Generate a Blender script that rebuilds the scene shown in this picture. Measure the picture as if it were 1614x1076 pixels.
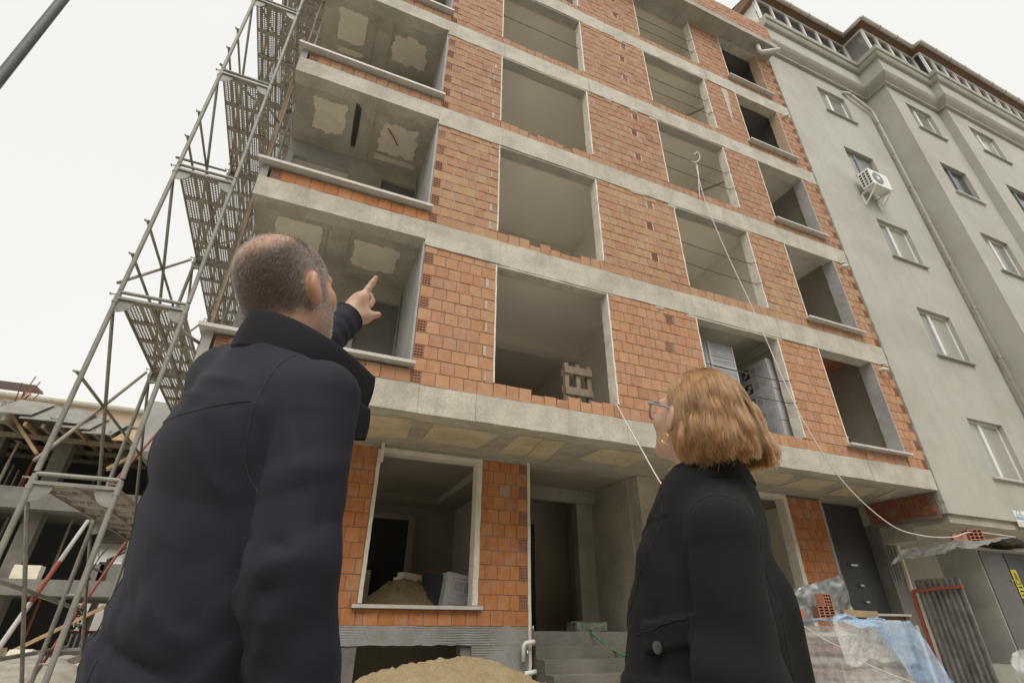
import bpy, math, random
import numpy as np
from mathutils import Vector, Matrix, noise

R = math.radians
random.seed(11)
scene = bpy.context.scene
for _o in list(bpy.data.objects):
    bpy.data.objects.remove(_o)

# ---------------------------------------------------------------- camera
YAW, PITCH, ROLL = 0.392852, 0.508630, 0.007476
CAM = Vector((-2.28884, -6.20236, 1.06))
FOCAL_PX = 801.213
fw = Vector((math.sin(YAW)*math.cos(PITCH), math.cos(YAW)*math.cos(PITCH), math.sin(PITCH)))
r0 = Vector((math.cos(YAW), -math.sin(YAW), 0))
u0 = r0.cross(fw)
r2 = r0*math.cos(ROLL)+u0*math.sin(ROLL)
u2 = -r0*math.sin(ROLL)+u0*math.cos(ROLL)
camd = bpy.data.cameras.new('camera')
cam = bpy.data.objects.new('camera', camd)
scene.collection.objects.link(cam)
cam.matrix_world = Matrix(((r2.x, u2.x, -fw.x, CAM.x), (r2.y, u2.y, -fw.y, CAM.y), (r2.z, u2.z, -fw.z, CAM.z), (0, 0, 0, 1)))
camd.sensor_width = 36.0
camd.lens = 36.0*FOCAL_PX/1614.0
camd.clip_start = 0.05
camd.clip_end = 2000
scene.camera = cam

# ---------------------------------------------------------------- overcast sky and soft sun
SUN_EL, SUN_AZ = R(56), R(196)          # azimuth clockwise from +Y: behind the camera
world = bpy.data.worlds.new('World')
scene.world = world
world.use_nodes = True
wn, wl = world.node_tree.nodes, world.node_tree.links
wn.clear()
w_out = wn.new('ShaderNodeOutputWorld')
w_bg = wn.new('ShaderNodeBackground')
w_bg.inputs['Strength'].default_value = 0.12
w_sky = wn.new('ShaderNodeTexSky')
w_sky.sky_type = 'NISHITA'
w_sky.sun_disc = False
w_sky.sun_elevation = SUN_EL
w_sky.sun_rotation = SUN_AZ
w_sky.dust_density = 4.0
w_mix = wn.new('ShaderNodeMix')
w_mix.data_type = 'RGBA'
w_mix.inputs['Factor'].default_value = 0.93
w_cloud = wn.new('ShaderNodeMix')       # even cloud deck with very faint mottling
w_cloud.data_type = 'RGBA'
w_cloud.inputs['A'].default_value = (3.92, 3.84, 3.62, 1)
w_cloud.inputs['B'].default_value = (4.3, 4.22, 4.02, 1)
w_noise = wn.new('ShaderNodeTexNoise')
w_noise.inputs['Scale'].default_value = 1.3
w_noise.inputs['Detail'].default_value = 2.0
w_tc = wn.new('ShaderNodeTexCoord')
wl.new(w_tc.outputs['Generated'], w_noise.inputs['Vector'])
wl.new(w_noise.outputs['Fac'], w_cloud.inputs['Factor'])
wl.new(w_sky.outputs['Color'], w_mix.inputs['A'])
wl.new(w_cloud.outputs['Result'], w_mix.inputs['B'])
wl.new(w_mix.outputs['Result'], w_bg.inputs['Color'])
wl.new(w_bg.outputs['Background'], w_out.inputs['Surface'])

sund = bpy.data.lights.new('sun', 'SUN')
sund.energy = 1.5
sund.angle = R(50)
sund.color = (1.0, 0.97, 0.91)
sun = bpy.data.objects.new('sun', sund)
scene.collection.objects.link(sun)
sdir = Vector((math.sin(SUN_AZ)*math.cos(SUN_EL), math.cos(SUN_AZ)*math.cos(SUN_EL), math.sin(SUN_EL)))
sun.rotation_euler = (-sdir).to_track_quat('-Z', 'Y').to_euler()
sun.location = (0, -20, 30)

vs = scene.view_settings
vs.view_transform = 'Standard'
vs.look = 'None'
vs.exposure = 0.98
vs.gamma = 1.0
vs.use_curve_mapping = False
scene.cycles.max_bounces = 10
scene.cycles.diffuse_bounces = 7
scene.cycles.use_denoising = True

# ---------------------------------------------------------------- helpers
COL = scene.collection


def at(px, py, d):
    """point in front of the camera seen at pixel (px, py) of the 1614 px wide photograph, at depth d"""
    return CAM + (fw + r2*((px-807)/FOCAL_PX) - u2*((py-538)/FOCAL_PX))*d


def to_px(p):
    d = Vector(p)-CAM
    z = d.dot(fw)
    if z < 0.05:
        return None
    return 807+FOCAL_PX*d.dot(r2)/z, 538-FOCAL_PX*d.dot(u2)/z


def ray_y(px, py, y):
    d = fw + r2*((px-807)/FOCAL_PX) - u2*((py-538)/FOCAL_PX)
    return CAM + d*((y-CAM.y)/d.y)


def ray_z(px, py, z):
    d = fw + r2*((px-807)/FOCAL_PX) - u2*((py-538)/FOCAL_PX)
    return CAM + d*((z-CAM.z)/d.z)


def ray_x(px, py, x):
    d = fw + r2*((px-807)/FOCAL_PX) - u2*((py-538)/FOCAL_PX)
    return CAM + d*((x-CAM.x)/d.x)


def tag(o, label=None, cat=None, group=None, kind=None):
    if label: o['label'] = label
    if cat: o['category'] = cat
    if group: o['group'] = group
    if kind: o['kind'] = kind
    return o


def thing(name, label, cat, loc=(0, 0, 0), group=None):
    o = bpy.data.objects.new(name, None)
    o.empty_display_size = 0.2
    COL.objects.link(o)
    o.location = loc
    return tag(o, label, cat, group)


def origin_of(o):
    v = Vector((0, 0, 0))
    while o is not None:
        v += o.location
        o = o.parent
    return v


class MB:
    """collects faces for one mesh"""
    def __init__(s):
        s.v, s.f, s.m = [], [], []
        s.cur = 0

    def add(s, verts, faces):
        b = len(s.v)
        s.v.extend([tuple(p) for p in verts])
        for q in faces:
            s.f.append([i+b for i in q])
            s.m.append(s.cur)
        return s

    def box(s, x0, x1, y0, y1, z0, z1, M=None):
        vs_ = [(x, y, z) for z in (z0, z1) for y in (y0, y1) for x in (x0, x1)]
        if M is not None:
            vs_ = [M @ Vector(p) for p in vs_]
        return s.add(vs_, [(0, 2, 3, 1), (4, 5, 7, 6), (0, 1, 5, 4), (1, 3, 7, 5), (3, 2, 6, 7), (2, 0, 4, 6)])

    def bar(s, a, b, w, h=None, up=(0, 0, 1)):
        """rectangular bar from a to b"""
        a, b = Vector(a), Vector(b)
        h = h or w
        d = (b-a)
        L = d.length
        d.normalize()
        x = Vector(up).cross(d)
        if x.length < 1e-4:
            x = Vector((1, 0, 0)).cross(d)
        x.normalize()
        y = d.cross(x)
        M = Matrix(((x.x, y.x, d.x, a.x), (x.y, y.y, d.y, a.y), (x.z, y.z, d.z, a.z), (0, 0, 0, 1)))
        return s.box(-w/2, w/2, -h/2, h/2, 0, L, M)

    def rough(s, x0, x1, y0, y1, z0, z1, seg=0.15, amp=0.006, fr=3.0):
        """box with subdivided, slightly uneven faces"""
        n = [max(1, int(round((b-a)/seg))) for a, b in ((x0, x1), (y0, y1), (z0, z1))]
        lo, hi = (x0, y0, z0), (x1, y1, z1)
        idx = {}
        verts, faces = [], []

        def vid(i, j, k):
            key = (i, j, k)
            if key not in idx:
                p = Vector((lo[0]+(hi[0]-lo[0])*i/n[0], lo[1]+(hi[1]-lo[1])*j/n[1], lo[2]+(hi[2]-lo[2])*k/n[2]))
                p += Vector(noise.noise_vector(p*fr))*amp + Vector(noise.noise_vector(p*fr*4.1))*amp*0.5
                idx[key] = len(verts)
                verts.append(p)
            return idx[key]
        for i in range(n[0]):
            for j in range(n[1]):
                faces.append((vid(i, j, 0), vid(i, j+1, 0), vid(i+1, j+1, 0), vid(i+1, j, 0)))
                faces.append((vid(i, j, n[2]), vid(i+1, j, n[2]), vid(i+1, j+1, n[2]), vid(i, j+1, n[2])))
        for i in range(n[0]):
            for k in range(n[2]):
                faces.append((vid(i, 0, k), vid(i+1, 0, k), vid(i+1, 0, k+1), vid(i, 0, k+1)))
                faces.append((vid(i, n[1], k), vid(i, n[1], k+1), vid(i+1, n[1], k+1), vid(i+1, n[1], k)))
        for j in range(n[1]):
            for k in range(n[2]):
                faces.append((vid(0, j, k), vid(0, j, k+1), vid(0, j+1, k+1), vid(0, j+1, k)))
                faces.append((vid(n[0], j, k), vid(n[0], j+1, k), vid(n[0], j+1, k+1), vid(n[0], j, k+1)))
        return s.add(verts, faces)

    def tube(s, pts, rad, n=8, cap=True):
        pts = [Vector(p) for p in pts]
        rads = rad if isinstance(rad, (list, tuple)) else [rad]*len(pts)
        vs_, fs = [], []
        prev = None
        for i, p in enumerate(pts):
            d = (pts[min(i+1, len(pts)-1)]-pts[max(i-1, 0)]).normalized()
            if prev is None:
                x = Vector((0, 0, 1)).cross(d)
                if x.length < 1e-3:
                    x = Vector((1, 0, 0)).cross(d)
            else:
                x = prev - d*prev.dot(d)
            x.normalize()
            prev = x
            y = d.cross(x)
            for k in range(n):
                a = 2*math.pi*k/n
                vs_.append(p + (x*math.cos(a)+y*math.sin(a))*rads[i])
        for i in range(len(pts)-1):
            for k in range(n):
                a, b = i*n+k, i*n+(k+1) % n
                fs.append((a, b, b+n, a+n))
        if cap:
            fs.append(tuple(range(n-1, -1, -1)))
            fs.append(tuple(range((len(pts)-1)*n, len(pts)*n)))
        return s.add(vs_, fs)

    def prism(s, poly, off):
        """polygon (list of 3D points) pushed along vector off"""
        off = Vector(off)
        p = [Vector(q) for q in poly]
        n = len(p)
        vs_ = p+[q+off for q in p]
        fs = [tuple(range(n-1, -1, -1)), tuple(range(n, 2*n))]
        for i in range(n):
            j = (i+1) % n
            fs.append((i, j, j+n, i+n))
        return s.add(vs_, fs)

    def grid(s, fn, nu, nv):
        """surface fn(u, v), u and v from 0 to 1"""
        vs_ = [fn(i/nu, j/nv) for j in range(nv+1) for i in range(nu+1)]
        fs = [(j*(nu+1)+i, j*(nu+1)+i+1, (j+1)*(nu+1)+i+1, (j+1)*(nu+1)+i) for j in range(nv) for i in range(nu)]
        return s.add(vs_, fs)

    def mesh(s, name, mats, org=Vector((0, 0, 0)), smooth=False):
        me = bpy.data.meshes.new(name)
        me.from_pydata([(p[0]-org.x, p[1]-org.y, p[2]-org.z) for p in s.v], [], s.f)
        mats = mats if isinstance(mats, (list, tuple)) else [mats]
        for m_ in mats:
            me.materials.append(m_)
        if len(mats) > 1:
            me.polygons.foreach_set('material_index', s.m)
        if smooth:
            me.polygons.foreach_set('use_smooth', [True]*len(me.polygons))
        me.update()
        return me

    def build(s, name, mats, parent=None, smooth=False):
        org = origin_of(parent) if parent is not None else Vector((0, 0, 0))
        o = bpy.data.objects.new(name, s.mesh(name, mats, org, smooth))
        COL.objects.link(o)
        o.parent = parent
        return o

    def single(s, name, mats, label, cat, group=None, kind=None, smooth=False):
        """one-mesh top-level thing with its origin at its base"""
        a = np.array(s.v)
        org = Vector((float(a[:, 0].mean()), float(a[:, 1].mean()), float(a[:, 2].min())))
        o = bpy.data.objects.new(name, s.mesh(name, mats, org, smooth))
        o.location = org
        COL.objects.link(o)
        return tag(o, label, cat, group, kind)


def smooth_angle(o, ang=40):
    me = o.data
    me.polygons.foreach_set('use_smooth', [True]*len(me.polygons))
    try:
        me.set_sharp_from_angle(angle=R(ang))
    except Exception:
        pass
    return o


def text_mesh(name, body, size, M, mat, parent):
    """flat lettering at matrix M (x along the line, y up)"""
    cu = bpy.data.curves.new(name, 'FONT')
    cu.body = body
    cu.size = size
    cu.extrude = 0.0005
    tmp = bpy.data.objects.new(name+'_tmp', cu)
    COL.objects.link(tmp)
    dg = bpy.context.evaluated_depsgraph_get()
    me = bpy.data.meshes.new_from_object(tmp.evaluated_get(dg))
    bpy.data.objects.remove(tmp)
    org = origin_of(parent)
    me.transform(Matrix.Translation(-org) @ M)
    me.materials.clear()
    me.materials.append(mat)
    o = bpy.data.objects.new(name, me)
    COL.objects.link(o)
    o.parent = parent
    return o


# ---------------------------------------------------------------- materials
def lin(r, g, b):
    """sRGB 0-255 to linear"""
    return tuple(((c/255+0.055)/1.055)**2.4 if c/255 > 0.04045 else c/255/12.92 for c in (r, g, b))


def material(name, c1, c2=None, scale=4.0, rough=0.85, metal=0.0, bump=0.15, bscale=60.0, c3=None, c3scale=1.2, c3amt=0.5,
             streak=0.0, streak_c=(0.1, 0.09, 0.07), pits=0.0, pscale=35.0, attr=None, spec=0.3, coords='pos', sheen=0.0, grain=0.12):
    m = bpy.data.materials.new(name)
    m.use_nodes = True
    nt = m.node_tree
    N, L = nt.nodes, nt.links
    bs = N['Principled BSDF']
    bs.inputs['Roughness'].default_value = rough
    bs.inputs['Metallic'].default_value = metal
    bs.inputs['Specular IOR Level'].default_value = spec
    if sheen:
        bs.inputs['Sheen Weight'].default_value = sheen
        bs.inputs['Sheen Roughness'].default_value = 0.6
    if coords == 'pos':
        src = N.new('ShaderNodeNewGeometry').outputs['Position']
    else:
        src = N.new('ShaderNodeTexCoord').outputs['Object']

    def noise_fac(sc, detail=4.0, lo=0.35, hi=0.65, vec=None, rgh=0.6):
        n = N.new('ShaderNodeTexNoise')
        n.inputs['Scale'].default_value = sc
        n.inputs['Detail'].default_value = detail
        n.inputs['Roughness'].default_value = rgh
        L.new(vec or src, n.inputs['Vector'])
        mr = N.new('ShaderNodeMapRange')
        mr.inputs['From Min'].default_value = lo
        mr.inputs['From Max'].default_value = hi
        L.new(n.outputs['Fac'], mr.inputs['Value'])
        return mr.outputs['Result']

    def mix(fac, a, b, mode='MIX', amt=None):
        mx = N.new('ShaderNodeMix')
        mx.data_type = 'RGBA'
        mx.blend_type = mode
        if amt is not None and fac is not None:
            mm = N.new('ShaderNodeMath')
            mm.operation = 'MULTIPLY'
            L.new(fac, mm.inputs[0])
            mm.inputs[1].default_value = amt
            fac = mm.outputs[0]
        if fac is None:
            mx.inputs['Factor'].default_value = amt
        else:
            L.new(fac, mx.inputs['Factor'])
        for k, c in (('A', a), ('B', b)):
            if isinstance(c, tuple):
                mx.inputs[k].default_value = (*c[:3], 1)
            else:
                L.new(c, mx.inputs[k])
        return mx.outputs['Result']

    if attr:
        an = N.new('ShaderNodeAttribute')
        an.attribute_name = attr
        col = mix(None, an.outputs['Color'], tuple(c1), 'MULTIPLY', 1.0)
        if c2:
            col = mix(noise_fac(scale), col, mix(None, col, tuple(c2), 'MULTIPLY', 1.0))
    else:
        col = tuple(c1)
        if c2:
            col = mix(noise_fac(scale), tuple(c1), tuple(c2))
    if c3:
        col = mix(noise_fac(c3scale, 3.0, 0.45, 0.7), col, tuple(c3), 'MIX', c3amt)
    if streak:
        mp = N.new('ShaderNodeMapping')
        mp.inputs['Scale'].default_value = (7.0, 7.0, 0.5)
        L.new(src, mp.inputs['Vector'])
        col = mix(noise_fac(1.0, 5.0, 0.52, 0.75, mp.outputs['Vector']), col, tuple(streak_c), 'MIX', streak)
    if pits:
        vo = N.new('ShaderNodeTexVoronoi')
        vo.inputs['Scale'].default_value = pscale
        L.new(src, vo.inputs['Vector'])
        mr = N.new('ShaderNodeMapRange')
        mr.inputs['From Min'].default_value = 0.16
        mr.inputs['From Max'].default_value = 0.08
        L.new(vo.outputs['Distance'], mr.inputs['Value'])
        pn = noise_fac(3.0, 2.0, 0.5, 0.62)
        mm = N.new('ShaderNodeMath')
        mm.operation = 'MULTIPLY'
        L.new(mr.outputs['Result'], mm.inputs[0])
        L.new(pn, mm.inputs[1])
        col = mix(mm.outputs[0], col, (0.06, 0.055, 0.045), 'MIX', pits)
    if grain:
        g = noise_fac(bscale*1.3, 3.0, 0.3, 0.7)
        dark = mix(None, col, (1-grain*2, 1-grain*2, 1-grain*2), 'MULTIPLY', 1.0)
        col = mix(g, dark, col)
    if isinstance(col, tuple):
        bs.inputs['Base Color'].default_value = (*col[:3], 1)
    else:
        L.new(col, bs.inputs['Base Color'])
    if bump:
        n = N.new('ShaderNodeTexNoise')
        n.inputs['Scale'].default_value = bscale
        n.inputs['Detail'].default_value = 5.0
        L.new(src, n.inputs['Vector'])
        bp = N.new('ShaderNodeBump')
        bp.inputs['Strength'].default_value = bump
        bp.inputs['Distance'].default_value = 0.02
        L.new(n.outputs['Fac'], bp.inputs['Height'])
        L.new(bp.outputs['Normal'], bs.inputs['Normal'])
    return m


MT = {}
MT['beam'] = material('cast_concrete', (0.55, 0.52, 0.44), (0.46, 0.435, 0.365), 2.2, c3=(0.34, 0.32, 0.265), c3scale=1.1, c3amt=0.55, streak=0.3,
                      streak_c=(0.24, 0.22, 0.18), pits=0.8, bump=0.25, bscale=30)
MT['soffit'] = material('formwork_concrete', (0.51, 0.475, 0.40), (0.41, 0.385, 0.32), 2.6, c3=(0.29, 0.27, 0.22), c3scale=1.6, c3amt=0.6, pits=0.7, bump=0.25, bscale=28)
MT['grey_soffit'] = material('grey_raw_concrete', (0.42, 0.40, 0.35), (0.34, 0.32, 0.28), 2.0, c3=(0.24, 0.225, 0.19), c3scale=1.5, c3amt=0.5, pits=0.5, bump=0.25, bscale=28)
MT['plinth'] = material('shade_toned_plinth_concrete', (0.23, 0.22, 0.20), (0.175, 0.165, 0.15), 2.0, c3=(0.15, 0.14, 0.12), c3scale=1.5, c3amt=0.6, streak=0.3, streak_c=(0.12, 0.11, 0.1), pits=0.6, bump=0.25, bscale=28)  # dark base tone imitates shade near the ground; streaks and pits are wear
MT['patch'] = material('pale_plaster_patch', (0.78, 0.725, 0.60), (0.70, 0.65, 0.53), 3.0, bump=0.2, bscale=45)
MT['patch_yellow'] = material('stained_slab_patch', (0.68, 0.60, 0.42), (0.57, 0.50, 0.35), 3.5, c3=(0.42, 0.35, 0.24), c3scale=2.5, c3amt=0.5, bump=0.2, bscale=45)
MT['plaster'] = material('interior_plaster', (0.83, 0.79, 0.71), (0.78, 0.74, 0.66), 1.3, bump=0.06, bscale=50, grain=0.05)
MT['plaster_dim'] = material('dimmed_interior_render', (0.42, 0.38, 0.32), (0.35, 0.315, 0.27), 1.6, bump=0.1, bscale=40)  # plaster toned down in colour to imitate poorly lit rooms
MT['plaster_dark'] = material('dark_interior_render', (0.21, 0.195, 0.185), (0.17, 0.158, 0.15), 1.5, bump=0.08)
MT['plaster_grey'] = material('grey_balcony_render', (0.44, 0.43, 0.42), (0.38, 0.37, 0.36), 2.0, c3=(0.22, 0.21, 0.2), c3scale=1.6, c3amt=0.4, bump=0.12, bscale=40)
MT['jamb'] = material('white_jamb_plaster', (0.76, 0.72, 0.64), (0.68, 0.63, 0.55), 5.0, c3=(0.5, 0.46, 0.39), c3scale=4.0, c3amt=0.4, bump=0.2, bscale=40)
MT['mortar'] = material('mortar', (0.52, 0.47, 0.40), (0.43, 0.385, 0.325), 6.0, bump=0.3, bscale=45)
MT['mortar_dark'] = material('dark_mortar', (0.22, 0.15, 0.11), (0.28, 0.24, 0.2), 6.0, bump=0.3, bscale=45)
MT['brick'] = material('fired_clay', (1, 1, 1), (0.86, 0.84, 0.82), 9.0, attr='bc', bump=0.12, bscale=70, rough=0.9, grain=0.08, c3=(0.44, 0.35, 0.27), c3scale=5.5, c3amt=0.34)
MT['hole'] = material('brick_hole_dark', (0.06, 0.028, 0.018), bump=0, grain=0)
MT['marble'] = material('pale_marble', (0.62, 0.60, 0.56), (0.52, 0.5, 0.46), 7.0, rough=0.5, c3=(0.4, 0.38, 0.34), c3scale=3.0, c3amt=0.35, bump=0.05)
MT['rod'] = material('rusty_steel', (0.16, 0.11, 0.08), (0.11, 0.08, 0.06), 20.0, rough=0.7, metal=0.4, bump=0.1)
MT['galv'] = material('galvanised_steel', (0.31, 0.30, 0.27), (0.23, 0.225, 0.20), 6.0, rough=0.6, metal=0.3, c3=(0.36, 0.34, 0.29), c3scale=9.0, c3amt=0.5, bump=0.12, bscale=60)
MT['galv_dark'] = material('weathered_steel', (0.40, 0.37, 0.32), (0.32, 0.29, 0.245), 5.0, rough=0.65, metal=0.3, c3=(0.24, 0.17, 0.11), c3scale=4.0, c3amt=0.45, bump=0.15)
MT['render'] = material('grey_wall_render', (0.45, 0.44, 0.385), (0.41, 0.40, 0.35), 1.1, c3=(0.345, 0.33, 0.28), c3scale=0.5, c3amt=0.75, streak=0.42, streak_c=(0.33, 0.315, 0.27), bump=0.14, bscale=35, grain=0.06)
MT['render_dark'] = material('grey_cornice_render', (0.42, 0.405, 0.35), (0.36, 0.35, 0.30), 1.5, c3=(0.29, 0.28, 0.24), c3scale=1.1, c3amt=0.5, streak=0.25, streak_c=(0.25, 0.24, 0.2), bump=0.12, bscale=35)
MT['pvc'] = material('white_pvc', (0.74, 0.73, 0.70), (0.68, 0.67, 0.64), 6.0, rough=0.45, bump=0, grain=0.03)
MT['pvc_grey'] = material('grey_frame', (0.20, 0.20, 0.22), rough=0.5, bump=0, grain=0)
MT['cream_pipe'] = material('cream_pipe', (0.60, 0.575, 0.51), (0.52, 0.5, 0.44), 5.0, rough=0.5, bump=0.03)
MT['wood'] = material('raw_timber', (0.42, 0.30, 0.17), (0.33, 0.23, 0.13), 5.0, rough=0.8, bump=0.2, bscale=30)
MT['wood_old'] = material('weathered_timber', (0.30, 0.25, 0.18), (0.22, 0.18, 0.13), 5.0, rough=0.85, bump=0.25, bscale=30)
MT['wood_brown'] = material('brown_soffit_boards', (0.20, 0.12, 0.07), (0.15, 0.09, 0.055), 5.0, rough=0.7, bump=0.15)
MT['ply'] = material('grey_formwork_ply', (0.27, 0.255, 0.23), (0.20, 0.19, 0.17), 3.0, bump=0.15)
MT['red_steel'] = material('red_painted_steel', (0.36, 0.09, 0.06), (0.28, 0.09, 0.06), 8.0, rough=0.6, bump=0.1)
MT['white_paint'] = material('worn_white_paint', (0.62, 0.6, 0.57), (0.5, 0.48, 0.45), 8.0, rough=0.6, bump=0.1)
MT['peach'] = material('peach_wall', (0.55, 0.42, 0.29), (0.49, 0.375, 0.26), 1.5, bump=0.08)
MT['white_wall'] = material('white_house_wall', (0.70, 0.69, 0.64), (0.62, 0.61, 0.56), 1.5, bump=0.05)
MT['tile_roof'] = material('roof_tiles', (0.13, 0.10, 0.085), (0.09, 0.075, 0.065), 4.0, bump=0.3, bscale=12)
MT['sand'] = material('building_sand', (0.33, 0.265, 0.145), (0.27, 0.21, 0.115), 5.0, c3=(0.24, 0.18, 0.09), c3scale=7.0, c3amt=0.5, bump=0.6, bscale=45, rough=0.95)
MT['ground'] = material('dusty_ground', (0.58, 0.54, 0.45), (0.51, 0.475, 0.395), 1.2, c3=(0.40, 0.37, 0.305), c3scale=0.6, c3amt=0.5, bump=0.4, bscale=18)
MT['rubble'] = material('rubble', (0.38, 0.35, 0.29), (0.27, 0.24, 0.19), 4.0, bump=0.4, bscale=20)
MT['cabinet'] = material('grey_painted_sheet', (0.40, 0.39, 0.36), (0.36, 0.35, 0.325), 2.0, rough=0.55, c3=(0.24, 0.23, 0.2), c3scale=2.0, c3amt=0.4, bump=0.03, grain=0.03)
MT['zinc'] = material('crumpled_zinc', (0.52, 0.53, 0.53), (0.40, 0.41, 0.40), 7.0, rough=0.32, metal=0.85, c3=(0.3, 0.3, 0.27), c3scale=3.0, c3amt=0.5, bump=0.08, bscale=18)
MT['zinc_dull'] = material('dull_corrugated_zinc', (0.36, 0.35, 0.33), (0.25, 0.245, 0.23), 5.0, rough=0.55, metal=0.35, c3=(0.17, 0.16, 0.145), c3scale=3.0, c3amt=0.6, streak=0.4, bump=0.1, bscale=18)
MT['cabinet_dark'] = material('shade_toned_front_sheet', (0.13, 0.12, 0.115), (0.11, 0.105, 0.10), 2.0, rough=0.5, bump=0.03, grain=0.03)  # cabinet front coloured darker than its side to imitate shade
MT['shell_dark'] = material('shaded_raw_concrete', (0.20, 0.185, 0.16), (0.14, 0.13, 0.11), 1.5, c3=(0.1, 0.09, 0.075), c3scale=0.8, c3amt=0.6, bump=0.2)  # concrete darkened in colour for shade in the propped frame and on the steps
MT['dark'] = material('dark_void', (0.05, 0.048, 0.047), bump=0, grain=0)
MT['door_dark'] = material('dark_steel_door', (0.06, 0.059, 0.06), (0.075, 0.072, 0.07), 3.0, rough=0.5, bump=0.02)
MT['carton'] = material('white_carton', (0.56, 0.56, 0.565), (0.50, 0.50, 0.505), 5.0, rough=0.7, bump=0.04)
MT['carton_grey'] = material('grey_layered_board', (0.43, 0.44, 0.455), (0.36, 0.37, 0.385), 6.0, rough=0.7, bump=0.05)
MT['print_red'] = material('red_print', (0.42, 0.10, 0.08), bump=0, grain=0)
MT['print_black'] = material('black_print', (0.04, 0.04, 0.045), bump=0, grain=0)
MT['print_blue'] = material('blue_print', (0.19, 0.42, 0.48), bump=0, grain=0)
MT['print_grey'] = material('grey_print', (0.3, 0.3, 0.31), bump=0, grain=0)
MT['yellow'] = material('yellow_sticker', (0.62, 0.52, 0.03), (0.55, 0.46, 0.03), 9.0, rough=0.5, bump=0, grain=0.03)
MT['paper'] = material('white_paper', (0.68, 0.68, 0.66), bump=0, grain=0)
MT['rope'] = material('white_rope', (0.70, 0.68, 0.63), (0.58, 0.56, 0.52), 40.0, bump=0.2, bscale=150)
MT['hose'] = material('green_hose', (0.05, 0.22, 0.06), rough=0.5, bump=0)
MT['pole'] = material('dark_grey_pole', (0.085, 0.082, 0.08), (0.07, 0.068, 0.065), 4.0, rough=0.5, metal=0.2, bump=0.03)
MT['bark'] = material('bark', (0.14, 0.11, 0.08), (0.1, 0.08, 0.06), 10.0, bump=0.3)
MT['leaf'] = material('leaf_green', (0.07, 0.12, 0.035), (0.045, 0.085, 0.025), 9.0, rough=0.6, bump=0)


def glass_mat(name, tint, rough=0.05):
    """window pane: dark glossy glass over a dim room"""
    m = bpy.data.materials.new(name)
    m.use_nodes = True
    b = m.node_tree.nodes['Principled BSDF']
    b.inputs['Base Color'].default_value = (*tint, 1)
    b.inputs['Roughness'].default_value = rough
    b.inputs['Specular IOR Level'].default_value = 0.5
    return m


MT['glass'] = glass_mat('curtained_pane', (0.21, 0.21, 0.19), 0.08)
MT['glass_mid'] = glass_mat('net_curtain_pane', (0.33, 0.32, 0.28), 0.1)
MT['glass_dark'] = glass_mat('dark_pane', (0.055, 0.05, 0.055), 0.06)


def film_mat(name, tint, alpha):
    m = bpy.data.materials.new(name)
    m.use_nodes = True
    N, L = m.node_tree.nodes, m.node_tree.links
    b = N['Principled BSDF']
    b.inputs['Base Color'].default_value = (*tint, 1)
    b.inputs['Roughness'].default_value = 0.22
    b.inputs['Specular IOR Level'].default_value = 0.6
    tr = N.new('ShaderNodeBsdfTransparent')
    tr.inputs['Color'].default_value = (0.94, 0.95, 0.96, 1)
    ms = N.new('ShaderNodeMixShader')
    n = N.new('ShaderNodeTexNoise')
    n.inputs['Scale'].default_value = 9.0
    n.inputs['Detail'].default_value = 4.0
    mr = N.new('ShaderNodeMapRange')
    mr.inputs['From Min'].default_value = 0.3
    mr.inputs['From Max'].default_value = 0.7
    mr.inputs['To Min'].default_value = alpha-0.18
    mr.inputs['To Max'].default_value = min(1.0, alpha+0.18)
    L.new(n.outputs['Fac'], mr.inputs['Value'])
    L.new(mr.outputs['Result'], ms.inputs['Fac'])
    L.new(tr.outputs[0], ms.inputs[1])
    L.new(b.outputs[0], ms.inputs[2])
    L.new(ms.outputs[0], N['Material Output'].inputs['Surface'])
    return m


MT['film'] = film_mat('clear_wrap_film', (0.72, 0.70, 0.68), 0.46)
MT['film_blue'] = film_mat('blue_plastic_film', (0.36, 0.53, 0.74), 0.46)
# ================================================================ setting: ground
mb = MB()


def ground_fn(u, v):
    # dense near the site, stretched towards the horizon
    def st(t):
        s = (t-0.5)*2
        return math.copysign(abs(s)**3*400, s)
    x, y = st(u), st(v)-4
    d = math.hypot(x, y)
    z = noise.noise(Vector((x*0.7, y*0.7, 0)))*0.04*min(1, 30/(d+1))
    return (x, y, z-0.03)


mb.grid(ground_fn, 90, 90)
ground = mb.build('ground', MT['ground'], smooth=True)
tag(ground, 'dusty bare ground of the building site and street', None, None, 'structure')
del ground['label']
ground['label'] = 'dusty bare ground of the building site'

# ================================================================ the unfinished brick and concrete block
XL, XR = -3.66, 9.44
FH = 2.81
S = [3.85+FH*(k-1) for k in range(0, 8)]      # S[k]: floor level of storey k (1..)
T = [6.18+FH*(k-1) for k in range(0, 8)]      # T[k]: underside of the front beam above storey k
W1, W2, W3 = (0.0, 2.09), (4.03, 6.085), (7.235, 8.86)
SILL = 0.25
GY = 1.5                                        # the ground floor stands back
XB = -1.18                                      # balconies lie to the left of this

house = thing('unfinished_apartment_block', 'unfinished apartment block of orange hollow brick and raw concrete floors', 'building', (3, 4, 0))


def part(name, m, mats, parent=None, smooth=False):
    return m.build(name, MT[mats] if isinstance(mats, str) else mats, parent or house, smooth)


# front beams, each cast in lengths
for k in range(0, 6):
    z0, z1 = (3.45, S[1]) if k == 0 else (T[k], S[k+1])
    joints = [XB-0.02, 0.05, 2.16, 4.0, 6.2, 7.2, XR] if k else [XL, -1.05, -0.25, 2.2, 5.7, 7.6, XR]
    for a, b in zip(joints[:-1], joints[1:]):
        m = MB()
        m.rough(a+0.002, b-0.002, -0.016+random.uniform(-.006, .006), 0.25, z0+random.uniform(-.006, .006), z1-0.004, 0.12, 0.007)
        part('front_beam', m, 'beam')
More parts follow.
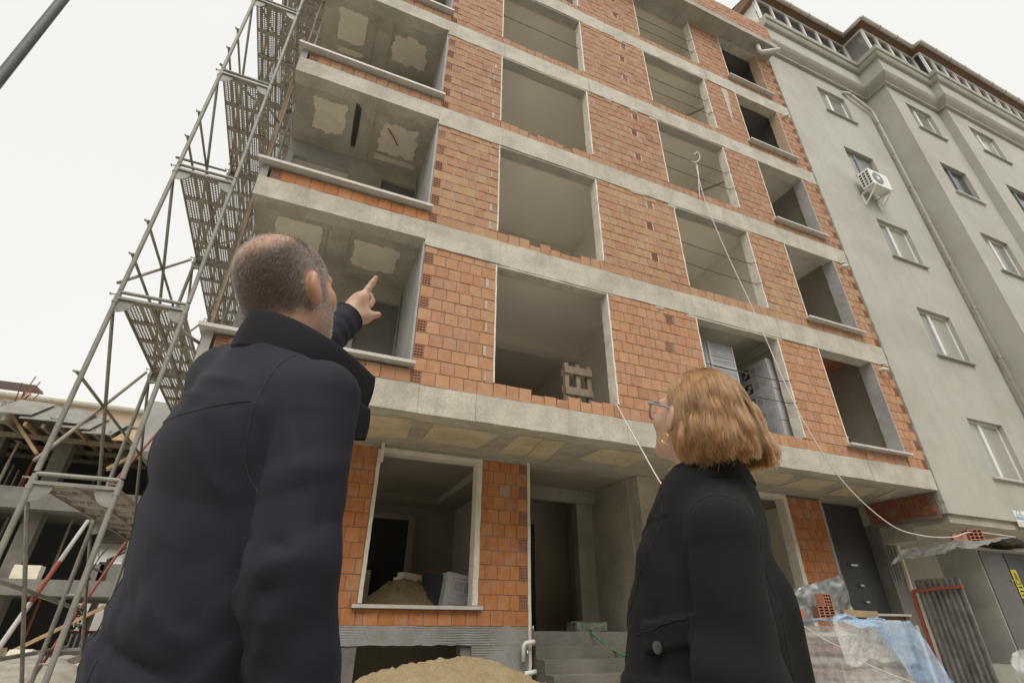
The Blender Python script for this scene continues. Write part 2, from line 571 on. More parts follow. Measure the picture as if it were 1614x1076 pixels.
# floor slabs behind the beams
for k in range(1, 7):
    m = MB()
    m.box(XB, XR, 0.25, 6.3, S[k]-0.16, S[k]-0.002)
    part('floor_slab', m, 'plaster')
# inner beams seen under the ceilings
for k in range(1, 6):
    for (x0, x1, y0, y1) in ((XB+.2, 3.0, 2.5, 2.75), (3.16, 6.55, 2.9, 3.15), (2.93, 3.15, 0.25, 6.0), (6.56, 6.78, 0.25, 6.0)):
        m = MB()
        m.rough(x0, x1, y0, y1, S[k+1]-0.42 if y1-y0 < 1 else S[k+1]-0.36, S[k+1]-0.161, 0.4, 0.004)
        part('inner_beam', m, 'plaster')
# partitions and rear wall of the rooms
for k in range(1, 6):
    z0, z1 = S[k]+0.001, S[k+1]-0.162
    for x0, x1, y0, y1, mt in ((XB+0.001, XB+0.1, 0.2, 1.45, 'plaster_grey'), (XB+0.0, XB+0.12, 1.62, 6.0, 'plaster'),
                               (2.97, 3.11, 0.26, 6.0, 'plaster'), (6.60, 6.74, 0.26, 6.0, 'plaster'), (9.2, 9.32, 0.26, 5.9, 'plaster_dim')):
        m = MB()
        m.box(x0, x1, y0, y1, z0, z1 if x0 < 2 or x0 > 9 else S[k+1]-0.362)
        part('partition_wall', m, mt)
    # unseen upper rear cut to a low wall to let daylight in
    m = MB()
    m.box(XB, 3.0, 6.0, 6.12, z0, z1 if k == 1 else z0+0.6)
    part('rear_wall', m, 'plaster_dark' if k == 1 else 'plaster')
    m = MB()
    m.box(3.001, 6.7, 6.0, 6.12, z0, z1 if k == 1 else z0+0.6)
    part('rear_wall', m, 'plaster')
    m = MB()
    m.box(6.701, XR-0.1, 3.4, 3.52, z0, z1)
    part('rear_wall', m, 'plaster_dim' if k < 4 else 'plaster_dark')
# clay tile ceiling of the narrow room on the first floor
m = MB()
for j in range(9):
    m.box(6.8, 9.19, 0.27+j*0.34, 0.27+j*0.34+0.33, S[2]-0.19, S[2]-0.163)
tile_ceiling_col = material('red_clay_ceiling', (0.42, 0.15, 0.085), (0.34, 0.13, 0.08), 3.0, c3=(0.45, 0.36, 0.3), c3scale=3.0, c3amt=0.4, bump=0.2)
part('clay_ceiling', m, tile_ceiling_col)
for k in (4, 5):  # dark panels added so the narrow upper rooms look unlit
    m = MB()
    m.box(6.8, 9.19, 0.27, 3.39, S[k+1]-0.19, S[k+1]-0.163)
    part('shade_ceiling_panel', m, 'plaster_dark')
    m = MB()
    m.box(9.15, 9.199, 0.27, 3.39, S[k], S[k+1]-0.192)
    part('shade_wall_panel', m, 'plaster_dark')
# red conduit seen under the third floor ceiling
m = MB()
m.tube([(7.5, 0.6, S[4]-0.2), (8.0, 0.9, S[4]-0.22), (8.3, 1.3, S[4]-0.35), (8.25, 1.7, S[4]-0.5)], 0.02, 6)
part('conduit', m, 'red_steel')
m = MB()
m.box(7.3, 9.19, 1.5, 1.75, S[4]-0.5, S[4]-0.163)
part('inner_beam', m, 'plaster_dim')

# ---------------------------------------------------------------- bricks
SPECS = []          # every brick: centre, size, kind, colour, panel
PAL = {
    'g': [(0.46, 0.19, 0.07), (0.44, 0.175, 0.065), (0.43, 0.18, 0.075), (0.48, 0.21, 0.085)],
    's1': [(0.443, 0.237, 0.13), (0.458, 0.251, 0.138), (0.433, 0.226, 0.127), (0.468, 0.262, 0.148), (0.424, 0.226, 0.135)],
    's2': [(0.407, 0.235, 0.133), (0.422, 0.255, 0.145), (0.388, 0.214, 0.122), (0.422, 0.268, 0.155), (0.393, 0.219, 0.13)],
    's3': [(0.378, 0.209, 0.122), (0.393, 0.224, 0.132), (0.359, 0.192, 0.113), (0.388, 0.236, 0.143), (0.369, 0.201, 0.121)],
}


def put(panel, x0, x1, z0, z1, y, pal, kind='n', axis='x'):
    c = random.choice(PAL[pal])
    f = random.uniform(0.955, 1.045)
    if random.random() < 0.03:
        f *= 0.88
    if random.random() < (0.02 if pal in ('s2', 's3') else 0.008):
        c = (0.38, 0.25, 0.16)
    if kind == 'h':
        c = (0.36, 0.15, 0.085)
    f *= 1.05
    jd = 0.004 if pal in ('g', 's1') else 0.007
    SPECS.append([((x0+x1)/2, y+random.uniform(-jd, 0.003), (z0+z1)/2), (x1-x0, z1-z0), kind, tuple(v*f for v in c), panel])


def courses(panel, x0, x1, z0, z1, y, pal, hollow_left=False, hollow_right=False, hollow_rand=0.0, phase=0, J=None):
    """rows of 19 cm bricks in half bond, cut at the ends"""
    J = J or (0.009 if pal in ('g', 's1') else 0.014)
    n = int((z1-z0)/0.2+0.05)
    rows = [(z0+0.2*i, z0+0.2*(i+1)) for i in range(n)]
    if z1-(z0+0.2*n) > 0.05:
        rows.append((z0+0.2*n, z1))
    for i, (a, b) in enumerate(rows):
        odd = (i+phase) % 2
        xs = x0
        xe = x1
        if hollow_left and odd:
            put(panel, x0+0.003, x0+0.135, a+J/2, b-J/2, y, pal, 'h')
            xs = x0+0.14
        if hollow_right and odd:
            put(panel, x1-0.135, x1-0.003, a+J/2, b-J/2, y, pal, 'h')
            xe = x1-0.14
        x = xs
        first = True
        while x < xe-0.02:
            w = 0.2
            if first and odd and not hollow_left:
                w = 0.1
            first = False
            e = min(x+w, xe)
            if xe-e < 0.045:
                e = xe
            kind = 'h' if random.random() < hollow_rand else 'n'
            put(panel, x+J/2, e-J/2, a+J/2+random.uniform(-.002, .002), b-J/2, y, pal, kind)
            x = e


def panel(x0, x1, z0, z1, y, mortar='mortar'):
    m = MB()
    m.box(x0, x1, y+0.009, y+0.185, z0, z1)
    return part('brick_wall', m, mortar)


for k in range(1, 6):
    pal = 's1' if k == 1 else ('s2' if k == 2 else 's3')
    mo = 'mortar_dark' if k == 1 else 'mortar'
    z0, z1 = S[k], T[k]
    for (a, b, hl, hr, ph) in ((XB, W1[0], True, False, 1), (W1[1], W2[0], False, False, 0), (W2[1], W3[0], False, False, 1), (W3[1], XR, False, True, 1)):
        p = panel(a, b, z0, z1, 0.0, mo)
        courses(p, a, b, z0, z1, 0.0, pal, hl, hr, 0.0, ph)
    # rows under the sills
    for wi, (a, b) in enumerate((W1, W2, W3)):
        top = 0.05 if wi < 2 else 0.2
        p = panel(a+0.001, b-0.001, z0, z0+(0.06 if wi < 2 else 0.2), 0.0, mo)
        x = a
        while x < b-0.03:
            e = min(x+0.2, b)
            h = 0.205+random.uniform(-0.008, 0.012)
            if wi == 0 and k in (1, 2, 3) and 0.22 < (x-a)/(b-a) < 0.75 and random.random() < 0.45:
                h -= random.uniform(0.04, 0.1)
            put(p, x+0.005, e-0.005, z0+0.004, z0+h, 0.0, pal)
            x = e
# lime smeared over the bricks beside the ground floor window
for s_ in SPECS:
    (x, y, z), (w, h), kind, c, p = s_
    if y > 1 and -1.95 < x < -1.27 and kind == 'n':
        t = max(0.0, min(0.8, (z-1.9)/1.2))*random.uniform(0.5, 1.0)
        s_[3] = tuple(c[i]*(1-t)+(0.46, 0.39, 0.31)[i]*t for i in range(3))
# bricks turned end-on in the middle of the wide pier
for s_ in SPECS:
    (x, y, z), (w, h), kind, c, p = s_
    if W1[1] < x < W2[0] and kind == 'n' and w > 0.12:
        k = int((z-S[1])//FH)+1
        row = int((z-S[k])/0.2)
        if row in (3, 7, 10) and abs(x-(3.3 if row != 7 else 3.2)) < 0.1:
            s_[2] = 'h'
            s_[1] = (0.13, h)
            s_[3] = (0.35, 0.15, 0.09)
# balcony parapet rows
for k in range(1, 6):
    pal = 's1' if k == 1 else ('g' if k == 2 else 's3')
    p = panel(XL+0.14, XB, S[k]+0.004, S[k]+0.205, 0.0, 'mortar_dark')
    courses(p, XL+0.14, XB, S[k]+0.006, S[k]+0.206, 0.0, pal, hollow_left=True, phase=1)
# ground floor piers
GF = 1.04
p = panel(XL, -1.27, GF, 3.445, GY, 'mortar_dark')
courses(p, XL, -1.27, GF, 3.445, GY, 'g')
p = panel(0.40, 1.19, GF, 3.40, GY, 'mortar_dark')
courses(p, 0.40, 1.19, GF, 3.40, GY, 'g', hollow_right=True)
p = panel(-1.27, 0.399, GF, 1.24, GY, 'mortar_dark')
courses(p, -1.27, 0.399, GF, 1.24, GY, 'g', phase=1)
p = panel(3.85, 4.6, GF, 3.44, GY, 'mortar_dark')
courses(p, 3.85, 4.6, GF, 3.44, GY, 'g')
p = panel(7.03, 7.96, 1.0, 3.43, GY, 'mortar_dark')
courses(p, 7.03, 7.96, 1.0, 3.43, GY, 'g')
p = panel(9.0, 9.52, 1.02, 1.26, GY, 'mortar_dark')
courses(p, 9.0, 9.52, 1.02, 1.22, GY, 'g')
# parapet above the eave
p = panel(1.5, 9.3, 17.66, 18.66, -0.42, 'mortar')
courses(p, 1.5, 9.3, 17.66, 18.66, -0.42, 's3', phase=1)


def unit_brick(hollow):
    """unit brick, front face towards -y; hollow ones show a grid of holes"""
    v, f, mi = [], [], []
    c = 0.02
    if not hollow:
        v = [(-.5, .05, -.5), (.5, .05, -.5), (.5, .05, .5), (-.5, .05, .5),
             (-.5, .004, -.5), (.5, .004, -.5), (.5, .004, .5), (-.5, .004, .5),
             (-.5+c, 0, -.5+c), (.5-c, 0, -.5+c), (.5-c, 0, .5-c), (-.5+c, 0, .5-c)]
        f = [(8, 9, 10, 11), (4, 5, 9, 8), (5, 6, 10, 9), (6, 7, 11, 10), (7, 4, 8, 11), (0, 1, 5, 4), (1, 2, 6, 5), (2, 3, 7, 6), (3, 0, 4, 7)]
        mi = [0]*len(f)
    else:
        nx, nz = 3, 4
        ex = [-.5, -.40]
        for i in range(nx):
            a = -.40+i*0.8/nx
            ex += [a+0.05, a+0.8/nx-0.05] if False else []
        wall = 0.075
        hx = (1-wall*(nx+1))/nx
        hz = (1-wall*(nz+1))/nz
        gx = [-.5]
        for i in range(nx):
            gx += [gx[-1]+wall, gx[-1]+wall+hx]
        gx.append(.5)
        gz = [-.5]
        for i in range(nz):
            gz += [gz[-1]+wall, gz[-1]+wall+hz]
        gz.append(.5)
        W = len(gx)
        for z in gz:
            for x in gx:
                v.append((x, 0, z))
        for j in range(len(gz)-1):
            for i in range(W-1):
                q = (j*W+i, j*W+i+1, (j+1)*W+i+1, (j+1)*W+i)
                if i % 2 == 1 and j % 2 == 1:
                    b = len(v)
                    for t in q:
                        v.append((v[t][0], 0.045, v[t][2]))
                    for t in range(4):
                        f.append((q[t], q[(t+1) % 4], b+(t+1) % 4, b+t))
                        mi.append(1)
                    f.append((b, b+1, b+2, b+3))
                    mi.append(1)
                else:
                    f.append(q)
                    mi.append(0)
        b = len(v)
        v += [(-.5, 0, -.5), (.5, 0, -.5), (.5, 0, .5), (-.5, 0, .5), (-.5, .05, -.5), (.5, .05, -.5), (.5, .05, .5), (-.5, .05, .5)]
        f += [(b+4, b+5, b+1, b), (b+5, b+6, b+2, b+1), (b+6, b+7, b+3, b+2), (b+7, b+4, b, b+3)]
        mi += [0]*4
    return v, f, mi


UB = {'n': unit_brick(False), 'h': unit_brick(True)}


def set_colour(me, c):
    a = me.color_attributes.new('bc', 'FLOAT_COLOR', 'POINT')
    a.data.foreach_set('color', np.tile(np.array([*c, 1.0], dtype=np.float32), len(me.vertices)))


MAN_POLY = [(140, 1076), (250, 700), (300, 530), (375, 480), (385, 400), (450, 380), (520, 430), (525, 520), (585, 560), (585, 640), (545, 760), (560, 1076)]
WOMAN_POLY = [(970, 1076), (980, 900), (1050, 740), (1030, 640), (1080, 578), (1180, 640), (1210, 730), (1175, 745), (1280, 1076)]


def inside(poly, x, y):
    r_, n = False, len(poly)
    for i in range(n):
        (x1, y1), (x2, y2) = poly[i], poly[(i+1) % n]
        if (y1 > y) != (y2 > y) and x < (x2-x1)*(y-y1)/(y2-y1)+x1:
            r_ = not r_
    return r_


def shown_area(s_):
    (x, y, z), (w, h), kind, c, p = s_
    q = [to_px((x+a*w/2, y, z+b*h/2)) for a, b in ((-1, -1), (1, -1), (1, 1), (-1, 1))]
    if any(t is None for t in q):
        return 0
    cx, cy = sum(t[0] for t in q)/4, sum(t[1] for t in q)/4
    if not (3 < cx < 1611 and 3 < cy < 1073) or inside(MAN_POLY, cx, cy) or inside(WOMAN_POLY, cx, cy):
        return 0
    if y > 1 and z > 3.3 and False:
        return 0
    ar = 0
    for i in range(4):
        j = (i+1) % 4
        ar += q[i][0]*q[j][1]-q[j][0]*q[i][1]
    return abs(ar)/2


SPECS.sort(key=lambda s_: -shown_area(s_))
mesh_cache = {}
rest_v, rest_f, rest_m, rest_c = [], [], [], []
for i, (pos, (w, h), kind, c, p) in enumerate(SPECS):
    ry = random.uniform(-0.006, 0.006)
    if i < 300:
        key = (kind, tuple(round(v, 2) for v in c))
        if key not in mesh_cache:
            v, f, mi = UB[kind]
            me = bpy.data.meshes.new('brick')
            me.from_pydata(v, [], f)
            me.materials.append(MT['brick'])
            me.materials.append(MT['hole'])
            me.polygons.foreach_set('material_index', mi)
            set_colour(me, c)
            mesh_cache[key] = me
        o = bpy.data.objects.new('brick', mesh_cache[key])
        COL.objects.link(o)
        o.parent = p
        o.location = Vector(pos)-origin_of(p)
        o.scale = (w, 1, h)
        o.rotation_euler = (0, ry, 0)
    else:
        v, f, mi = UB[kind]
        b = len(rest_v)
        cs, sn = math.cos(ry), math.sin(ry)
        for q in v:
            lx, lz = q[0]*w, q[2]*h
            rest_v.append((pos[0]+lx*cs+lz*sn, pos[1]+q[1], pos[2]-lx*sn+lz*cs))
        rest_f.extend([[t+b for t in q] for q in f])
        rest_m.extend(mi)
        rest_c.extend([(*c, 1.0)]*len(v))
m = MB()
m.v, m.f, m.m = rest_v, rest_f, rest_m
o = m.build('bricks', [MT['brick'], MT['hole']], house)
a = o.data.color_attributes.new('bc', 'FLOAT_COLOR', 'POINT')
a.data.foreach_set('color', np.array(rest_c, dtype=np.float32).ravel())
o['kind'] = 'stuff'

# ---------------------------------------------------------------- window reveals, lintels, sills, rods
for k in range(1, 6):
    for wi, (a, b) in enumerate((W1, W2, W3)):
        z0, z1 = S[k]+0.2, T[k]
        jm = 'jamb' if wi < 2 else ('plaster_grey' if k < 4 else 'peach')
        m = MB()
        m.rough(b-0.018, b+0.012, -0.008, 0.28 if wi == 2 else 0.2, z0+0.03, z1-0.01, 0.09, 0.008, 6.0)
        part('jamb_plaster', m, jm)
        m = MB()
        m.rough(a-0.012, a+0.012, -0.008, 0.19, z0+0.02, z1-0.01, 0.12, 0.006, 6.0)
        part('jamb_plaster', m, 'jamb')
        if wi < 2:
            m = MB()
            m.rough(a-0.12, b+0.14, -0.006, 0.18, z1-0.045, z1-0.002, 0.15, 0.006, 5.0)
            part('lintel', m, 'grey_soffit' if k > 1 else 'beam')
        else:
            m = MB()
            m.rough(W3[0]-0.1, W3[1]+0.03, -0.13, 0.26, S[k]+0.21, S[k]+0.25, 0.3, 0.002)
            part('window_sill', m, 'marble')
    # mortar lumps under the beam on the wide pier
    for j in range(3):
        x = random.uniform(2.4, 3.9)
        m = MB()
        m.rough(x, x+random.uniform(.1, .3), -0.012, 0.1, T[k]-random.uniform(.03, .09), T[k]-0.003, 0.05, 0.012, 9)
        part('mortar_lump', m, 'mortar')
    # guard rods across the second window
    for dz in (0.9, 1.45) if k > 1 else (0.95, 1.4):
        m = MB()
        pts = [(W2[0]-0.02+(W2[1]-W2[0]+0.05)*t, 0.11, S[k]+dz+0.015*math.sin(5*t+k)) for t in [i/8 for i in range(9)]]
        m.tube(pts, 0.0085, 6)
        part('guard_rod', m, 'rod')
        m = MB()
        xr, zr = W2[1]-0.004, S[k]+dz
        m.tube([(xr-0.03, 0.1, zr), (xr-0.035, 0.03, zr-0.03), (xr+0.02, -0.028, zr-0.05), (xr+0.045, -0.03, zr-0.01)], 0.007, 5)
        part('tie_wire', m, 'rod')
    if k in (3, 4):
        m = MB()
        m.bar((4.9, 1.4, S[k]+1.0), (6.0, 0.15, S[k]+1.2), 0.035)
        part('prop_bar', m, 'rod')
m = MB()
m.tube([(W1[0], 0.1, S[4]+1.3), (W1[1], 0.1, S[4]+1.28)], 0.008, 6)
part('guard_rod', m, 'rod')
# mortar daubs beside the wide window, lime run on the narrow pier
for k in (1, 2, 3):
    for row in range(1, 11, 2):
        if random.random() < 0.85:
            x = -0.165+random.uniform(-.02, .02)
            m = MB()
            m.rough(x, x+random.uniform(.02, .05), -0.0075, 0.01, S[k]+0.2*row+0.02, S[k]+0.2*row+random.uniform(.14, .2), 0.03, 0.008, 14)
            part('mortar_daub', m, 'mortar')
q0, q1, q2 = ray_y(1136, 138, -0.006), ray_y(1146, 142, -0.006), ray_y(1158, 202, -0.006)
pts = []
for i in range(11):
    t = i/10
    a_, b_ = q0.lerp(q2, t), q1.lerp(q2, t)
    pts.append((a_.x+0.02*noise.noise(a_*6), -0.0065, a_.z))
    pts.append((b_.x+0.02*noise.noise(b_*7), -0.0065, b_.z))
m = MB()
m.add(pts, [(2*i, 2*i+1, 2*i+3, 2*i+2) for i in range(10)])
part('lime_run', m, 'mortar')
# pipe stubs on the right hand pier
for k in (1, 2, 4):
    m = MB()
    m.tube([(9.05, 0.05, T[k]-0.18), (9.05, -0.1, T[k]-0.18), (9.1, -0.16, T[k]-0.22)], [0.05, 0.05, 0.045], 10)
    m.tube([(9.2, 0.02, T[k]+0.02), (9.2, -0.09, T[k]+0.0)], 0.025, 8)
    part('pipe_stub', m, 'cream_pipe', smooth=True)

# ---------------------------------------------------------------- eave
m = MB()
m.rough(0.9, 9.36, -0.47, 0.2, 17.43, 17.655, 0.2, 0.006)
part('eave_slab', m, 'grey_soffit')
m = MB()
m.tube([(8.62, -0.3, 17.5), (8.62, -0.3, 17.05), (8.66, -0.34, 16.98), (9.1, -0.62, 16.98)], 0.075, 12)
part('drain_pipe', m, 'cream_pipe', smooth=True)
m = MB()
m.box(-1.18, 0.9, 0.0, 0.3, T[5]+0.001, 18.6)
part('parapet', m, 'beam')

# ---------------------------------------------------------------- balconies


def blob_patch(cx, cy, w, d, z, seed, th=0.006, n=40, rough_=0.12):
    """ragged flat patch of plaster under a ceiling"""
    rnd = random.Random(seed)
    pts = []
    ox = rnd.uniform(0, 50)
    for i in range(n):
        a = 2*math.pi*i/n
        ca, sa = math.cos(a), math.sin(a)
        r_ = 1/max(abs(ca), abs(sa))
        r_ = min(r_, 1.34)
        r_ *= 1+rough_*noise.noise(Vector((ca*2.2+ox, sa*2.2, 3.1)))+0.45*rough_*noise.noise(Vector((ca*9+ox, sa*9, 1.1)))+0.3*rough_*noise.noise(Vector((ca*26+ox, sa*26, 5.1)))
        pts.append((cx+ca*r_*w/2, cy+sa*r_*d/2, z))
    m_ = MB()
    m_.prism(pts, (0, 0, -th))
    return m_


for k in range(1, 6):
    zs = S[k+1]-0.36                      # underside of the balcony slab above
    m = MB()
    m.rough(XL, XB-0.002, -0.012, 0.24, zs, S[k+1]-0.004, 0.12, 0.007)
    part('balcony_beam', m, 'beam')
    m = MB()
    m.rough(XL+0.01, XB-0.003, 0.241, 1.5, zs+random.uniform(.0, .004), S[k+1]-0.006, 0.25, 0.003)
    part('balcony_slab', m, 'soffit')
    # board joints of the formwork
    for xx in (-2.62, -2.28):
        m = MB()
        m.box(xx, xx+0.012, 0.26, 1.49, zs-0.006, zs+0.01)
        part('formwork_joint', m, 'grey_soffit')
    m = blob_patch(-3.06+random.uniform(-.04, .04), 0.72, random.uniform(.52, .7), random.uniform(.6, .8), zs-0.001, 10+k, n=90, rough_=(0.1, 0.24, 0.1, 0.3, 0.2)[k-1])
    part('plaster_patch', m, 'patch')
    m = blob_patch(-1.82+random.uniform(-.05, .05), 0.78, random.uniform(.55, .74), random.uniform(.55, .72), zs-0.001, 30+k, n=90, rough_=(0.18, 0.34, 0.28, 0.4, 0.2)[k-1])
    part('plaster_patch', m, 'patch')
    if k in (2, 4, 3):
        m = blob_patch(-1.75 if k == 2 else -3.05, 1.28, 0.8 if k == 2 else 0.5, 0.13, zs-0.001, 50+k, rough_=0.35)
        part('plaster_patch', m, 'patch')
    if k == 2:
        m = blob_patch(-2.58, 0.75, 0.1, 0.95, zs-0.004, 71, th=0.01, rough_=0.25)
        part('tar_strip', m, 'dark')
        m = MB()
        m.tube([(-2.02, 0.55, zs-0.01), (-1.9, 0.65, zs-0.05), (-1.78, 0.85, zs-0.03)], 0.012, 6)
        part('conduit', m, 'red_steel')
    # rear wall of the balcony: window, column, door
    z0, z1 = S[k], zs-0.001
    zt = S[k]+1.95
    zw = S[k+1]-0.012
    for (x0, x1, a, b, mt) in ((XL, -3.55, z0, zw, 'plaster_grey'), (-3.55, -2.55, S[k]+2.1, zw, 'plaster_grey'), (-3.55, -2.55, z0, z0+0.5, 'plaster_grey'),
                               (-2.55, -1.92, z0, zw, 'soffit'), (-1.92, -1.24, S[k]+2.12, zw, 'soffit'), (-1.24, XB, z0, zw, 'plaster_grey')):
        m = MB()
        m.rough(x0, x1-0.001, 1.504, 1.62, a, b, 0.4, 0.0015)
        part('balcony_wall', m, mt)
    m = MB()
    m.box(-3.66, XB, 4.0, 4.1, z0, z0+0.7)  # back kept to a low wall so daylight reaches the room
    m.box(-3.66, XB, 1.63, 4.0, z1-0.02, z1-0.001)
    m.box(-3.66, -3.6, 1.63, 4.0, z0, z1-0.03)
    part('inner_room', m, 'plaster')
    m = MB()
    m.box(-1.915, -1.245, 1.58, 1.61, z0, S[k]+2.118)
    part('balcony_door', m, 'plaster_dark')
    # grey rendered return wall beside the pier, with a pipe run in the corner
    m = MB()
    m.rough(XB-0.035, XB-0.004, 0.02, 1.5, S[k]+0.2, zs-0.003, 0.25, 0.004)
    part('return_wall', m, 'plaster_grey')
    m = MB()
    m.tube([(XB-0.07, 1.42, S[k]+0.2), (XB-0.07, 1.42, S[k]+1.2), (XB-0.06, 1.42, zs-0.2)], 0.018, 6)
    part('corner_pipe', m, 'galv')
    # marble coping, front and left side
    m = MB()
    m.rough(XL-0.06, XB+0.03, -0.11, 0.16, S[k]+0.245, S[k]+0.29, 0.4, 0.002)
    part('coping', m, 'marble')
    m = MB()
    m.rough(XL-0.06, XL+0.13, 0.161, 1.6, S[k]+0.245, S[k]+0.29, 0.4, 0.002)
    part('coping', m, 'marble')
    m = MB()
    m.rough(XL, XL+0.1, 0.0, 1.6, S[k]-0.003, S[k]+0.244, 0.4, 0.003)
    part('side_parapet', m, 'plaster_grey')
    # plaster edge strips hanging at the open corner
    m = MB()
    m.rough(XL-0.03, XL-0.005, 0.3, 0.36, S[k]+0.29, zs, 0.3, 0.004)
    part('corner_lath', m, 'wood_old')

# ---------------------------------------------------------------- underside of the projecting floors
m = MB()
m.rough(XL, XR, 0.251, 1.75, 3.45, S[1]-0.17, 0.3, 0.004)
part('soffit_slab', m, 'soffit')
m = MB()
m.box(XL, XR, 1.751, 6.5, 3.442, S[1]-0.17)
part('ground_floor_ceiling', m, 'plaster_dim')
for i, quad in enumerate([[(560, 652), (652, 660), (640, 690), (560, 686)], [(684, 668), (788, 684), (752, 706), (663, 694)],
                          [(818, 686), (857, 690), (828, 718), (786, 712)], [(857, 692), (892, 696), (862, 724), (829, 718)],
                          [(948, 706), (1030, 716), (985, 735), (910, 722)], [(1090, 720), (1158, 733), (1120, 752), (1050, 738)],
                          [(1195, 740), (1252, 748), (1228, 764), (1160, 752)], [(1268, 753), (1322, 759), (1285, 773), (1228, 766)],
                          [(1335, 765), (1386, 769), (1356, 783), (1302, 778)], [(1392, 779), (1416, 770), (1400, 785), (1375, 787)]]):
    c4 = [ray_z(*q, 3.446) for q in quad]
    pts = []
    rnd = random.Random(90+i)
    for a in range(4):
        p0, p1 = c4[a], c4[(a+1) % 4]
        for t in range(9):
            q = p0.lerp(p1, t/9)
            q = q+Vector(noise.noise_vector(q*9))*0.018+Vector(noise.noise_vector(q*30))*0.008
            q.z = 3.4462
            pts.append(q)
    m = MB()
    m.prism(pts, (0, 0, -0.007))
    part('stained_patch', m, 'patch_yellow')
for quad in ([(655, 664), (672, 666), (642, 698), (625, 696)], [(794, 683), (808, 686), (772, 709), (760, 707)]):
    pass
# small upstand pipe and batten at the ground floor window head
m = MB()
m.box(-1.24, -1.20, 1.36, 1.42, 3.15, 3.44)
part('batten', m, 'jamb')

# ---------------------------------------------------------------- ground floor
# window frame strips of the room on the ground floor
for (x0, x1, z0, z1) in ((-1.268, -1.215, 1.3, 3.38), (0.315, 0.398, 1.3, 3.40), (-1.214, 0.314, 3.325, 3.40)):
    m = MB()
    m.rough(x0, x1, GY-0.02, GY+0.19, z0, z1, 0.1, 0.006, 6)
    part('window_surround', m, 'jamb')
m = MB()
m.rough(-1.34, 0.46, GY-0.08, GY+0.2, 1.245, 1.29, 0.25, 0.003)
part('window_sill', m, 'marble')
# beam strip above the ground floor openings
m = MB()
m.rough(XL, 1.2, GY-0.004, GY+0.2, 3.4005, 3.449, 0.3, 0.003)
part('head_beam', m, 'grey_soffit')
# the room behind
m = MB()
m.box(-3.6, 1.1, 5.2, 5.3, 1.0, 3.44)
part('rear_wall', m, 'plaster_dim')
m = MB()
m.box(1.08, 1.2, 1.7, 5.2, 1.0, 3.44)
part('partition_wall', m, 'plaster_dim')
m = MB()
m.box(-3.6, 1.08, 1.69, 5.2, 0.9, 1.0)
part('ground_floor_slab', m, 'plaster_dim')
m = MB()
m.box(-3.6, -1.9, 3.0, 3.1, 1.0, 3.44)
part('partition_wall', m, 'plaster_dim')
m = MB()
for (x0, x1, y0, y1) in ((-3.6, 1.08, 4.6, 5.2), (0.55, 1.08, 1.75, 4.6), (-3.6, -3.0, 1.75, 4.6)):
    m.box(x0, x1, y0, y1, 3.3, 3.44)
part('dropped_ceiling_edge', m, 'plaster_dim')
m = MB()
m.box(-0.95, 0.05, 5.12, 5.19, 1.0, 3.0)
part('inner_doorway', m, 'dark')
m = MB()
for (x0, x1, z0, z1) in ((-1.08, -0.95, 1.0, 3.12), (0.05, 0.18, 1.0, 3.12), (-0.95, 0.05, 3.0, 3.12)):
    m.box(x0, x1, 5.08, 5.195, z0, z1)
part('door_casing', m, 'plaster_dim')
m = MB()
m.box(-0.93, -0.62, 5.04, 5.06, 1.1, 2.0)
part('door_light', m, 'patch')
# ridged grey adhesive coat under the window
adh = material('grey_tile_adhesive', (0.33, 0.325, 0.32), (0.27, 0.265, 0.26), 3.0, c3=(0.24, 0.21, 0.15), c3scale=3.2, c3amt=0.6, bump=0.15, bscale=40)


def ridged(x0, x1, z0, z1, y):
    nz = max(2, int((z1-z0)/0.0075))
    nx = max(2, int((x1-x0)/0.05))

    def fn(u, v):
        x, z = x0+(x1-x0)*u, z0+(z1-z0)*v
        wob = 0.012*noise.noise(Vector((x*4, z*2, 0)))
        msk = max(0, min(1, 0.6+2.5*noise.noise(Vector((x*1.7, z*3, 5)))))
        yy = y-0.006-0.006*msk*math.sin((z+wob)*2*math.pi/0.03)-0.006*noise.noise(Vector((x*5, z*5, 2)))
        if v in (0.0, 1.0):
            z += 0.02*noise.noise(Vector((x*11, z, 7)))
        return (x, yy, z)
    m_ = MB()
    m_.grid(fn, nx, nz)
    return m_


m = MB()
m.box(-3.66, 1.19, GY+0.02, GY+0.24, 0.82, 1.035)
part('plinth_beam', m, 'plinth')
m = MB()
m.box(0.335, 1.19, GY+0.02, GY+0.24, -0.2, 0.819)
part('plinth_wall', m, 'plinth')
m = MB()
m.box(-3.66, -1.2, GY+0.02, GY+0.24, -0.2, 0.819)
part('plinth_wall', m, 'plinth')
part('adhesive_coat', ridged(-3.6, 1.185, 0.82, 1.045, GY+0.01), adh, smooth=True)
part('adhesive_coat', ridged(0.34, 1.185, -0.1, 0.818, GY+0.012), adh, smooth=True)
m = MB()
m.box(-3.6, 3.3, 3.2, 3.3, -0.2, 0.89)
part('basement_wall', m, 'plaster_dim')
m = MB()
m.box(0.2, 0.334, GY+0.05, GY+0.25, -0.2, 0.819)
part('basement_jamb', m, 'plinth')

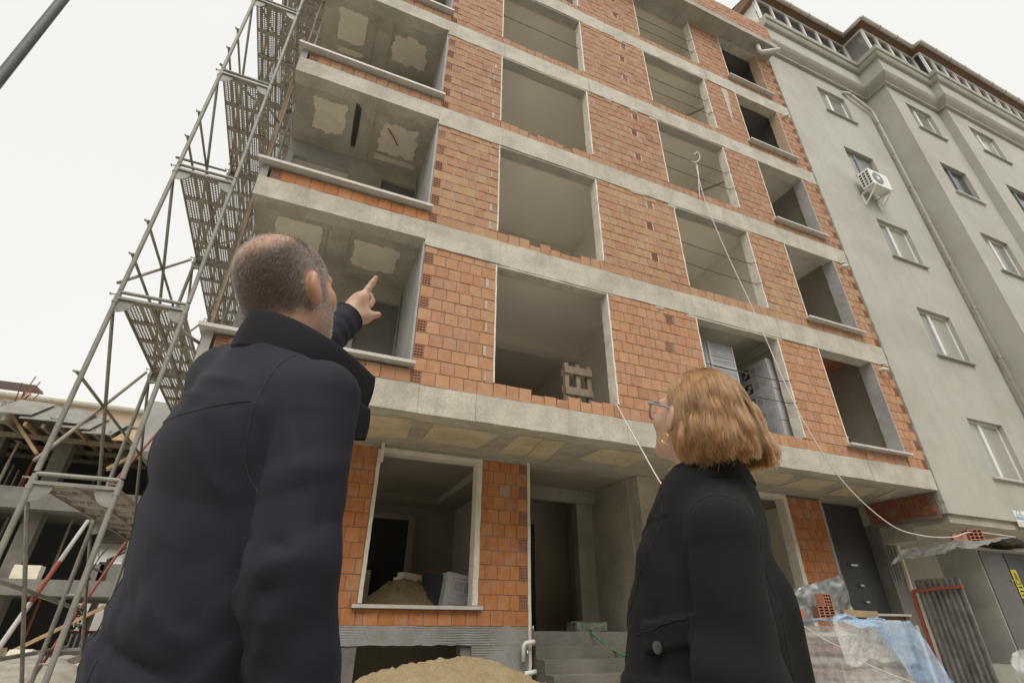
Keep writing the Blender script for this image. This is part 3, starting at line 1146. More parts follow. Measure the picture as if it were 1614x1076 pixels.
# entrance recess
for (x0, x1, y0, y1, z0, z1, mt, nm) in ((1.2, 1.3, 1.7, 4.2, 0.98, 3.44, 'plaster_dim', 'entrance_wall'), (3.32, 3.44, 1.74, 4.2, 0.0, 3.44, 'soffit', 'entrance_wall'),
                                         (1.2, 3.44, 4.2, 4.3, 0.98, 3.44, 'plaster_dim', 'entrance_wall'), (1.3, 3.32, 1.72, 4.2, 0.0, 0.98, 'plinth', 'landing')):
    m = MB()
    m.rough(x0+.001, x1-.001, y0, y1, z0, z1, 0.3, 0.003)
    part(nm, m, mt)
m = MB()
m.rough(1.19, 1.235, 1.485, 1.7, 0.3, 3.44, 0.1, 0.006, 6)
part('jamb_plaster', m, 'jamb')
m = MB()
m.rough(3.36, 3.84, 1.46, 1.735, -0.1, 3.446, 0.2, 0.004)
part('entrance_column', m, 'soffit')
m = MB()
m.box(2.95, 3.31, 3.0, 3.2, 0.98, 3.44)
m.box(1.3, 3.32, 2.9, 3.05, 3.2, 3.44)
part('entrance_frame', m, 'grey_soffit')
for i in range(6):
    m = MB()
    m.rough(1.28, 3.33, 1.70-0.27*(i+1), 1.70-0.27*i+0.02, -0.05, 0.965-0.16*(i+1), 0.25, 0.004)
    part('stair_step', m, 'shell_dark')  # shade on the steps is put into their colour
m = MB()
m.box(1.75, 2.55, 4.14, 4.19, 0.98, 2.95)
door = part('entrance_door', m, 'door_dark')
m = MB()
m.tube([(1.85, 4.13, 1.95), (1.85, 4.08, 1.95), (1.97, 4.08, 1.95)], 0.012, 6)
m.build('handle', MT['galv'], door)
# water pipes on the corner of the entrance
m = MB()
m.tube([(1.08, 1.42, 0.62), (1.08, 1.42, 0.80), (1.10, 1.40, 0.84), (1.24, 1.40, 0.86)], 0.03, 10)
part('water_pipe', m, 'pvc', smooth=True)
m = MB()
m.tube([(1.10, 1.42, -0.05), (1.10, 1.42, 0.42), (1.11, 1.40, 0.48), (1.26, 1.40, 0.50)], 0.032, 10)
m.tube([(1.10, 1.42, 0.28), (1.10, 1.42, 0.33)], 0.05, 10)
part('water_pipe', m, 'pvc', smooth=True)
for (x, z) in ((1.22, 1.0), (1.13, 0.7)):
    m = MB()
    m.tube([(x, 1.44, z), (x, 1.40, z)], 0.018, 8)
    m.tube([(x, 1.40, z-0.03), (x, 1.40, z+0.06)], 0.014, 8)
    part('tap', m, 'zinc', smooth=True)

# right hand end of the ground floor
m = MB()
m.rough(6.93, 7.03, GY-0.015, GY+0.2, 1.0, 3.4, 0.1, 0.006, 6)
part('window_surround', m, 'jamb')
m = MB()
m.rough(4.6, 7.03, GY-0.012, GY+0.2, 3.36, 3.445, 0.2, 0.004, 6)
part('window_surround', m, 'jamb')
m = MB()
m.box(4.6, 7.9, GY+0.001, GY+0.2, -0.1, 0.99)
part('plinth_wall', m, 'plinth')
m = MB()
m.box(3.45, 7.9, 4.4, 4.5, 0.9, 3.44)
part('rear_wall', m, 'plaster')
m = MB()
m.box(7.9, 8.02, 1.7, 4.5, 0.9, 3.44)
part('partition_wall', m, 'plaster')
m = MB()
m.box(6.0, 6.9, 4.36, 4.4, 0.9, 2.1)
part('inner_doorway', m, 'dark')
m = MB()
m.rough(7.955, 8.03, GY-0.01, GY+0.2, 1.3, 3.44, 0.1, 0.005, 6)
part('jamb_plaster', m, 'plaster_grey')
m = MB()
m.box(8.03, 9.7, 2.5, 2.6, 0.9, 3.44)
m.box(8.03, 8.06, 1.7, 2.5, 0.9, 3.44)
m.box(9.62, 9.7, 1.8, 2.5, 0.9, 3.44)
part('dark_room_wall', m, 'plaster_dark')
m = MB()
m.box(8.08, 9.49, 1.72, 1.76, 1.3, 3.42)
dd = part('steel_door', m, 'door_dark')
for (x, z, w) in ((8.62, 2.18, 0.2), (8.74, 1.8, 0.1), (8.76, 1.5, 0.1)):
    m = MB()
    m.box(x, x+w, 1.66, 1.72, z, z+0.035)
    m.build('handle', MT['zinc'], dd)
m = MB()
m.rough(7.98, 9.62, GY-0.09, GY+0.2, 1.265, 1.305, 0.3, 0.002)
part('window_sill', m, 'marble')
m = MB()
m.rough(7.9, 9.53, GY+0.02, GY+0.2, -0.1, 1.26, 0.25, 0.006)
part('plinth_wall', m, 'plinth')
m = MB()
m.rough(9.5, 9.96, GY-0.03, GY+0.3, -0.1, 3.446, 0.2, 0.008)
part('end_column', m, 'plinth')
m = MB()
for i in range(3):
    m.tube([(9.56+i*0.09, GY-0.05, 1.9), (9.56+i*0.09, GY-0.05, 2.7), (9.55+i*0.085, GY-0.04, 3.4)], 0.014, 6)
part('cable_conduit', m, 'galv')

# things left inside the rooms ------------------------------------------------
pal_r = thing('wooden_pallet', 'weathered wooden pallet standing upright in the wide first-floor opening', 'pallet', (1.7, 0.6, S[1]))
for i in range(3):
    m = MB()
    m.box(1.46, 1.98, 0.52, 0.55, S[1]+0.14+i*0.38, S[1]+0.27+i*0.38)
    m.build('plank', MT['wood_old'], pal_r)
for i in range(3):
    m = MB()
    m.box(1.47+i*0.215, 1.545+i*0.215, 0.551, 0.64, S[1]+0.0, S[1]+1.1)
    m.build('stringer', MT['wood_old'], pal_r)
for i in range(4):
    m = MB()
    m.box(1.46, 1.98, 0.641, 0.66, S[1]+0.05+i*0.28, S[1]+0.15+i*0.28)
    m.build('plank', MT['wood'], pal_r)
# ================================================================ grey rendered apartment block next door
grey = thing('grey_apartment_block', 'finished grey rendered apartment block with glazed attic beside the brick shell', 'building', (16, 4, 0))
GX0 = 9.47
PLAN = [(GX0+0.06, -0.02), (14.4, -0.02), (14.4, -0.76), (17.35, -0.76), (17.35, -1.02), (27.0, -1.02)]


def off_plan(o, end=0.0):
    a = PLAN
    return [(a[0][0]-end, a[0][1]-o), (a[1][0]-o, a[1][1]-o), (a[2][0]-o, a[2][1]-o), (a[3][0]-o, a[3][1]-o), (a[4][0]-o, a[4][1]-o), (a[5][0], a[5][1]-o)]


def sweep(profile, end=0.0, step=1.2):
    """profile: list of (offset, z) swept along the street front"""
    m_ = MB()
    rows = []
    for o_, z in profile:
        p = off_plan(o_, end)
        row = []
        for (x0, y0), (x1, y1) in zip(p[:-1], p[1:]):
            n = max(1, int(max(abs(x1-x0), abs(y1-y0))/step))
            for i in range(n):
                row.append((x0+(x1-x0)*i/n, y0+(y1-y0)*i/n, z))
        row.append((*p[-1], z))
        rows.append(row)
    n = min(len(r_) for r_ in rows)
    vs_ = [q for r_ in rows for q in r_[:n]]
    fs = [(j*n+i, j*n+i+1, (j+1)*n+i+1, (j+1)*n+i) for j in range(len(rows)-1) for i in range(n-1)]
    m_.add(vs_, fs)
    # end cap on the left
    m_.add([r_[0] for r_ in rows], [tuple(range(len(rows)))])
    return m_


def wall_front(m_, x0, x1, z0, z1, y, holes, depth=0.16):
    xs = sorted({x0, x1, *[h[0] for h in holes], *[h[1] for h in holes]})
    zs = sorted({z0, z1, *[h[2] for h in holes], *[h[3] for h in holes]})
    for a, b in zip(xs[:-1], xs[1:]):
        for c, d in zip(zs[:-1], zs[1:]):
            if any(h[0] <= a and b <= h[1] and h[2] <= c and d <= h[3] for h in holes):
                continue
            m_.add([(a, y, c), (b, y, c), (b, y, d), (a, y, d)], [(0, 1, 2, 3)])
    for a, b, c, d in holes:
        yb = y+depth
        m_.add([(a, y, c), (b, y, c), (b, y, d), (a, y, d), (a, yb, c), (b, yb, c), (b, yb, d), (a, yb, d)],
               [(0, 4, 5, 1), (1, 5, 6, 2), (2, 6, 7, 3), (3, 7, 4, 0)])


def window(x0, x1, z0, z1, y, style='white', curtain=True):
    fm = MT['pvc'] if style == 'white' else MT['pvc_grey']
    yb = y+0.1
    m_ = MB()
    t = 0.06
    m_.box(x0, x1, yb, yb+0.05, z0, z0+t)
    m_.box(x0, x1, yb, yb+0.05, z1-t, z1)
    m_.box(x0, x0+t, yb, yb+0.05, z0+t, z1-t)
    m_.box(x1-t, x1, yb, yb+0.05, z0+t, z1-t)
    xm = x0+(x1-x0)*0.42
    m_.box(xm-0.055, xm+0.055, yb-0.008, yb+0.045, z0+t, z1-t)
    w = m_.build('window', fm, grey)
    for a, b in ((x0+t, xm-0.055), (xm+0.055, x1-t)):
        m_ = MB()
        m_.box(a, b, yb+0.02, yb+0.028, z0+t, z1-t)
        m_.build('pane', MT[random.choice(['glass', 'glass', 'glass_mid'])] if curtain else MT['glass_dark'], w)
    m_ = MB()
    m_.box(x0-0.06, x1+0.07, y-0.07, y+0.1, z0-0.04, z0)
    m_.build('sill', MT['marble'] if style != 'white' or z0 < 5 else MT['render_dark'], w)


ZG0, ZG1 = 3.02, 18.06
AZ = [(3.93, 5.30), (6.93, 8.33), (9.99, 11.37), (13.08, 14.40), (16.13, 17.42)]
holesA = [(11.60, 12.96, a, b) for a, b in AZ]
holesB = [(15.18, 16.58, a+0.06, b+0.12) for a, b in AZ]
holesC = [(18.35, 19.95, a+0.08, b+0.15) for a, b in AZ]
m = MB()
wall_front(m, GX0, 14.4, ZG0, ZG1, -0.02, holesA)
m.add([(14.4, -0.02, ZG0), (14.4, -0.76, ZG0), (14.4, -0.76, ZG1), (14.4, -0.02, ZG1)], [(0, 1, 2, 3)])
wall_front(m, 14.4, 17.35, ZG0, ZG1, -0.76, holesB)
m.add([(17.35, -0.76, ZG0), (17.35, -1.02, ZG0), (17.35, -1.02, ZG1), (17.35, -0.76, ZG1)], [(0, 1, 2, 3)])
wall_front(m, 17.35, 27.0, ZG0, ZG1, -1.02, holesC)
m.add([(GX0, -0.02, ZG0), (GX0, -0.02, ZG1+1.3), (GX0, 9.0, ZG1+1.3), (GX0, 9.0, ZG0)], [(0, 1, 2, 3)])
m.add([(GX0, -0.02, ZG0), (GX0, 1.6, ZG0), (14.4, 1.6, ZG0), (14.4, -0.02, ZG0)], [(0, 1, 2, 3)])
m.add([(14.4, -0.76, ZG0), (14.4, 1.6, ZG0), (17.35, 1.6, ZG0), (17.35, -0.76, ZG0)], [(0, 1, 2, 3)])
m.add([(17.35, -1.02, ZG0), (17.35, 1.6, ZG0), (27, 1.6, ZG0), (27, -1.02, ZG0)], [(0, 1, 2, 3)])
m.build('wall', MT['render'], grey)
# dark rooms behind the windows so that the glass has depth
m = MB()
m.box(GX0+0.05, 26.9, 0.5, 0.6, ZG0+0.05, ZG1)
m.build('inner_wall', MT['plaster_dark'], grey)
# ragged broken edge of render where the two buildings meet
m = MB()
vs_, n = [], 170
for i in range(n+1):
    z = ZG0+(ZG1-ZG0)*i/n
    x = GX0-0.005-0.035*abs(noise.noise(Vector((0, 3, z*2.5))))-0.02*noise.noise(Vector((1, 0, z*9)))
    vs_ += [(x, -0.035, z), (GX0+0.05, -0.024, z), (x, 0.05, z)]
m.add(vs_, [q for i in range(n) for q in ((3*i, 3*i+1, 3*i+4, 3*i+3), (3*i+2, 3*i, 3*i+3, 3*i+5))])
m.build('render_edge', MT['render'], grey)
for i, (a, b, c, d) in enumerate(holesA):
    window(a, b, c, d, -0.02, 'grey' if i == 3 else 'white')
for i, (a, b, c, d) in enumerate(holesB):
    window(a, b, c, d, -0.76, 'grey' if i == 3 else 'white', curtain=i != 3)
for i, (a, b, c, d) in enumerate(holesC):
    window(a, b, c, d, -1.02, 'grey' if i == 3 else 'white', curtain=i not in (3, 2))
# cornice, parapet and ledge
sweep([(0.0, 18.055), (0.09, 18.06), (0.10, 18.14), (0.16, 18.2), (0.22, 18.27), (0.27, 18.36), (0.29, 18.42), (0.25, 18.43)], 0.08).build('cornice', MT['render_dark'], grey)
sweep([(0.25, 18.425), (0.27, 18.43), (0.27, 19.10)], 0.1).build('parapet', MT['render'], grey)
sweep([(0.27, 19.10), (0.36, 19.12), (0.40, 19.2), (0.41, 19.33), (0.46, 19.35), (0.47, 19.5), (0.47, 19.53), (0.0, 19.54)], 0.1).build('ledge', MT['render_dark'], grey)
# attic glazing
G0, G1, GO = 19.55, 20.98, 0.25
pl = off_plan(GO, 0.0)
runs = [(pl[0], pl[1]), (pl[1], pl[2]), (pl[2], pl[3]), (pl[3], pl[4]), (pl[4], pl[5])]
for ri, ((x0, y0), (x1, y1)) in enumerate(runs):
    L_ = math.hypot(x1-x0, y1-y0)
    n = max(1, int(round(L_/0.72)))
    d = Vector(((x1-x0)/L_, (y1-y0)/L_, 0))
    nrm = Vector((d.y, -d.x, 0))
    a = Vector((x0, y0, 0))
    m = MB()
    for zz in ((G0, G0+0.07), (G1-0.07, G1)):
        m.bar(a+Vector((0, 0, (zz[0]+zz[1])/2)), a+d*L_+Vector((0, 0, (zz[0]+zz[1])/2)), 0.07, 0.07)
    for i in range(n+1):
        t = L_*i/n
        w = 0.11 if i % 2 == 0 else 0.07
        m.bar(a+d*t+Vector((0, 0, G0+0.071)), a+d*t+Vector((0, 0, G1-0.071)), w, 0.068, up=tuple(nrm))
    fr = m.build('attic_window', MT['pvc'], grey)
    for i in range(n):
        m = MB()
        p0, p1 = a+d*(L_*i/n+0.05), a+d*(L_*(i+1)/n-0.05)
        q = nrm*(-0.01)
        m.add([p0+q+Vector((0, 0, G0+0.07)), p1+q+Vector((0, 0, G0+0.07)), p1+q+Vector((0, 0, G1-0.07)), p0+q+Vector((0, 0, G1-0.07))], [(0, 1, 2, 3)])
        m.build('pane', MT['glass_dark'] if ri != 1 else MT['glass'], fr)
# white side panel at the party wall
m = MB()
m.box(GX0-0.02, GX0+0.05, -0.2, 1.6, 19.2, 21.12)
m.build('side_panel', MT['white_wall'], grey)
# roof: brown boarded eave with white gutter
sweep([(0.2, 20.99), (0.46, 21.12), (0.48, 21.1), (0.2, 21.35)], 0.3, step=3.0).build('eave_boards', MT['wood_brown'], grey)
gp = off_plan(0.53, 0.35)
m = MB()
for (x0, y0), (x1, y1) in zip(gp[:-1], gp[1:]):
    m.tube([(x0, y0, 21.12), (x1, y1, 21.12)], 0.075, 10)
m.build('gutter', MT['cream_pipe'], grey, smooth=True)
m = MB()
for (x0, y0), (x1, y1) in zip(gp[:-1], gp[1:]):
    n = int(math.hypot(x1-x0, y1-y0)/0.9)
    for i in range(1, n):
        x, y = x0+(x1-x0)*i/n, y0+(y1-y0)*i/n
        m.tube([(x-0.015, y, 21.12), (x+0.015, y, 21.12)], 0.088, 10)
m.build('gutter_bracket', MT['galv'], grey)
m = MB()
m.add([(9.3, 0.1, 21.2), (27, 0.1, 21.2), (27, 6, 23.0), (9.3, 6, 23.0)], [(0, 1, 2, 3)])
m.add([(9.3, 0.1, 20.9), (27, 0.1, 20.9), (27, 0.1, 21.2), (9.3, 0.1, 21.2)], [(0, 1, 2, 3)])
m.build('roof', MT['tile_roof'], grey)
m = MB()
m.box(9.25, 9.4, -0.4, 6.0, 20.6, 21.1)
m.build('verge', MT['wood_brown'], grey)
# downpipe
m = MB()
m.tube([(13.0, -0.06, 17.78), (13.25, -0.12, 17.78), (13.32, -0.13, 17.7)], 0.056, 10)
m.tube([(13.32, -0.13, 17.72), (14.12, -0.13, 17.35), (14.22, -0.13, 17.2), (14.22, -0.13, 3.0)], 0.052, 10)
dp = m.build('downpipe', MT['cream_pipe'], grey, smooth=True)
for i in range(9):
    z = 16.6-i*1.55
    m = MB()
    m.tube([(14.22, -0.13, z), (14.22, -0.13, z+0.09)], 0.062, 10)
    m.box(14.26, 14.38, -0.15, -0.11, z+0.02, z+0.06)
    m.build('bracket', MT['galv_dark'], dp)
# lower storey set back under the upper floors
m = MB()
m.rough(9.965, 27, 1.55, 1.7, -0.1, 2.62, 0.4, 0.006)
m.build('lower_wall', MT['render_dark'], grey)
m = MB()
m.rough(9.55, 27, 0.75, 1.54, 2.62, ZG0-0.002, 0.3, 0.008)
m.build('lower_beam', MT['soffit'], grey)
m = MB()
m.rough(9.55, 14.5, 0.05, 0.745, 2.86, ZG0-0.003, 0.3, 0.01)
m.build('lower_soffit', MT['soffit'], grey)
# old red brick showing in the gap
for j in range(2):
    for i in range(5):
        m = MB()
        m.rough(GX0-0.02, GX0+0.02, 0.16+i*0.26+0.1*(j % 2), 0.16+i*0.26+0.25+0.1*(j % 2), 3.04+j*0.2, 3.225+j*0.2, 0.1, 0.006)
        o = m.build('old_brick', MT['brick'], grey)
        set_colour(o.data, (0.30, 0.095+0.02*random.random(), 0.06))
m = MB()
m.rough(GX0-0.005, GX0+0.015, 0.1, 1.54, 2.95, 3.449, 0.2, 0.01)
m.build('gap_mortar', MT['mortar_dark'], grey)
m = MB()
vs_, n = [], 40
for i in range(n+1):
    z = 0.1+2.6*i/n
    w = 0.03+0.03*abs(noise.noise(Vector((2, 0, z*3))))
    x = 9.95+0.03*noise.noise(Vector((5, 0, z*2)))
    vs_ += [(x-w, 1.42, z), (x+w, 1.42, z), (x+w, 1.56, z), (x-w, 1.56, z)]
m.add(vs_, [q for i in range(n) for q in [(4*i+t, 4*i+(t+1) % 4, 4*i+4+(t+1) % 4, 4*i+4+t) for t in range(4)]])
m.build('foam_seam', MT['jamb'], grey)

# outdoor unit on the wall
pac = ray_y(1384, 285, -0.42)
ac = thing('air_conditioner', 'white outdoor air conditioner on wall brackets below a grey-framed window', 'air conditioner', (pac.x, -0.25, pac.z-0.4))
x0, x1, z0, z1 = pac.x-0.42, pac.x+0.42, pac.z-0.3, pac.z+0.3
m = MB()
m.box(x0, x1, -0.48, -0.17, z0, z1)
body = m.build('casing', MT['pvc'], ac)
m = MB()
for i in range(5):
    for j in range(3):
        m.box(x0-0.006, x0-0.001, -0.46+j*0.1, -0.40+j*0.1, z0+0.06+i*0.1, z0+0.12+i*0.1)
m.build('louvre', MT['print_black'], ac)
m = MB()
cx_, cz_ = pac.x-0.1, pac.z
m.tube([(cx_, -0.47, cz_), (cx_, -0.492, cz_)], 0.22, 20)
m.build('fan_grille', MT['pvc_grey'], ac)
m = MB()
m.tube([(cx_, -0.49, cz_), (cx_, -0.5, cz_)], 0.07, 14)
m.build('fan_hub', MT['pvc'], ac)
for x in (x0+0.08, x1-0.1):
    m = MB()
    m.bar((x, -0.03, z0-0.03), (x, -0.52, z0-0.03), 0.04)
    m.bar((x, -0.045, z0-0.45), (x, -0.045, z0-0.01), 0.04)
    m.bar((x, -0.05, z0-0.43), (x, -0.48, z0-0.05), 0.03)
    m.build('bracket', MT['pvc'], ac)
m = MB()
m.tube([(x1, -0.25, pac.z), (x1+0.1, -0.2, pac.z-0.2), (x1+0.05, -0.1, pac.z-0.35), (x1-0.1, -0.05, pac.z-0.4)], 0.02, 6)
m.tube([(x1-0.15, -0.05, pac.z+0.5), (x1-0.05, -0.06, pac.z+0.45), (x1+0.02, -0.08, pac.z+0.2)], 0.015, 6)
m.build('hose', MT['pvc'], ac)

# paper notice on the wall
q0, q1, q2, q3 = [ray_y(*q, -0.03) for q in ((1595, 803), (1625, 809), (1634, 835), (1604, 829))]
nt_ = thing('paper_notice', 'white paper notice with a blue band near the bottom of the grey wall', 'notice', q3)
x0, x1, z0, z1 = q0.x, q0.x+0.75, q3.z, q0.z
m = MB()
m.box(x0, x1, -0.035, -0.022, z0, z1)
m.build('sheet', MT['paper'], nt_)
m = MB()
m.box(x0+0.02, x1-0.02, -0.0375, -0.0355, z0+0.42*(z1-z0), z0+0.62*(z1-z0))
m.build('blue_band', MT['print_blue'], nt_)
m = MB()
m.box(x0+0.02, x1-0.02, -0.0372, -0.0355, z0+0.06*(z1-z0), z0+0.34*(z1-z0))
m.build('pink_band', material('pale_pink_print', (0.62, 0.50, 0.47), bump=0, grain=0), nt_)
text_mesh('lettering', 'ZIL', 0.2, Matrix(((1, 0, 0, x0+0.05), (0, 0, -1, -0.0375), (0, 1, 0, z0+0.68*(z1-z0)), (0, 0, 0, 1))), MT['print_grey'], nt_)
# ================================================================ scaffold along the left side
SX0, SX1, SY0, BAY = -4.51, -3.85, -0.25, 2.05
scaf = thing('steel_scaffold', 'tall galvanised steel frame scaffold with perforated decks beside the building', 'scaffold', (SX0, SY0, 0))
LV = [2.26+2.0*i for i in range(9)]
NB = 3


def frame_mesh():
    m_ = MB()
    w = SX1-SX0
    for x in (0, w):
        m_.tube([(x, 0, -2.0), (x, 0, -0.02)], 0.0242, 10)
        m_.tube([(x, 0, -0.16), (x, 0, -0.05)], 0.029, 10)
    m_.tube([(0, 0, -0.02), (w, 0, -0.02)], 0.021, 10)
    m_.bar((0, 0.0, -0.10), (w, 0.0, -0.10), 0.05, 0.03)
    # pierced quarter plates below the rail
    for sx, x in ((1, 0.02), (-1, w-0.02)):
        n = 8
        poly = [(x, -0.004, -0.12)]+[(x+sx*0.15*math.cos(a), -0.004, -0.12-0.15*math.sin(a)) for a in [math.pi/2*i/n for i in range(n+1)]]
        m_.prism(poly, (0, 0.008, 0))
    for x in (0, w):
        for z in (-0.06, -1.0, -1.5):
            m_.tube([(x-0.02, 0, z), (x-0.075, 0, z)], 0.008, 5)
            m_.box(x-0.08, x-0.07, -0.02, 0.02, z-0.006, z+0.006)
    return m_.mesh('scaffold_frame', [MT['galv']])


fme = frame_mesh()
fme.polygons.foreach_set('use_smooth', [True]*len(fme.polygons))
fme.set_sharp_from_angle(angle=R(40))
for b in range(NB+1):
    for z in LV:
        o = bpy.data.objects.new('scaffold_frame', fme)
        COL.objects.link(o)
        o.parent = scaf
        o.location = Vector((SX0, SY0+b*BAY, z))-origin_of(scaf)
for b in range(NB+1):
    for x in (SX0, SX1):
        m = MB()
        m.tube([(x, SY0+b*BAY, 0.0), (x, SY0+b*BAY, 0.27)], 0.018, 8)
        m.box(x-0.07, x+0.07, SY0+b*BAY-0.07, SY0+b*BAY+0.07, -0.03, 0.01)
        m.build('base_jack', MT['galv_dark'], scaf)


def plank_mesh(w, L_):
    """perforated steel plank, pressed edges and cross ribs"""
    m_ = MB()
    px_, py_ = 0.034, 0.034
    nx, ny = int(w/px_), int(L_/py_)
    ox, oy = (w-nx*px_)/2, (L_-ny*py_)/2
    solid_cols = {4}
    for j in range(ny):
        for i in range(nx):
            x0, y0 = ox+i*px_, oy+j*py_
            if i in solid_cols or j % 15 == 0:
                m_.add([(x0, y0, 0), (x0+px_, y0, 0), (x0+px_, y0+py_, 0), (x0, y0+py_, 0)], [(3, 2, 1, 0)])
                continue
            h = 0.0085
            sh = 0.004 if i % 2 else -0.004
            cx_, cy_ = x0+px_/2, y0+py_/2+sh
            ou = [(x0, y0), (x0+px_/2, y0), (x0+px_, y0), (x0+px_, y0+py_/2), (x0+px_, y0+py_), (x0+px_/2, y0+py_), (x0, y0+py_), (x0, y0+py_/2)]
            inn = [(cx_+h*1.15*math.cos(a), cy_+h*1.15*math.sin(a)) for a in [R(225+45*t) for t in range(8)]]
            vs2 = [(q[0], q[1], 0) for q in ou+inn]
            m_.add(vs2, [(t+8, (t+1) % 8+8, (t+1) % 8, t) for t in range(8)])
    for x in (0, w):
        m_.box(x-0.012 if x else -0.002, x+0.002 if x else 0.012, 0, L_, -0.045, 0.001)
    for j in range(1, 4):
        m_.box(0.013, w-0.013, L_*j/4-0.03, L_*j/4+0.03, -0.035, -0.002)
    m_.box(0.013, w-0.013, 0.0, 0.05, -0.04, -0.002)
    m_.box(0.013, w-0.013, L_-0.05, L_, -0.04, -0.002)
    return m_.mesh('deck_plank', [MT['galv_dark']])


pme = plank_mesh(0.305, BAY-0.06)
for b in range(NB):
    for z in LV:
        for i in range(2):
            o = bpy.data.objects.new('deck_plank', pme)
            COL.objects.link(o)
            o.parent = scaf
            o.location = Vector((SX0+0.02+i*0.315, SY0+b*BAY+0.03, z-0.075))-origin_of(scaf)
# guard rails, diagonals on the outer side
for b in range(NB):
    y0, y1 = SY0+b*BAY, SY0+(b+1)*BAY
    for li, z in enumerate(LV):
        if b == 0 or li < 4:
            for dz in (0.5, 1.0):
                if li > 0 or dz == 1.0:
                    m = MB()
                    m.tube([(SX0-0.05, y0, z+dz), (SX0-0.05, y1, z+dz)], 0.017, 7)
                    m.build('guard_rail', MT['galv'], scaf, smooth=True)
        m = MB()
        m.tube([(SX0-0.03, y0+0.02, z-0.12), (SX0-0.03, y1-0.02, z-1.9)], 0.019, 7)
        m.build('diagonal_brace', MT['galv'], scaf, smooth=True)
        if li != 0 or b > 0:
            m = MB()
            m.tube([(SX0-0.06, y0+0.02, z-1.9), (SX0-0.06, y1-0.02, z-0.12)], 0.019, 7)
            m.build('diagonal_brace', MT['red_steel'] if (b, li) in ((1, 0), (1, 1)) else MT['galv_dark'], scaf, smooth=True)
# red and white painted brace at the bottom
pa, pb = ray_x(-20, 1040, SX0-0.08), Vector((SX0-0.06, SY0+BAY, LV[0]-0.12))
pa = Vector((SX0-0.06, pa.y, pa.z))
for t0, t1, mt in ((0.0, 0.34, 'white_paint'), (0.34, 0.64, 'red_steel'), (0.64, 1.0, 'white_paint')):
    m = MB()
    m.tube([pa.lerp(pb, t0), pa.lerp(pb, t1)], 0.024, 9)
    m.build('striped_brace', MT[mt], scaf, smooth=True)
# low ledger tubes
for (a, b_) in (((SX0-0.06, SY0-0.3, 1.42), (SX0-0.06, SY0+BAY*1.6, 1.18)), ((SX0-0.07, SY0-0.3, 0.72), (SX0-0.07, SY0+BAY*1.5, 0.78))):
    m = MB()
    m.tube([a, b_], 0.022, 8)
    m.build('ledger_tube', MT['galv'], scaf, smooth=True)
# inner tie tubes to the wall
for li in (1, 3, 5):
    m = MB()
    m.tube([(SX1, SY0+0.12, LV[li]-0.3), (SX1+0.18, SY0+0.4, LV[li]-0.3)], 0.02, 8)
    m.build('wall_tie', MT['galv'], scaf, smooth=True)
# long timber leaning up between the decks and the balconies
m = MB()
m.tube([(-3.79, 0.9, 2.6), (-3.74, 0.45, 9.4)], 0.03, 7)
m.single('timber_pole', MT['wood_old'], 'long thin timber pole leaning between scaffold and balconies', 'pole')

# ================================================================ street lamp post
mp = MB()
mp.tube([(-5.82, -1.3, -0.1), (-5.82, -1.3, 0.6), (-5.82, -1.3, 9.5)], [0.07, 0.056, 0.045], 16)
lamp = thing('street_pole', 'dark grey metal street pole rising at the upper left corner', 'pole', (-5.82, -1.3, 0))
mp.build('shaft', MT['pole'], lamp, smooth=True)
m = MB()
m.tube([(-5.82, -1.3, 0.0), (-5.82, -1.3, 0.5)], 0.11, 14)
m.build('base_sleeve', MT['pole'], lamp, smooth=True)
m = MB()
m.tube([(-5.82, -1.3, 9.4), (-5.82, -1.5, 9.75), (-5.82, -2.4, 9.9)], 0.035, 10)
m.build('arm', MT['pole'], lamp, smooth=True)
m = MB()
m.box(-5.94, -5.70, -3.0, -2.35, 9.84, 9.96)
m.build('lamp_head', MT['pole'], lamp)

# ================================================================ second site: concrete frame still in formwork
YS = 17.0


def ys(px, py):
    return ray_y(px, py, YS)


shell = thing('concrete_frame_building', 'low concrete frame building still propped in timber formwork behind the scaffold', 'building', (-11, 20, 0))
xr = ys(186, 920).x
xl = -22.0
zt = ys(0, 665).z
zm1, zm0 = ys(60, 768).z, ys(60, 802).z
zl1, zl0 = ys(60, 912).z, ys(60, 938).z
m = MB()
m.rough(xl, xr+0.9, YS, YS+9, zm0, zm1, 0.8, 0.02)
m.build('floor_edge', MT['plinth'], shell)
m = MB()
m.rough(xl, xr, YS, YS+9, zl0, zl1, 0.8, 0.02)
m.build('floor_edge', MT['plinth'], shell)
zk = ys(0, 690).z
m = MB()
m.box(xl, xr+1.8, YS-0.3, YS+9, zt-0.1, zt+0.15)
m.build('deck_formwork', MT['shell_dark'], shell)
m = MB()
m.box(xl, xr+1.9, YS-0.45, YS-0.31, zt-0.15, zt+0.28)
m.build('edge_form', MT['shell_dark'], shell)
for i in range(34):
    x = xl+i*0.5
    if x > xr+1.7:
        break
    m = MB()
    m.bar((x, YS-0.9-random.random()*0.5, zt-0.22), (x, YS+8, zt-0.22), 0.09, 0.14)
    m.build('joist', MT['wood_old'] if i % 3 else MT['wood'], shell)
for j in range(4):
    m = MB()
    m.bar((xl, YS+0.1+j*1.6, zt-0.38), (xr+1.6, YS+0.1+j*1.6, zt-0.38), 0.12, 0.16)
    m.build('bearer', MT['wood_old'], shell)
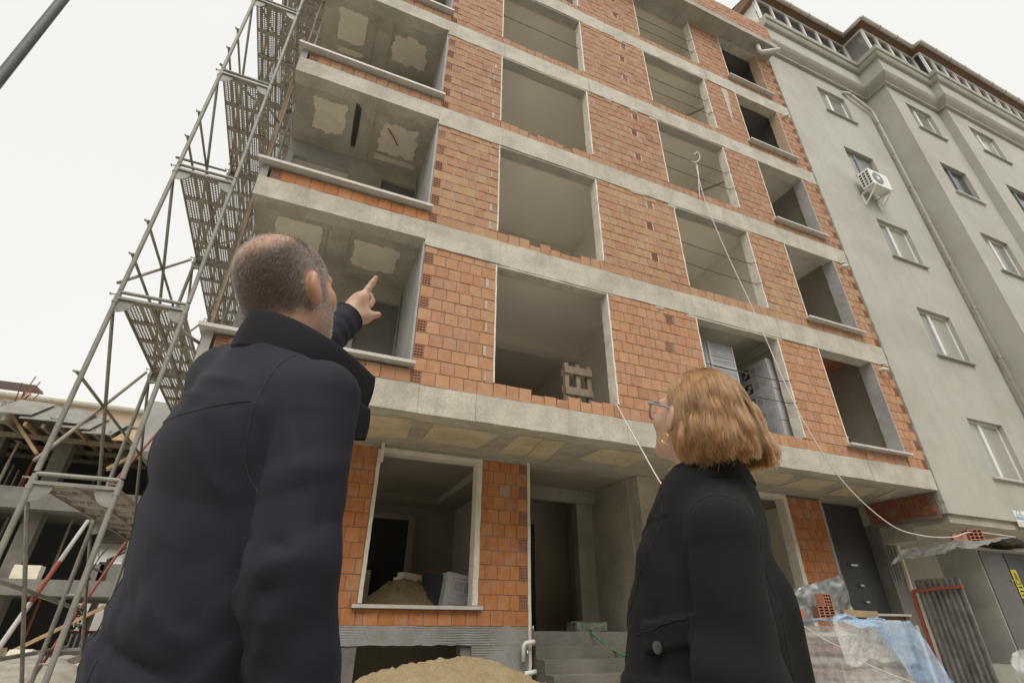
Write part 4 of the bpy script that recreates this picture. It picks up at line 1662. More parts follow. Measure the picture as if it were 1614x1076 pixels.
# loose boards tipping over the edge
for i, (px, w) in enumerate(((18, 1.1), (58, 1.7), (112, 1.0), (150, 0.9), (195, 1.0), (222, 0.6))):
    q = ys(px, 640+px*0.24)
    m = MB()
    m.add([(q.x, YS-1.1, q.z-0.45), (q.x+w, YS-1.1, q.z-0.42), (q.x+w+0.25, YS-0.3, q.z+0.3), (q.x+0.25, YS-0.3, q.z+0.3)], [(0, 1, 2, 3)])
    m.add([(q.x, YS-1.1, q.z-0.49), (q.x+w, YS-1.1, q.z-0.46), (q.x+w+0.25, YS-0.3, q.z+0.26), (q.x+0.25, YS-0.3, q.z+0.26)], [(3, 2, 1, 0)])
    m.add([(q.x, YS-1.1, q.z-0.49), (q.x+w, YS-1.1, q.z-0.46), (q.x+w, YS-1.1, q.z-0.42), (q.x, YS-1.1, q.z-0.45)], [(0, 1, 2, 3)])
    m.build('edge_board', MT['ply'] if i < 4 else MT['wood'], shell)
rp = random.Random(4)
for lvl, (za, zb) in enumerate(((zm1, zt-0.45), (zl1, zm0), (0.0, zl0))):
    for i in range(22 if lvl == 0 else 7):
        x = xl+6+i*0.62+rp.uniform(-.2, .2) if lvl == 0 else xl+8+i*2.0
        y = YS+rp.uniform(0.2, 6.0)
        if x > xr:
            break
        m = MB()
        if lvl:
            m.tube([(x, y, za), (x, y, zb)], 0.04, 7)
        else:
            h = za+(zb-za)*0.55
            m.tube([(x, y, za), (x, y, h)], 0.055, 7)
            m.tube([(x, y, h), (x+rp.uniform(-.05, .05), y, zb)], 0.042, 7)
            m.box(x-0.1, x+0.1, y-0.1, y+0.1, zb-0.02, zb)
        m.build('steel_prop', MT['red_steel'] if rp.random() < 0.5 else MT['galv_dark'], shell)
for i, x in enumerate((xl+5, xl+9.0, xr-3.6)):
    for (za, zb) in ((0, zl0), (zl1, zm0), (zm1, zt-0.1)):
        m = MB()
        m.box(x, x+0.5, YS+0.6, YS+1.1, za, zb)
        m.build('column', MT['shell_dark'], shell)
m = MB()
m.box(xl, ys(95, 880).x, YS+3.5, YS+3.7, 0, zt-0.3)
m.build('rear_wall', MT['dark'], shell)  # near-black walls stand in for the deep shade inside the frame
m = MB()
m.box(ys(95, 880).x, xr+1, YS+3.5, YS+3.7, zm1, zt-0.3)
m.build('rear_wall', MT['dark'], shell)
# timber braces
for (p0, p1) in (((28, 660), (68, 722)), ((175, 745), (262, 700)), ((0, 1040), (185, 950)), ((110, 1065), (150, 1035))):
    a, b_ = ys(*p0), ys(*p1)
    m = MB()
    m.bar(a+Vector((0, -0.6, 0)), b_+Vector((0, -0.6, 0)), 0.14, 0.1)
    m.build('timber_brace', MT['wood'], shell)
# timber stair shutter
m = MB()
a, b_ = ys(20, 700), ys(55, 760)
for i in range(7):
    m.bar(a.lerp(b_, i/7)+Vector((-0.6+i*0.06, 1.2, -0.1)), a.lerp(b_, i/7)+Vector((-0.6+i*0.06, 1.2, -1.1)), 0.14, 0.04)
m.build('stair_shutter', MT['wood_old'], shell)
# starter bars
for i in range(9):
    q = ys(2+i*2.2, 632)
    m = MB()
    m.tube([q+Vector((rp.uniform(-.1, .1), rp.uniform(0, 1), -0.6)), q+Vector((rp.uniform(.0, .5), rp.uniform(0, 1), 0.5+rp.random()*0.8))], 0.02, 5)
    m.build('starter_bar', MT['red_steel'], shell)
# blocks lying on the lower floor edge
for i, (px, w) in enumerate(((12, 0.5), (30, 0.45))):
    q = ys(px, 908)
    m = MB()
    m.rough(q.x, q.x+w, YS+0.1, YS+0.5, zl1, zl1+0.42, 0.2, 0.02)
    m.single('concrete_block', MT['patch'], ['pale block lying at the outer end of the lower concrete floor edge', 'pale block lying beside another block on the lower concrete floor edge'][i], 'block', 'loose blocks on the concrete frame')

# ================================================================ houses behind
YP = 44.0
peach = thing('peach_house', 'peach house with white gutter and dark tiled roof above the formwork', 'house', (-14, 30, 0))
q0, q1 = ray_y(-60, 600, YP), ray_y(300, 664, YP)
zr = (ray_y(0, 612, YP).z+ray_y(250, 655, YP).z)/2
x0, x1 = q0.x-8, ray_y(262, 655, YP).x
m = MB()
m.box(x0, x1, YP, YP+8, 0, zr-0.25)
m.build('wall', MT['peach'], peach)
m = MB()
m.tube([(x0, YP-0.4, zr-0.1), (x1, YP-0.4, zr-0.1)], 0.22, 8)
m.build('gutter', MT['white_wall'], peach)
m = MB()
m.box(x0, x1+0.1, YP-0.38, YP+0.1, zr-0.3, zr-0.05)
m.build('eave', MT['white_wall'], peach)
m = MB()
m.add([(x0, YP-0.4, zr), (x1, YP-0.4, zr), (x1, YP+4, zr+1.2), (x0, YP+4, zr+1.2), (x1, YP+8, zr), (x0, YP+8, zr)], [(0, 1, 2, 3), (3, 2, 4, 5)])
m.build('roof', MT['tile_roof'], peach)
m = MB()
qd = ray_y(28, 622, YP)
m.prism([(qd.x-2.5, YP+1, zr+0.2), (qd.x+1.2, YP+1, zr+0.2), (qd.x+0.4, YP+1, zr+1.3), (qd.x-2.5, YP+1, zr+1.3)], (0, 1.5, 0))
m.build('dormer', MT['tile_roof'], peach)
for (px0, px1) in ((0, 20), (60, 95), (118, 140)):
    a, b_ = ray_y(px0, 640, YP), ray_y(px1, 640, YP)
    m = MB()
    m.box(a.x, b_.x, YP-0.05, YP+0.05, zr-2.3, zr-0.55)
    w = m.build('window', MT['white_wall'], peach)
    m = MB()
    n = 2
    for i in range(n):
        xa, xb = a.x+(b_.x-a.x)*(i+0.08)/n, a.x+(b_.x-a.x)*(i+0.92)/n
        m.box(xa, xb, YP-0.07, YP-0.052, zr-2.2, zr-0.65)
    m.build('pane', MT['glass'], w)

mb = MB()
qa, qb = ray_y(205, 735, 11.0), ray_y(262, 735, 11.0)
side = thing('peach_side_wall', 'tall plain peach wall standing between scaffold and the propped frame', 'wall', (qa.x, 11, 0))
mb.box(ray_y(186, 960, 11.0).x, ray_y(330, 960, 11.0).x, 11.0, 13.0, 0, ray_y(240, 715, 11.0).z)
mb.build('wall', MT['peach'], side)
mb = MB()
mb.box(ray_y(184, 960, 11.0).x, ray_y(330, 960, 11.0).x, 10.95, 13.05, ray_y(240, 715, 11.0).z, ray_y(240, 705, 11.0).z)
mb.build('coping', MT['white_wall'], side)
qg = ray_y(252, 640, 11.5)
mb = MB()
mb.box(qg.x-0.35, qg.x+1.0, 11.5, 12.5, ray_y(240, 705, 11.0).z, ray_y(245, 632, 11.5).z)
mb.build('chimney', MT['leaf'] if False else MT['plaster_grey'], side)

YW = 32.0
wh = thing('white_house', 'white house glimpsed between the two lower floors of the concrete frame', 'house', (-18, 42, 0))
a, b_ = ray_y(60, 880, YW), ray_y(205, 880, YW)
zt2 = ray_y(150, 855, YW).z
m = MB()
m.box(a.x, b_.x, YW, YW+6, 0, zt2)
m.build('wall', MT['white_wall'], wh)
m = MB()
m.box(a.x-0.4, b_.x+0.4, YW-0.5, YW+6.4, zt2, zt2+0.5)
m.build('roof', MT['tile_roof'], wh)
for px in (112, 150):
    q = ray_y(px, 905, YW)
    m = MB()
    m.box(q.x, q.x+1.6, YW-0.06, YW+0.02, q.z-0.9, q.z+0.7)
    w = m.build('window', MT['pvc'], wh)
    m = MB()
    m.box(q.x+0.12, q.x+1.48, YW-0.08, YW-0.061, q.z-0.78, q.z+0.58)
    m.build('pane', MT['glass'], w)
# bare tree in front of the white house
tr = thing('bare_tree', 'bare leafless tree with thin twigs in front of the white house', 'tree', (ray_y(165, 900, 29).x, 29, 0))
tb = origin_of(tr)
m = MB()
m.tube([tb, tb+Vector((0.1, 0, 2.0)), tb+Vector((0.0, 0, 4.0))], [0.22, 0.16, 0.1], 8)
m.build('trunk', MT['bark'], tr)
m = MB()


def twig(p, d, L_, r_, n):
    q = p+d*L_
    m.tube([p, p.lerp(q, 0.5)+Vector(noise.noise_vector(p*3))*L_*0.1, q], [r_, r_*0.8, r_*0.6], 4, cap=False)
    if n:
        for _ in range(3):
            dd = (d+Vector((rp.uniform(-.8, .8), rp.uniform(-.5, .5), rp.uniform(-.3, .7)))).normalized()
            twig(p.lerp(q, rp.uniform(.5, 1)), dd, L_*rp.uniform(.6, .85), r_*0.6, n-1)


for _ in range(6):
    twig(tb+Vector((0, 0, rp.uniform(1.5, 4))), Vector((rp.uniform(-1, 1), rp.uniform(-.4, .4), rp.uniform(.2, 1))).normalized(), 1.5, 0.06, 3)
m.build('twigs', MT['bark'], tr)
# corrugated fence and bush seen under the lower floor
yf = 27.5
a, b_ = ray_y(40, 1000, yf), ray_y(190, 1000, yf)
zt3 = ray_y(110, 997, yf).z
fe = thing('corrugated_fence', 'grey corrugated sheet fence under the lower concrete floor', 'fence', (a.x, yf, 0))
m = MB()
n = 120
vs_ = []
for i in range(n+1):
    x = a.x-2+(b_.x-a.x+3)*i/n
    y = yf+0.06*math.sin(i*math.pi/2)
    vs_ += [(x, y, 0), (x, y, zt3)]
m.add(vs_, [(2*i, 2*i+2, 2*i+3, 2*i+1) for i in range(n)])
m.build('sheet', MT['zinc'], fe)
m = MB()
m.box(a.x-2, b_.x+1, yf-0.15, yf-0.08, zt3-0.02, zt3+0.1)
m.build('rail', MT['red_steel'], fe)
bu = thing('green_bush', 'leafy green bush above the corrugated fence', 'bush', (ray_y(75, 980, 29).x, 29, 0))
bc = Vector((ray_y(78, 980, 29).x, 29, ray_y(78, 978, 29).z))
m = MB()
for i in range(1500):
    v = Vector((rp.gauss(0, 1), rp.gauss(0, 1), rp.gauss(0, 1))).normalized()*(rp.random()**0.4)
    p = bc+Vector((v.x*1.5, v.y*1.2, v.z*0.9))
    n1 = Vector((rp.uniform(-1, 1), rp.uniform(-1, 1), rp.uniform(-1, 1))).normalized()*0.11
    n2 = n1.cross(Vector((rp.uniform(-1, 1), rp.uniform(-1, 1), rp.uniform(-1, 1)))).normalized()*0.05
    m.add([p-n1, p+n2, p+n1, p-n2], [(0, 1, 2, 3)])
m.build('foliage', MT['leaf'], bu)
m = MB()
for i in range(5):
    m.tube([(bc.x, 29, 0), (bc.x+rp.uniform(-.3, .3), 29, 1.0), bc+Vector((rp.uniform(-1, 1), 0, 0))], [0.07, 0.05, 0.02], 5)
m.build('stems', MT['bark'], bu)
# heap of rubble
m = MB()
hc = ray_z(10, 1075, 0.1)
hb = Vector((hc.x-1.2, hc.y, 0))


def heap(u, v):
    a_, r_ = u*2*math.pi, v
    x, y = hb.x+3.6*r_*math.cos(a_), hb.y+2.2*r_*math.sin(a_)
    z = 0.62*(1-r_*r_)+0.16*noise.noise(Vector((x*1.5, y*1.5, 0)))*(1-r_)
    return (x, y, z-0.05)


m.grid(heap, 48, 16)
m.single('rubble_heap', MT['rubble'], 'low heap of grey rubble at the foot of the scaffold', 'rubble', kind='thing')
lumps = []
for i in range(14):
    a_ = rp.uniform(0, 6.28)
    r_ = rp.uniform(0.1, 0.9)
    lumps.append((hb.x+3.4*r_*math.cos(a_), hb.y+2.0*r_*math.sin(a_), 0.62*(1-r_*r_), rp.uniform(0.12, 0.3), rp.choice(['rubble', 'patch', 'wood_old', 'rubble'])))
lumps.sort(key=lambda q: (to_px(q[:3]) or (0, 0))[0])
ords = ['first', 'second', 'third', 'fourth', 'fifth', 'sixth', 'seventh', 'eighth', 'ninth', 'tenth', 'eleventh', 'twelfth', 'thirteenth', 'last']
for i, (x, y, z, s_, mt) in enumerate(lumps):
    M_ = Matrix.Translation((x, y, z)) @ Matrix.Rotation(rp.uniform(0, 3), 4, 'Z') @ Matrix.Rotation(rp.uniform(-.5, .5), 4, 'X')
    b0 = MB()
    b0.rough(-s_, s_, -s_*0.6, s_*0.6, -s_*0.35, s_*0.35, s_*0.5, s_*0.1, 5)
    m = MB()
    m.add([M_ @ Vector(q) for q in b0.v], b0.f)
    kind_ = {'rubble': 'grey broken lump', 'patch': 'pale broken lump', 'wood_old': 'brown wood offcut'}[mt]
    m.single('broken_lump' if mt != 'wood_old' else 'wood_offcut', MT[mt], '%s on the rubble heap, %s of its pieces counting from the left' % (kind_, ords[i]), 'rubble', 'broken lumps on the rubble heap')

# ================================================================ houses across the street, unseen, added to shade the lower floors
for hi_, (x0, x1, hgt, mt, lb) in enumerate(((-30, -9.2, 11.5, 'white_wall', 'unseen white plastered house added across the street for shade, facing the scaffold'),
                                            (-9, 6.8, 12.5, 'peach', 'unseen peach plastered house added across the street for shade, facing the brick shell'),
                                            (7, 32, 11.5, 'render', 'unseen grey plastered house added across the street for shade, facing the grey block'))):
    oh = thing('added_street_house', lb, 'house', ((x0+x1)/2, -22, 0), 'houses added across the street')
    yo = -18.5
    m = MB()
    m.box(x0, x1, yo-9, yo, 0, hgt)
    m.build('wall', MT[mt], oh)
    m = MB()
    m.box(x0-0.3, x1+0.3, yo-9.3, yo+0.4, hgt+0.001, hgt+0.3)
    m.build('roof', MT['tile_roof'], oh)
    for fl in range(4):
        for i in range(int((x1-x0)/3)):
            xa = x0+0.9+i*3
            m = MB()
            m.box(xa, xa+1.3, yo-0.02, yo+0.04, 1.0+fl*2.85, 2.4+fl*2.85)
            w = m.build('window', MT['pvc'], oh)
            m = MB()
            m.box(xa+0.08, xa+1.22, yo+0.041, yo+0.05, 1.08+fl*2.85, 2.32+fl*2.85)
            m.build('pane', MT['glass_dark'], w)
# ================================================================ sand heaps
def sand_heap(name, cx, cy, z0, rx, ry, h, label, seed):
    m_ = MB()

    def fn(u, v):
        a_ = u*2*math.pi
        x, y = rx*v*math.cos(a_), ry*v*math.sin(a_)
        p = Vector((x*1.3+seed, y*1.3, 0))
        prof = max(0.0, 1-v**1.6)
        z = h*prof*(1+0.12*noise.noise(p))+0.05*h*noise.noise(p*4)+0.035*h*noise.noise(p*11)+0.018*h*noise.noise(p*27)
        return (cx+x, cy+y, z0+z*(1 if v < 1 else 0)-0.04*v)
    m_.grid(fn, 220, 110)
    return m_.single(name, MT['sand'], label, 'sand', kind='thing', smooth=True)


sand_heap('sand_heap', -0.50, -0.2, -0.03, 2.4, 1.5, 0.775, 'heap of yellow building sand in front of the ground-floor window', 3)
sand_heap('sand_heap', -0.35, 2.95, 1.0, 1.05, 0.95, 0.72, 'heap of damp sand inside the ground-floor room behind the sill', 9)
m = MB()
M_ = Matrix.Translation((-0.33, 2.9, 1.64)) @ Matrix.Rotation(0.1, 4, 'Y') @ Matrix.Rotation(0.3, 4, 'Z')
b0 = MB()
b0.rough(-0.2, 0.2, -0.12, 0.12, 0.0, 0.07, 0.06, 0.012, 7)
b0.rough(-0.15, 0.22, -0.1, 0.1, 0.075, 0.15, 0.06, 0.012, 7)
m.add([M_ @ Vector(q) for q in b0.v], b0.f)
m.single('stone_slab', MT['patch'], 'pale broken stone slab resting on the indoor sand heap', 'stone')

# ================================================================ cartons


def carton(name, x0, x1, y0, y1, z0, z1, label, mat_, group=None, prints='x-', tilt=0.0, rows=1, turn=0.0):
    """printed carton; prints on the face towards -x or -y"""
    t = thing(name, label, 'box', ((x0+x1)/2, (y0+y1)/2, z0), group)
    t.rotation_euler = (0, tilt, turn)
    org = origin_of(t)
    m_ = MB()
    m_.box(x0, x1, y0, y1, z0, z1)
    b = m_.build('carton', MT[mat_], t)
    if prints:
        for r_ in range(rows):
            h = (z1-z0)/rows
            za, zb = z0+h*r_+h*0.2, z0+h*r_+h*0.82
            L_ = (y1-y0) if prints == 'x-' else (x1-x0)
            s0 = y0 if prints == 'x-' else x0

            def quad(u0, u1, a_, b_, mat2, lift, nm, outline=0):
                m2 = MB()

                def P_(u, z):
                    return (x0-lift, s0+u*L_, z) if prints == 'x-' else (s0+u*L_, y0-lift, z)
                if not outline:
                    m2.add([P_(u0, a_), P_(u1, a_), P_(u1, b_), P_(u0, b_)], [(0, 1, 2, 3)])
                else:
                    du = outline/L_
                    for (ua, ub, c, d) in ((u0, u1, a_, a_+outline), (u0, u1, b_-outline, b_), (u0, u0+du, a_, b_), (u1-du, u1, a_, b_)):
                        m2.add([P_(ua, c), P_(ub, c), P_(ub, d), P_(ua, d)], [(0, 1, 2, 3)])
                m2.build(nm, MT[mat2], t)
            quad(0.10, 0.48, za, zb, 'print_red', 0.0016, 'print_border', 0.006)
            quad(0.14, 0.30, za+h*0.12, zb-h*0.12, 'carton_grey', 0.0018, 'print_label')
            quad(0.33, 0.45, za+h*0.1, zb-h*0.1, 'print_grey', 0.0017, 'print_emblem')
            quad(0.52, 0.72, za-h*0.02, zb+h*0.02, 'print_black', 0.0018, 'print_logo')
            quad(0.55, 0.63, za+h*0.3, zb-h*0.08, 'carton', 0.0024, 'print_mark')
            quad(0.60, 0.69, za+h*0.1, za+h*0.3, 'carton', 0.0024, 'print_mark')
            quad(0.76, 0.93, za, zb, 'print_grey', 0.0016, 'print_border', 0.005)
    # move children verts: they were built at the unrotated place relative to org
    return t


z = S[1]
g1 = 'stacked cartons in the first-floor opening'
names_ = ['lowest', 'second', 'third', 'fourth', 'fifth', 'top']
for i in range(6):
    carton('printed_carton', 5.99, 6.5, 0.30+0.01*(i % 2), 1.22, z+0.02+i*0.33, z+0.345+i*0.33, 'white printed carton, %s of the stack behind the guard rods' % names_[i], 'carton', g1)
for i in range(4):
    for j in range(2):
        x0, x1 = ((4.10, 4.54), (4.57, 5.17))[j]
        zz = z+0.04+i*0.515
        t = thing('board_pack', 'grey pack of layered boards, %s tier, %s column by the first-floor pier' % (['bottom', 'second', 'third', 'top'][i], ['inner', 'outer'][j]), 'box',
                  ((x0+x1)/2, 0.7, zz), 'packs of boards in the first-floor opening')
        y0 = 0.36+0.05*(j == 0)
        m = MB()
        for q in range(12):
            jx = random.uniform(-.006, .006)
            m.box(x0+jx, x1+jx, y0+jx, 1.0, zz+q*0.042, zz+q*0.042+0.037)
        m.build('board', MT['carton_grey'], t)
        m = MB()
        m.box(x0-0.012, x0+0.02, y0-0.012, y0+0.1, zz+0.02, zz+0.5)
        m.box(x1-0.02, x1+0.012, y0-0.012, y0+0.1, zz+0.02, zz+0.5)
        m.box(x0-0.012, x1+0.012, y0-0.014, y0+0.1, zz-0.012, zz+0.018)
        m.build('edge_guard', MT['carton'], t)
carton('low_carton', 5.25, 5.75, 0.45, 1.0, z+0.02, z+0.72, 'plain grey carton low beside the printed stack', 'carton_grey', None, prints='')
# indoor carton at the ground floor
t = carton('printed_carton', 0.02, 0.92, 2.15, 2.55, 1.0, 1.72, 'white printed carton leaning behind the ground-floor sill', 'carton', None, prints='y-', tilt=0.16, rows=2)
m = MB()
m.add([(-0.3, 2.5, 1.0), (0.05, 2.35, 1.0), (0.12, 2.4, 1.75), (-0.12, 2.7, 1.8)], [(0, 1, 2, 3)])
m.add([(-0.3, 2.52, 1.0), (0.05, 2.37, 1.0), (0.12, 2.42, 1.75), (-0.12, 2.72, 1.8)], [(3, 2, 1, 0)])
m.single('black_sheet', MT['print_black'], 'black plastic sheet hanging beside the indoor printed carton', 'sheet')
# white bucket on the third floor narrow window
m = MB()
m.tube([(8.3, 0.5, S[3]+0.25), (8.3, 0.5, S[3]+0.55)], [0.14, 0.17], 16)
m.single('white_bucket', MT['pvc'], 'white bucket standing inside the third-floor narrow opening', 'bucket', smooth=False)
# upturned bracket in the lowest narrow window
m = MB()
for i in range(4):
    m.tube([(8.0+i*0.1, 0.8, S[1]+0.0), (8.02+i*0.08, 0.8, S[1]+0.75)], 0.018, 6)
m.box(7.9, 8.4, 0.72, 0.88, S[1]+0.75, S[1]+0.79)
m.single('small_trestle', MT['patch'], 'small pale trestle standing in the first-floor narrow opening', 'trestle')

# ================================================================ ropes


def rope(name, pts, rad, label, seg=24, mat_='rope', cat='rope'):
    m_ = MB()
    P_ = [Vector(p) for p in pts]
    out = []
    for i in range(len(P_)-1):
        p0, p1, p2, p3 = P_[max(i-1, 0)], P_[i], P_[i+1], P_[min(i+2, len(P_)-1)]
        for j in range(seg):
            t = j/seg
            out.append(0.5*((2*p1)+(-p0+p2)*t+(2*p0-5*p1+4*p2-p3)*t*t+(-p0+3*p1-3*p2+p3)*t**3))
    out.append(P_[-1])
    m_.tube(out, rad, 6)
    return m_.single(name, MT[mat_], label, cat, smooth=True)


r_a = ray_y(1097, 262, 0.12)
rp_ = [r_a, ray_y(1112, 318, -0.08), ray_y(1146, 400, -0.25), ray_y(1188, 490, -0.4), ray_y(1240, 610, -0.6), ray_y(1276, 680, -0.75), ray_y(1330, 760, -0.85), ray_y(1400, 824, -0.95), ray_y(1450, 843, -1.0), ray_y(1500, 846, -1.05), ray_y(1535, 838, -1.0), ray_y(1600, 846, -1.0)]
rope('white_cable', rp_, 0.0085, 'white cable sagging from a second-floor opening to the tin roof', 12, cat='cable')
rope('short_rope', [ray_y(1094, 244, 0.1), ray_y(1100, 240, 0.08), ray_y(1103, 250, 0.08), ray_y(1096, 256, 0.1), ray_y(1090, 254, 0.1), ray_y(1099, 262, 0.1), ray_y(1102, 300, 0.02), ray_y(1103, 312, 0.0)], 0.012,
     'short white rope end knotted on the guard rod', 8)
rope('thin_rope', [ray_y(972, 637, -0.03), ray_y(985, 662, -0.2), ray_y(1010, 706, -0.6), ray_y(1042, 762, -1.0), ray_y(1090, 830, -1.4)], 0.009, 'thin white rope running down from the wide opening behind the woman', 10)
# green hose on the stairs
zst = 0.98
hp = [(2.55, 2.0, zst+0.02), (2.35, 1.75, zst), (2.5, 1.5, 0.80), (2.62, 1.35, 0.70), (2.72, 1.2, 0.64), (2.8, 0.95, 0.5), (2.86, 0.7, 0.34), (2.95, 0.5, 0.22), (3.2, 0.3, 0.1), (3.6, 0.2, 0.02)]
rope('green_hose', hp, 0.014, 'green garden hose trailing down the entrance steps', 8, 'hose', 'hose')
m = MB()
m.rough(2.25, 2.8, 1.95, 2.3, zst+0.0, zst+0.13, 0.06, 0.03, 7)
m.single('green_sack', material('striped_sack', (0.24, 0.25, 0.20), (0.13, 0.16, 0.11), 12.0, bump=0.3), 'flat pale green sack lying at the head of the entrance steps', 'sack')

# ================================================================ wrapped pallet of goods, plastic, tin sheet
PX, PY = 4.75, -0.55
pt = thing('wrapped_pallet', 'pallet of goods wrapped in clear plastic film beside the entrance', 'pallet', (PX, PY, 0))
for i in range(3):
    m = MB()
    m.box(PX-0.6, PX+0.6, PY-0.45+i*0.4, PY-0.35+i*0.4, 0.0, 0.12)
    m.build('pallet_bearer', MT['wood_old'], pt)
sack = material('pinkish_sack', (0.50, 0.42, 0.38), (0.40, 0.27, 0.24), 2.2, bump=0.2, bscale=25)
sack2 = material('pale_sack', (0.52, 0.49, 0.46), (0.46, 0.42, 0.39), 4.0, bump=0.2, bscale=25)
band_ = material('red_sack_print', (0.36, 0.17, 0.15), (0.30, 0.15, 0.14), 5.0, bump=0.1)
for lv in range(7):
    for j in range(2):
        m = MB()
        z0 = 0.13+lv*0.125
        x0 = PX-0.56+j*0.56+random.uniform(-.02, .02)
        b0 = MB()
        b0.rough(x0, x0+0.54, PY-0.46, PY+0.42, z0, z0+0.115, 0.06, 0.02, 5)
        # bulge
        m.add([(v[0]+(0.03 if v[0] > x0+0.5 else (-0.03 if v[0] < x0+0.04 else 0))*(1-abs((v[2]-z0)/0.0575-1)), v[1]-(0.04*(1-abs((v[2]-z0)/0.0575-1)) if v[1] < PY-0.4 else 0), v[2]) for v in b0.v], b0.f)
        m.build('goods_sack', [sack, sack2, band_][(lv+j) % 3 if lv % 2 else 1], pt, smooth=True)


def wrap_side(u, v):
    """film round the load: u along the perimeter, v height"""
    c = [(PX-0.62, PY-0.54), (PX+0.64, PY-0.54), (PX+0.64, PY+0.48), (PX-0.62, PY+0.48), (PX-0.62, PY-0.54)]
    t = u*4
    i = min(3, int(t))
    f_ = t-i
    x, y = c[i][0]+(c[i+1][0]-c[i][0])*f_, c[i][1]+(c[i+1][1]-c[i][1])*f_
    z = 0.1+v*0.98
    n_ = noise.noise(Vector((x*2, y*2, z*14)))*0.022+noise.noise(Vector((x*3+y*3, z*34, 4)))*0.012
    dx, dy = x-PX, y-PY
    L_ = math.hypot(dx, dy)
    s_ = 1+n_/L_-0.03*math.sin(v*math.pi)
    return (PX+dx*s_, PY+dy*s_, z)


m = MB()
m.grid(wrap_side, 140, 60)
m.build('wrap_film', MT['film'], pt, smooth=True)
ct = thing('blue_plastic_sheet', 'crumpled blue plastic sheet draped over the wrapped pallet', 'plastic sheet', (PX+0.3, PY, 1.1))


def drape(u, v):
    # lies over the top, then falls over the front edge on the right hand side
    wide = 0.0 if v < 0.45 else (v-0.45)/0.55
    x = PX-0.55+u*1.38+wide*(0.22+0.10*u)
    if v < 0.45:
        y = PY+0.5-(v/0.45)*1.08
        z = 1.145
    else:
        y = PY-0.6-0.10*wide-0.06*math.sin(u*9)*wide
        z = 1.145-wide*0.86
        cut = max(0.0, 0.62-u)*1.9             # the sheet is gathered up on the left
        z = max(z, 1.145-0.86*wide*max(0.08, 1-cut*1.2))
    p = Vector((x*4, y*4, z*3))
    z += 0.022*noise.noise(p)+0.014*noise.noise(p*2.7)
    x += 0.02*noise.noise(p*1.7+Vector((5, 0, 0)))+0.01*noise.noise(p*5)
    y += 0.035*noise.noise(Vector((x*7, z*1.2, 3)))+0.015*noise.noise(Vector((x*17, z*2.5, 8)))
    return (x, y, z)


m = MB()
m.grid(drape, 110, 90)
m.build('sheet', MT['film_blue'], ct, smooth=True)


def crumple(u, v):
    a_ = u*2*math.pi
    r_ = 0.055*(1+0.5*noise.noise(Vector((math.cos(a_)*2, math.sin(a_)*2, v*9)))+0.35*noise.noise(Vector((math.cos(a_)*5, math.sin(a_)*5, v*22))))
    x = PX-0.42+v*1.0
    return (x, PY-0.42+r_*math.cos(a_)-0.05*math.sin(v*5), 1.13+0.05*math.sin(v*9)*(1-v)+r_*math.sin(a_)*0.8)


m = MB()
m.grid(crumple, 20, 60)
m.build('rolled_edge', MT['film_blue'], ct, smooth=True)
# pale film hanging on the front
m = MB()


def veil(u, v):
    x = PX-0.62+u*1.28
    z = 1.15-v*0.46-0.08*noise.noise(Vector((u*4, 0, 0)))*v
    y = PY-0.57-0.03*v+0.022*noise.noise(Vector((u*6, v*1.2, 1)))+0.010*noise.noise(Vector((u*15+v*4, v*2, 2)))
    return (x, y, z)


m.grid(veil, 70, 24)
m.build('loose_film', MT['film'], pt, smooth=True)


def loose_brick(p, rz, label, lying=True, tilt=0.0, size=(0.19, 0.13, 0.19)):
    """hollow clay brick with its holes on the -y face"""
    t = thing('hollow_brick', label, 'brick', p, 'loose hollow bricks')
    t.rotation_euler = (tilt, 0, rz)
    v, f, mi = UB['h']
    w, h, d = size
    vv = [(q[0]*w, q[1]*0.9-d/2 if q[1] < 0.049 else (d/2 if abs(q[0]) == .5 and abs(q[2]) == .5 else q[1]*0.9-d/2), (q[2]+0.5)*h) for q in v]
    me = bpy.data.meshes.new('brick_body')
    me.from_pydata(vv, [], f)
    b = len(me.vertices)
    me.materials.append(MT['brick'])
    me.materials.append(MT['hole'])
    me.polygons.foreach_set('material_index', mi)
    set_colour(me, (0.42, 0.17, 0.10))
    o_ = bpy.data.objects.new('brick_body', me)
    COL.objects.link(o_)
    o_.parent = t
    bk = MB()
    bk.box(-w/2+0.001, w/2-0.001, -d/2+0.05, d/2, 0.001, h-0.001)
    o2 = bpy.data.objects.new('brick_core', bk.mesh('brick_core', [MT['brick']]))
    set_colour(o2.data, (0.42, 0.17, 0.10))
    COL.objects.link(o2)
    o2.parent = t
    return t


def on_ray(px, py, y):
    return ray_y(px, py, y)


q = on_ray(1312, 978, PY-0.3)
loose_brick((q.x, PY-0.2, 1.17), -0.6, 'hollow clay brick lying on the blue plastic over the pallet', size=(0.2, 0.14, 0.3))
q = on_ray(1305, 952, PY-0.1)
loose_brick((q.x, PY-0.05, 1.30), 0.1, 'hollow clay brick standing on another brick, holes showing', size=(0.17, 0.17, 0.12))
q = on_ray(1262, 975, PY-0.2)
loose_brick((q.x, PY-0.1, 1.15), 1.2, 'half hidden hollow brick at the woman\'s side of the pallet', size=(0.19, 0.12, 0.2))
q0, q1 = on_ray(1322, 972, PY-0.05), on_ray(1370, 978, PY-0.25)
m = MB()
m.bar(Vector((q0.x, PY-0.12, 1.235)), Vector((q1.x+0.05, PY-0.34, 1.215)), 0.12, 0.08)
m.single('timber_block', MT['wood'], 'short squared timber block lying on the blue plastic', 'timber')
# bent tin sheet standing behind
c4 = [on_ray(1252, 927, PY+0.3), on_ray(1328, 905, PY+0.3), on_ray(1348, 968, PY+0.25), on_ray(1262, 985, PY+0.25)]


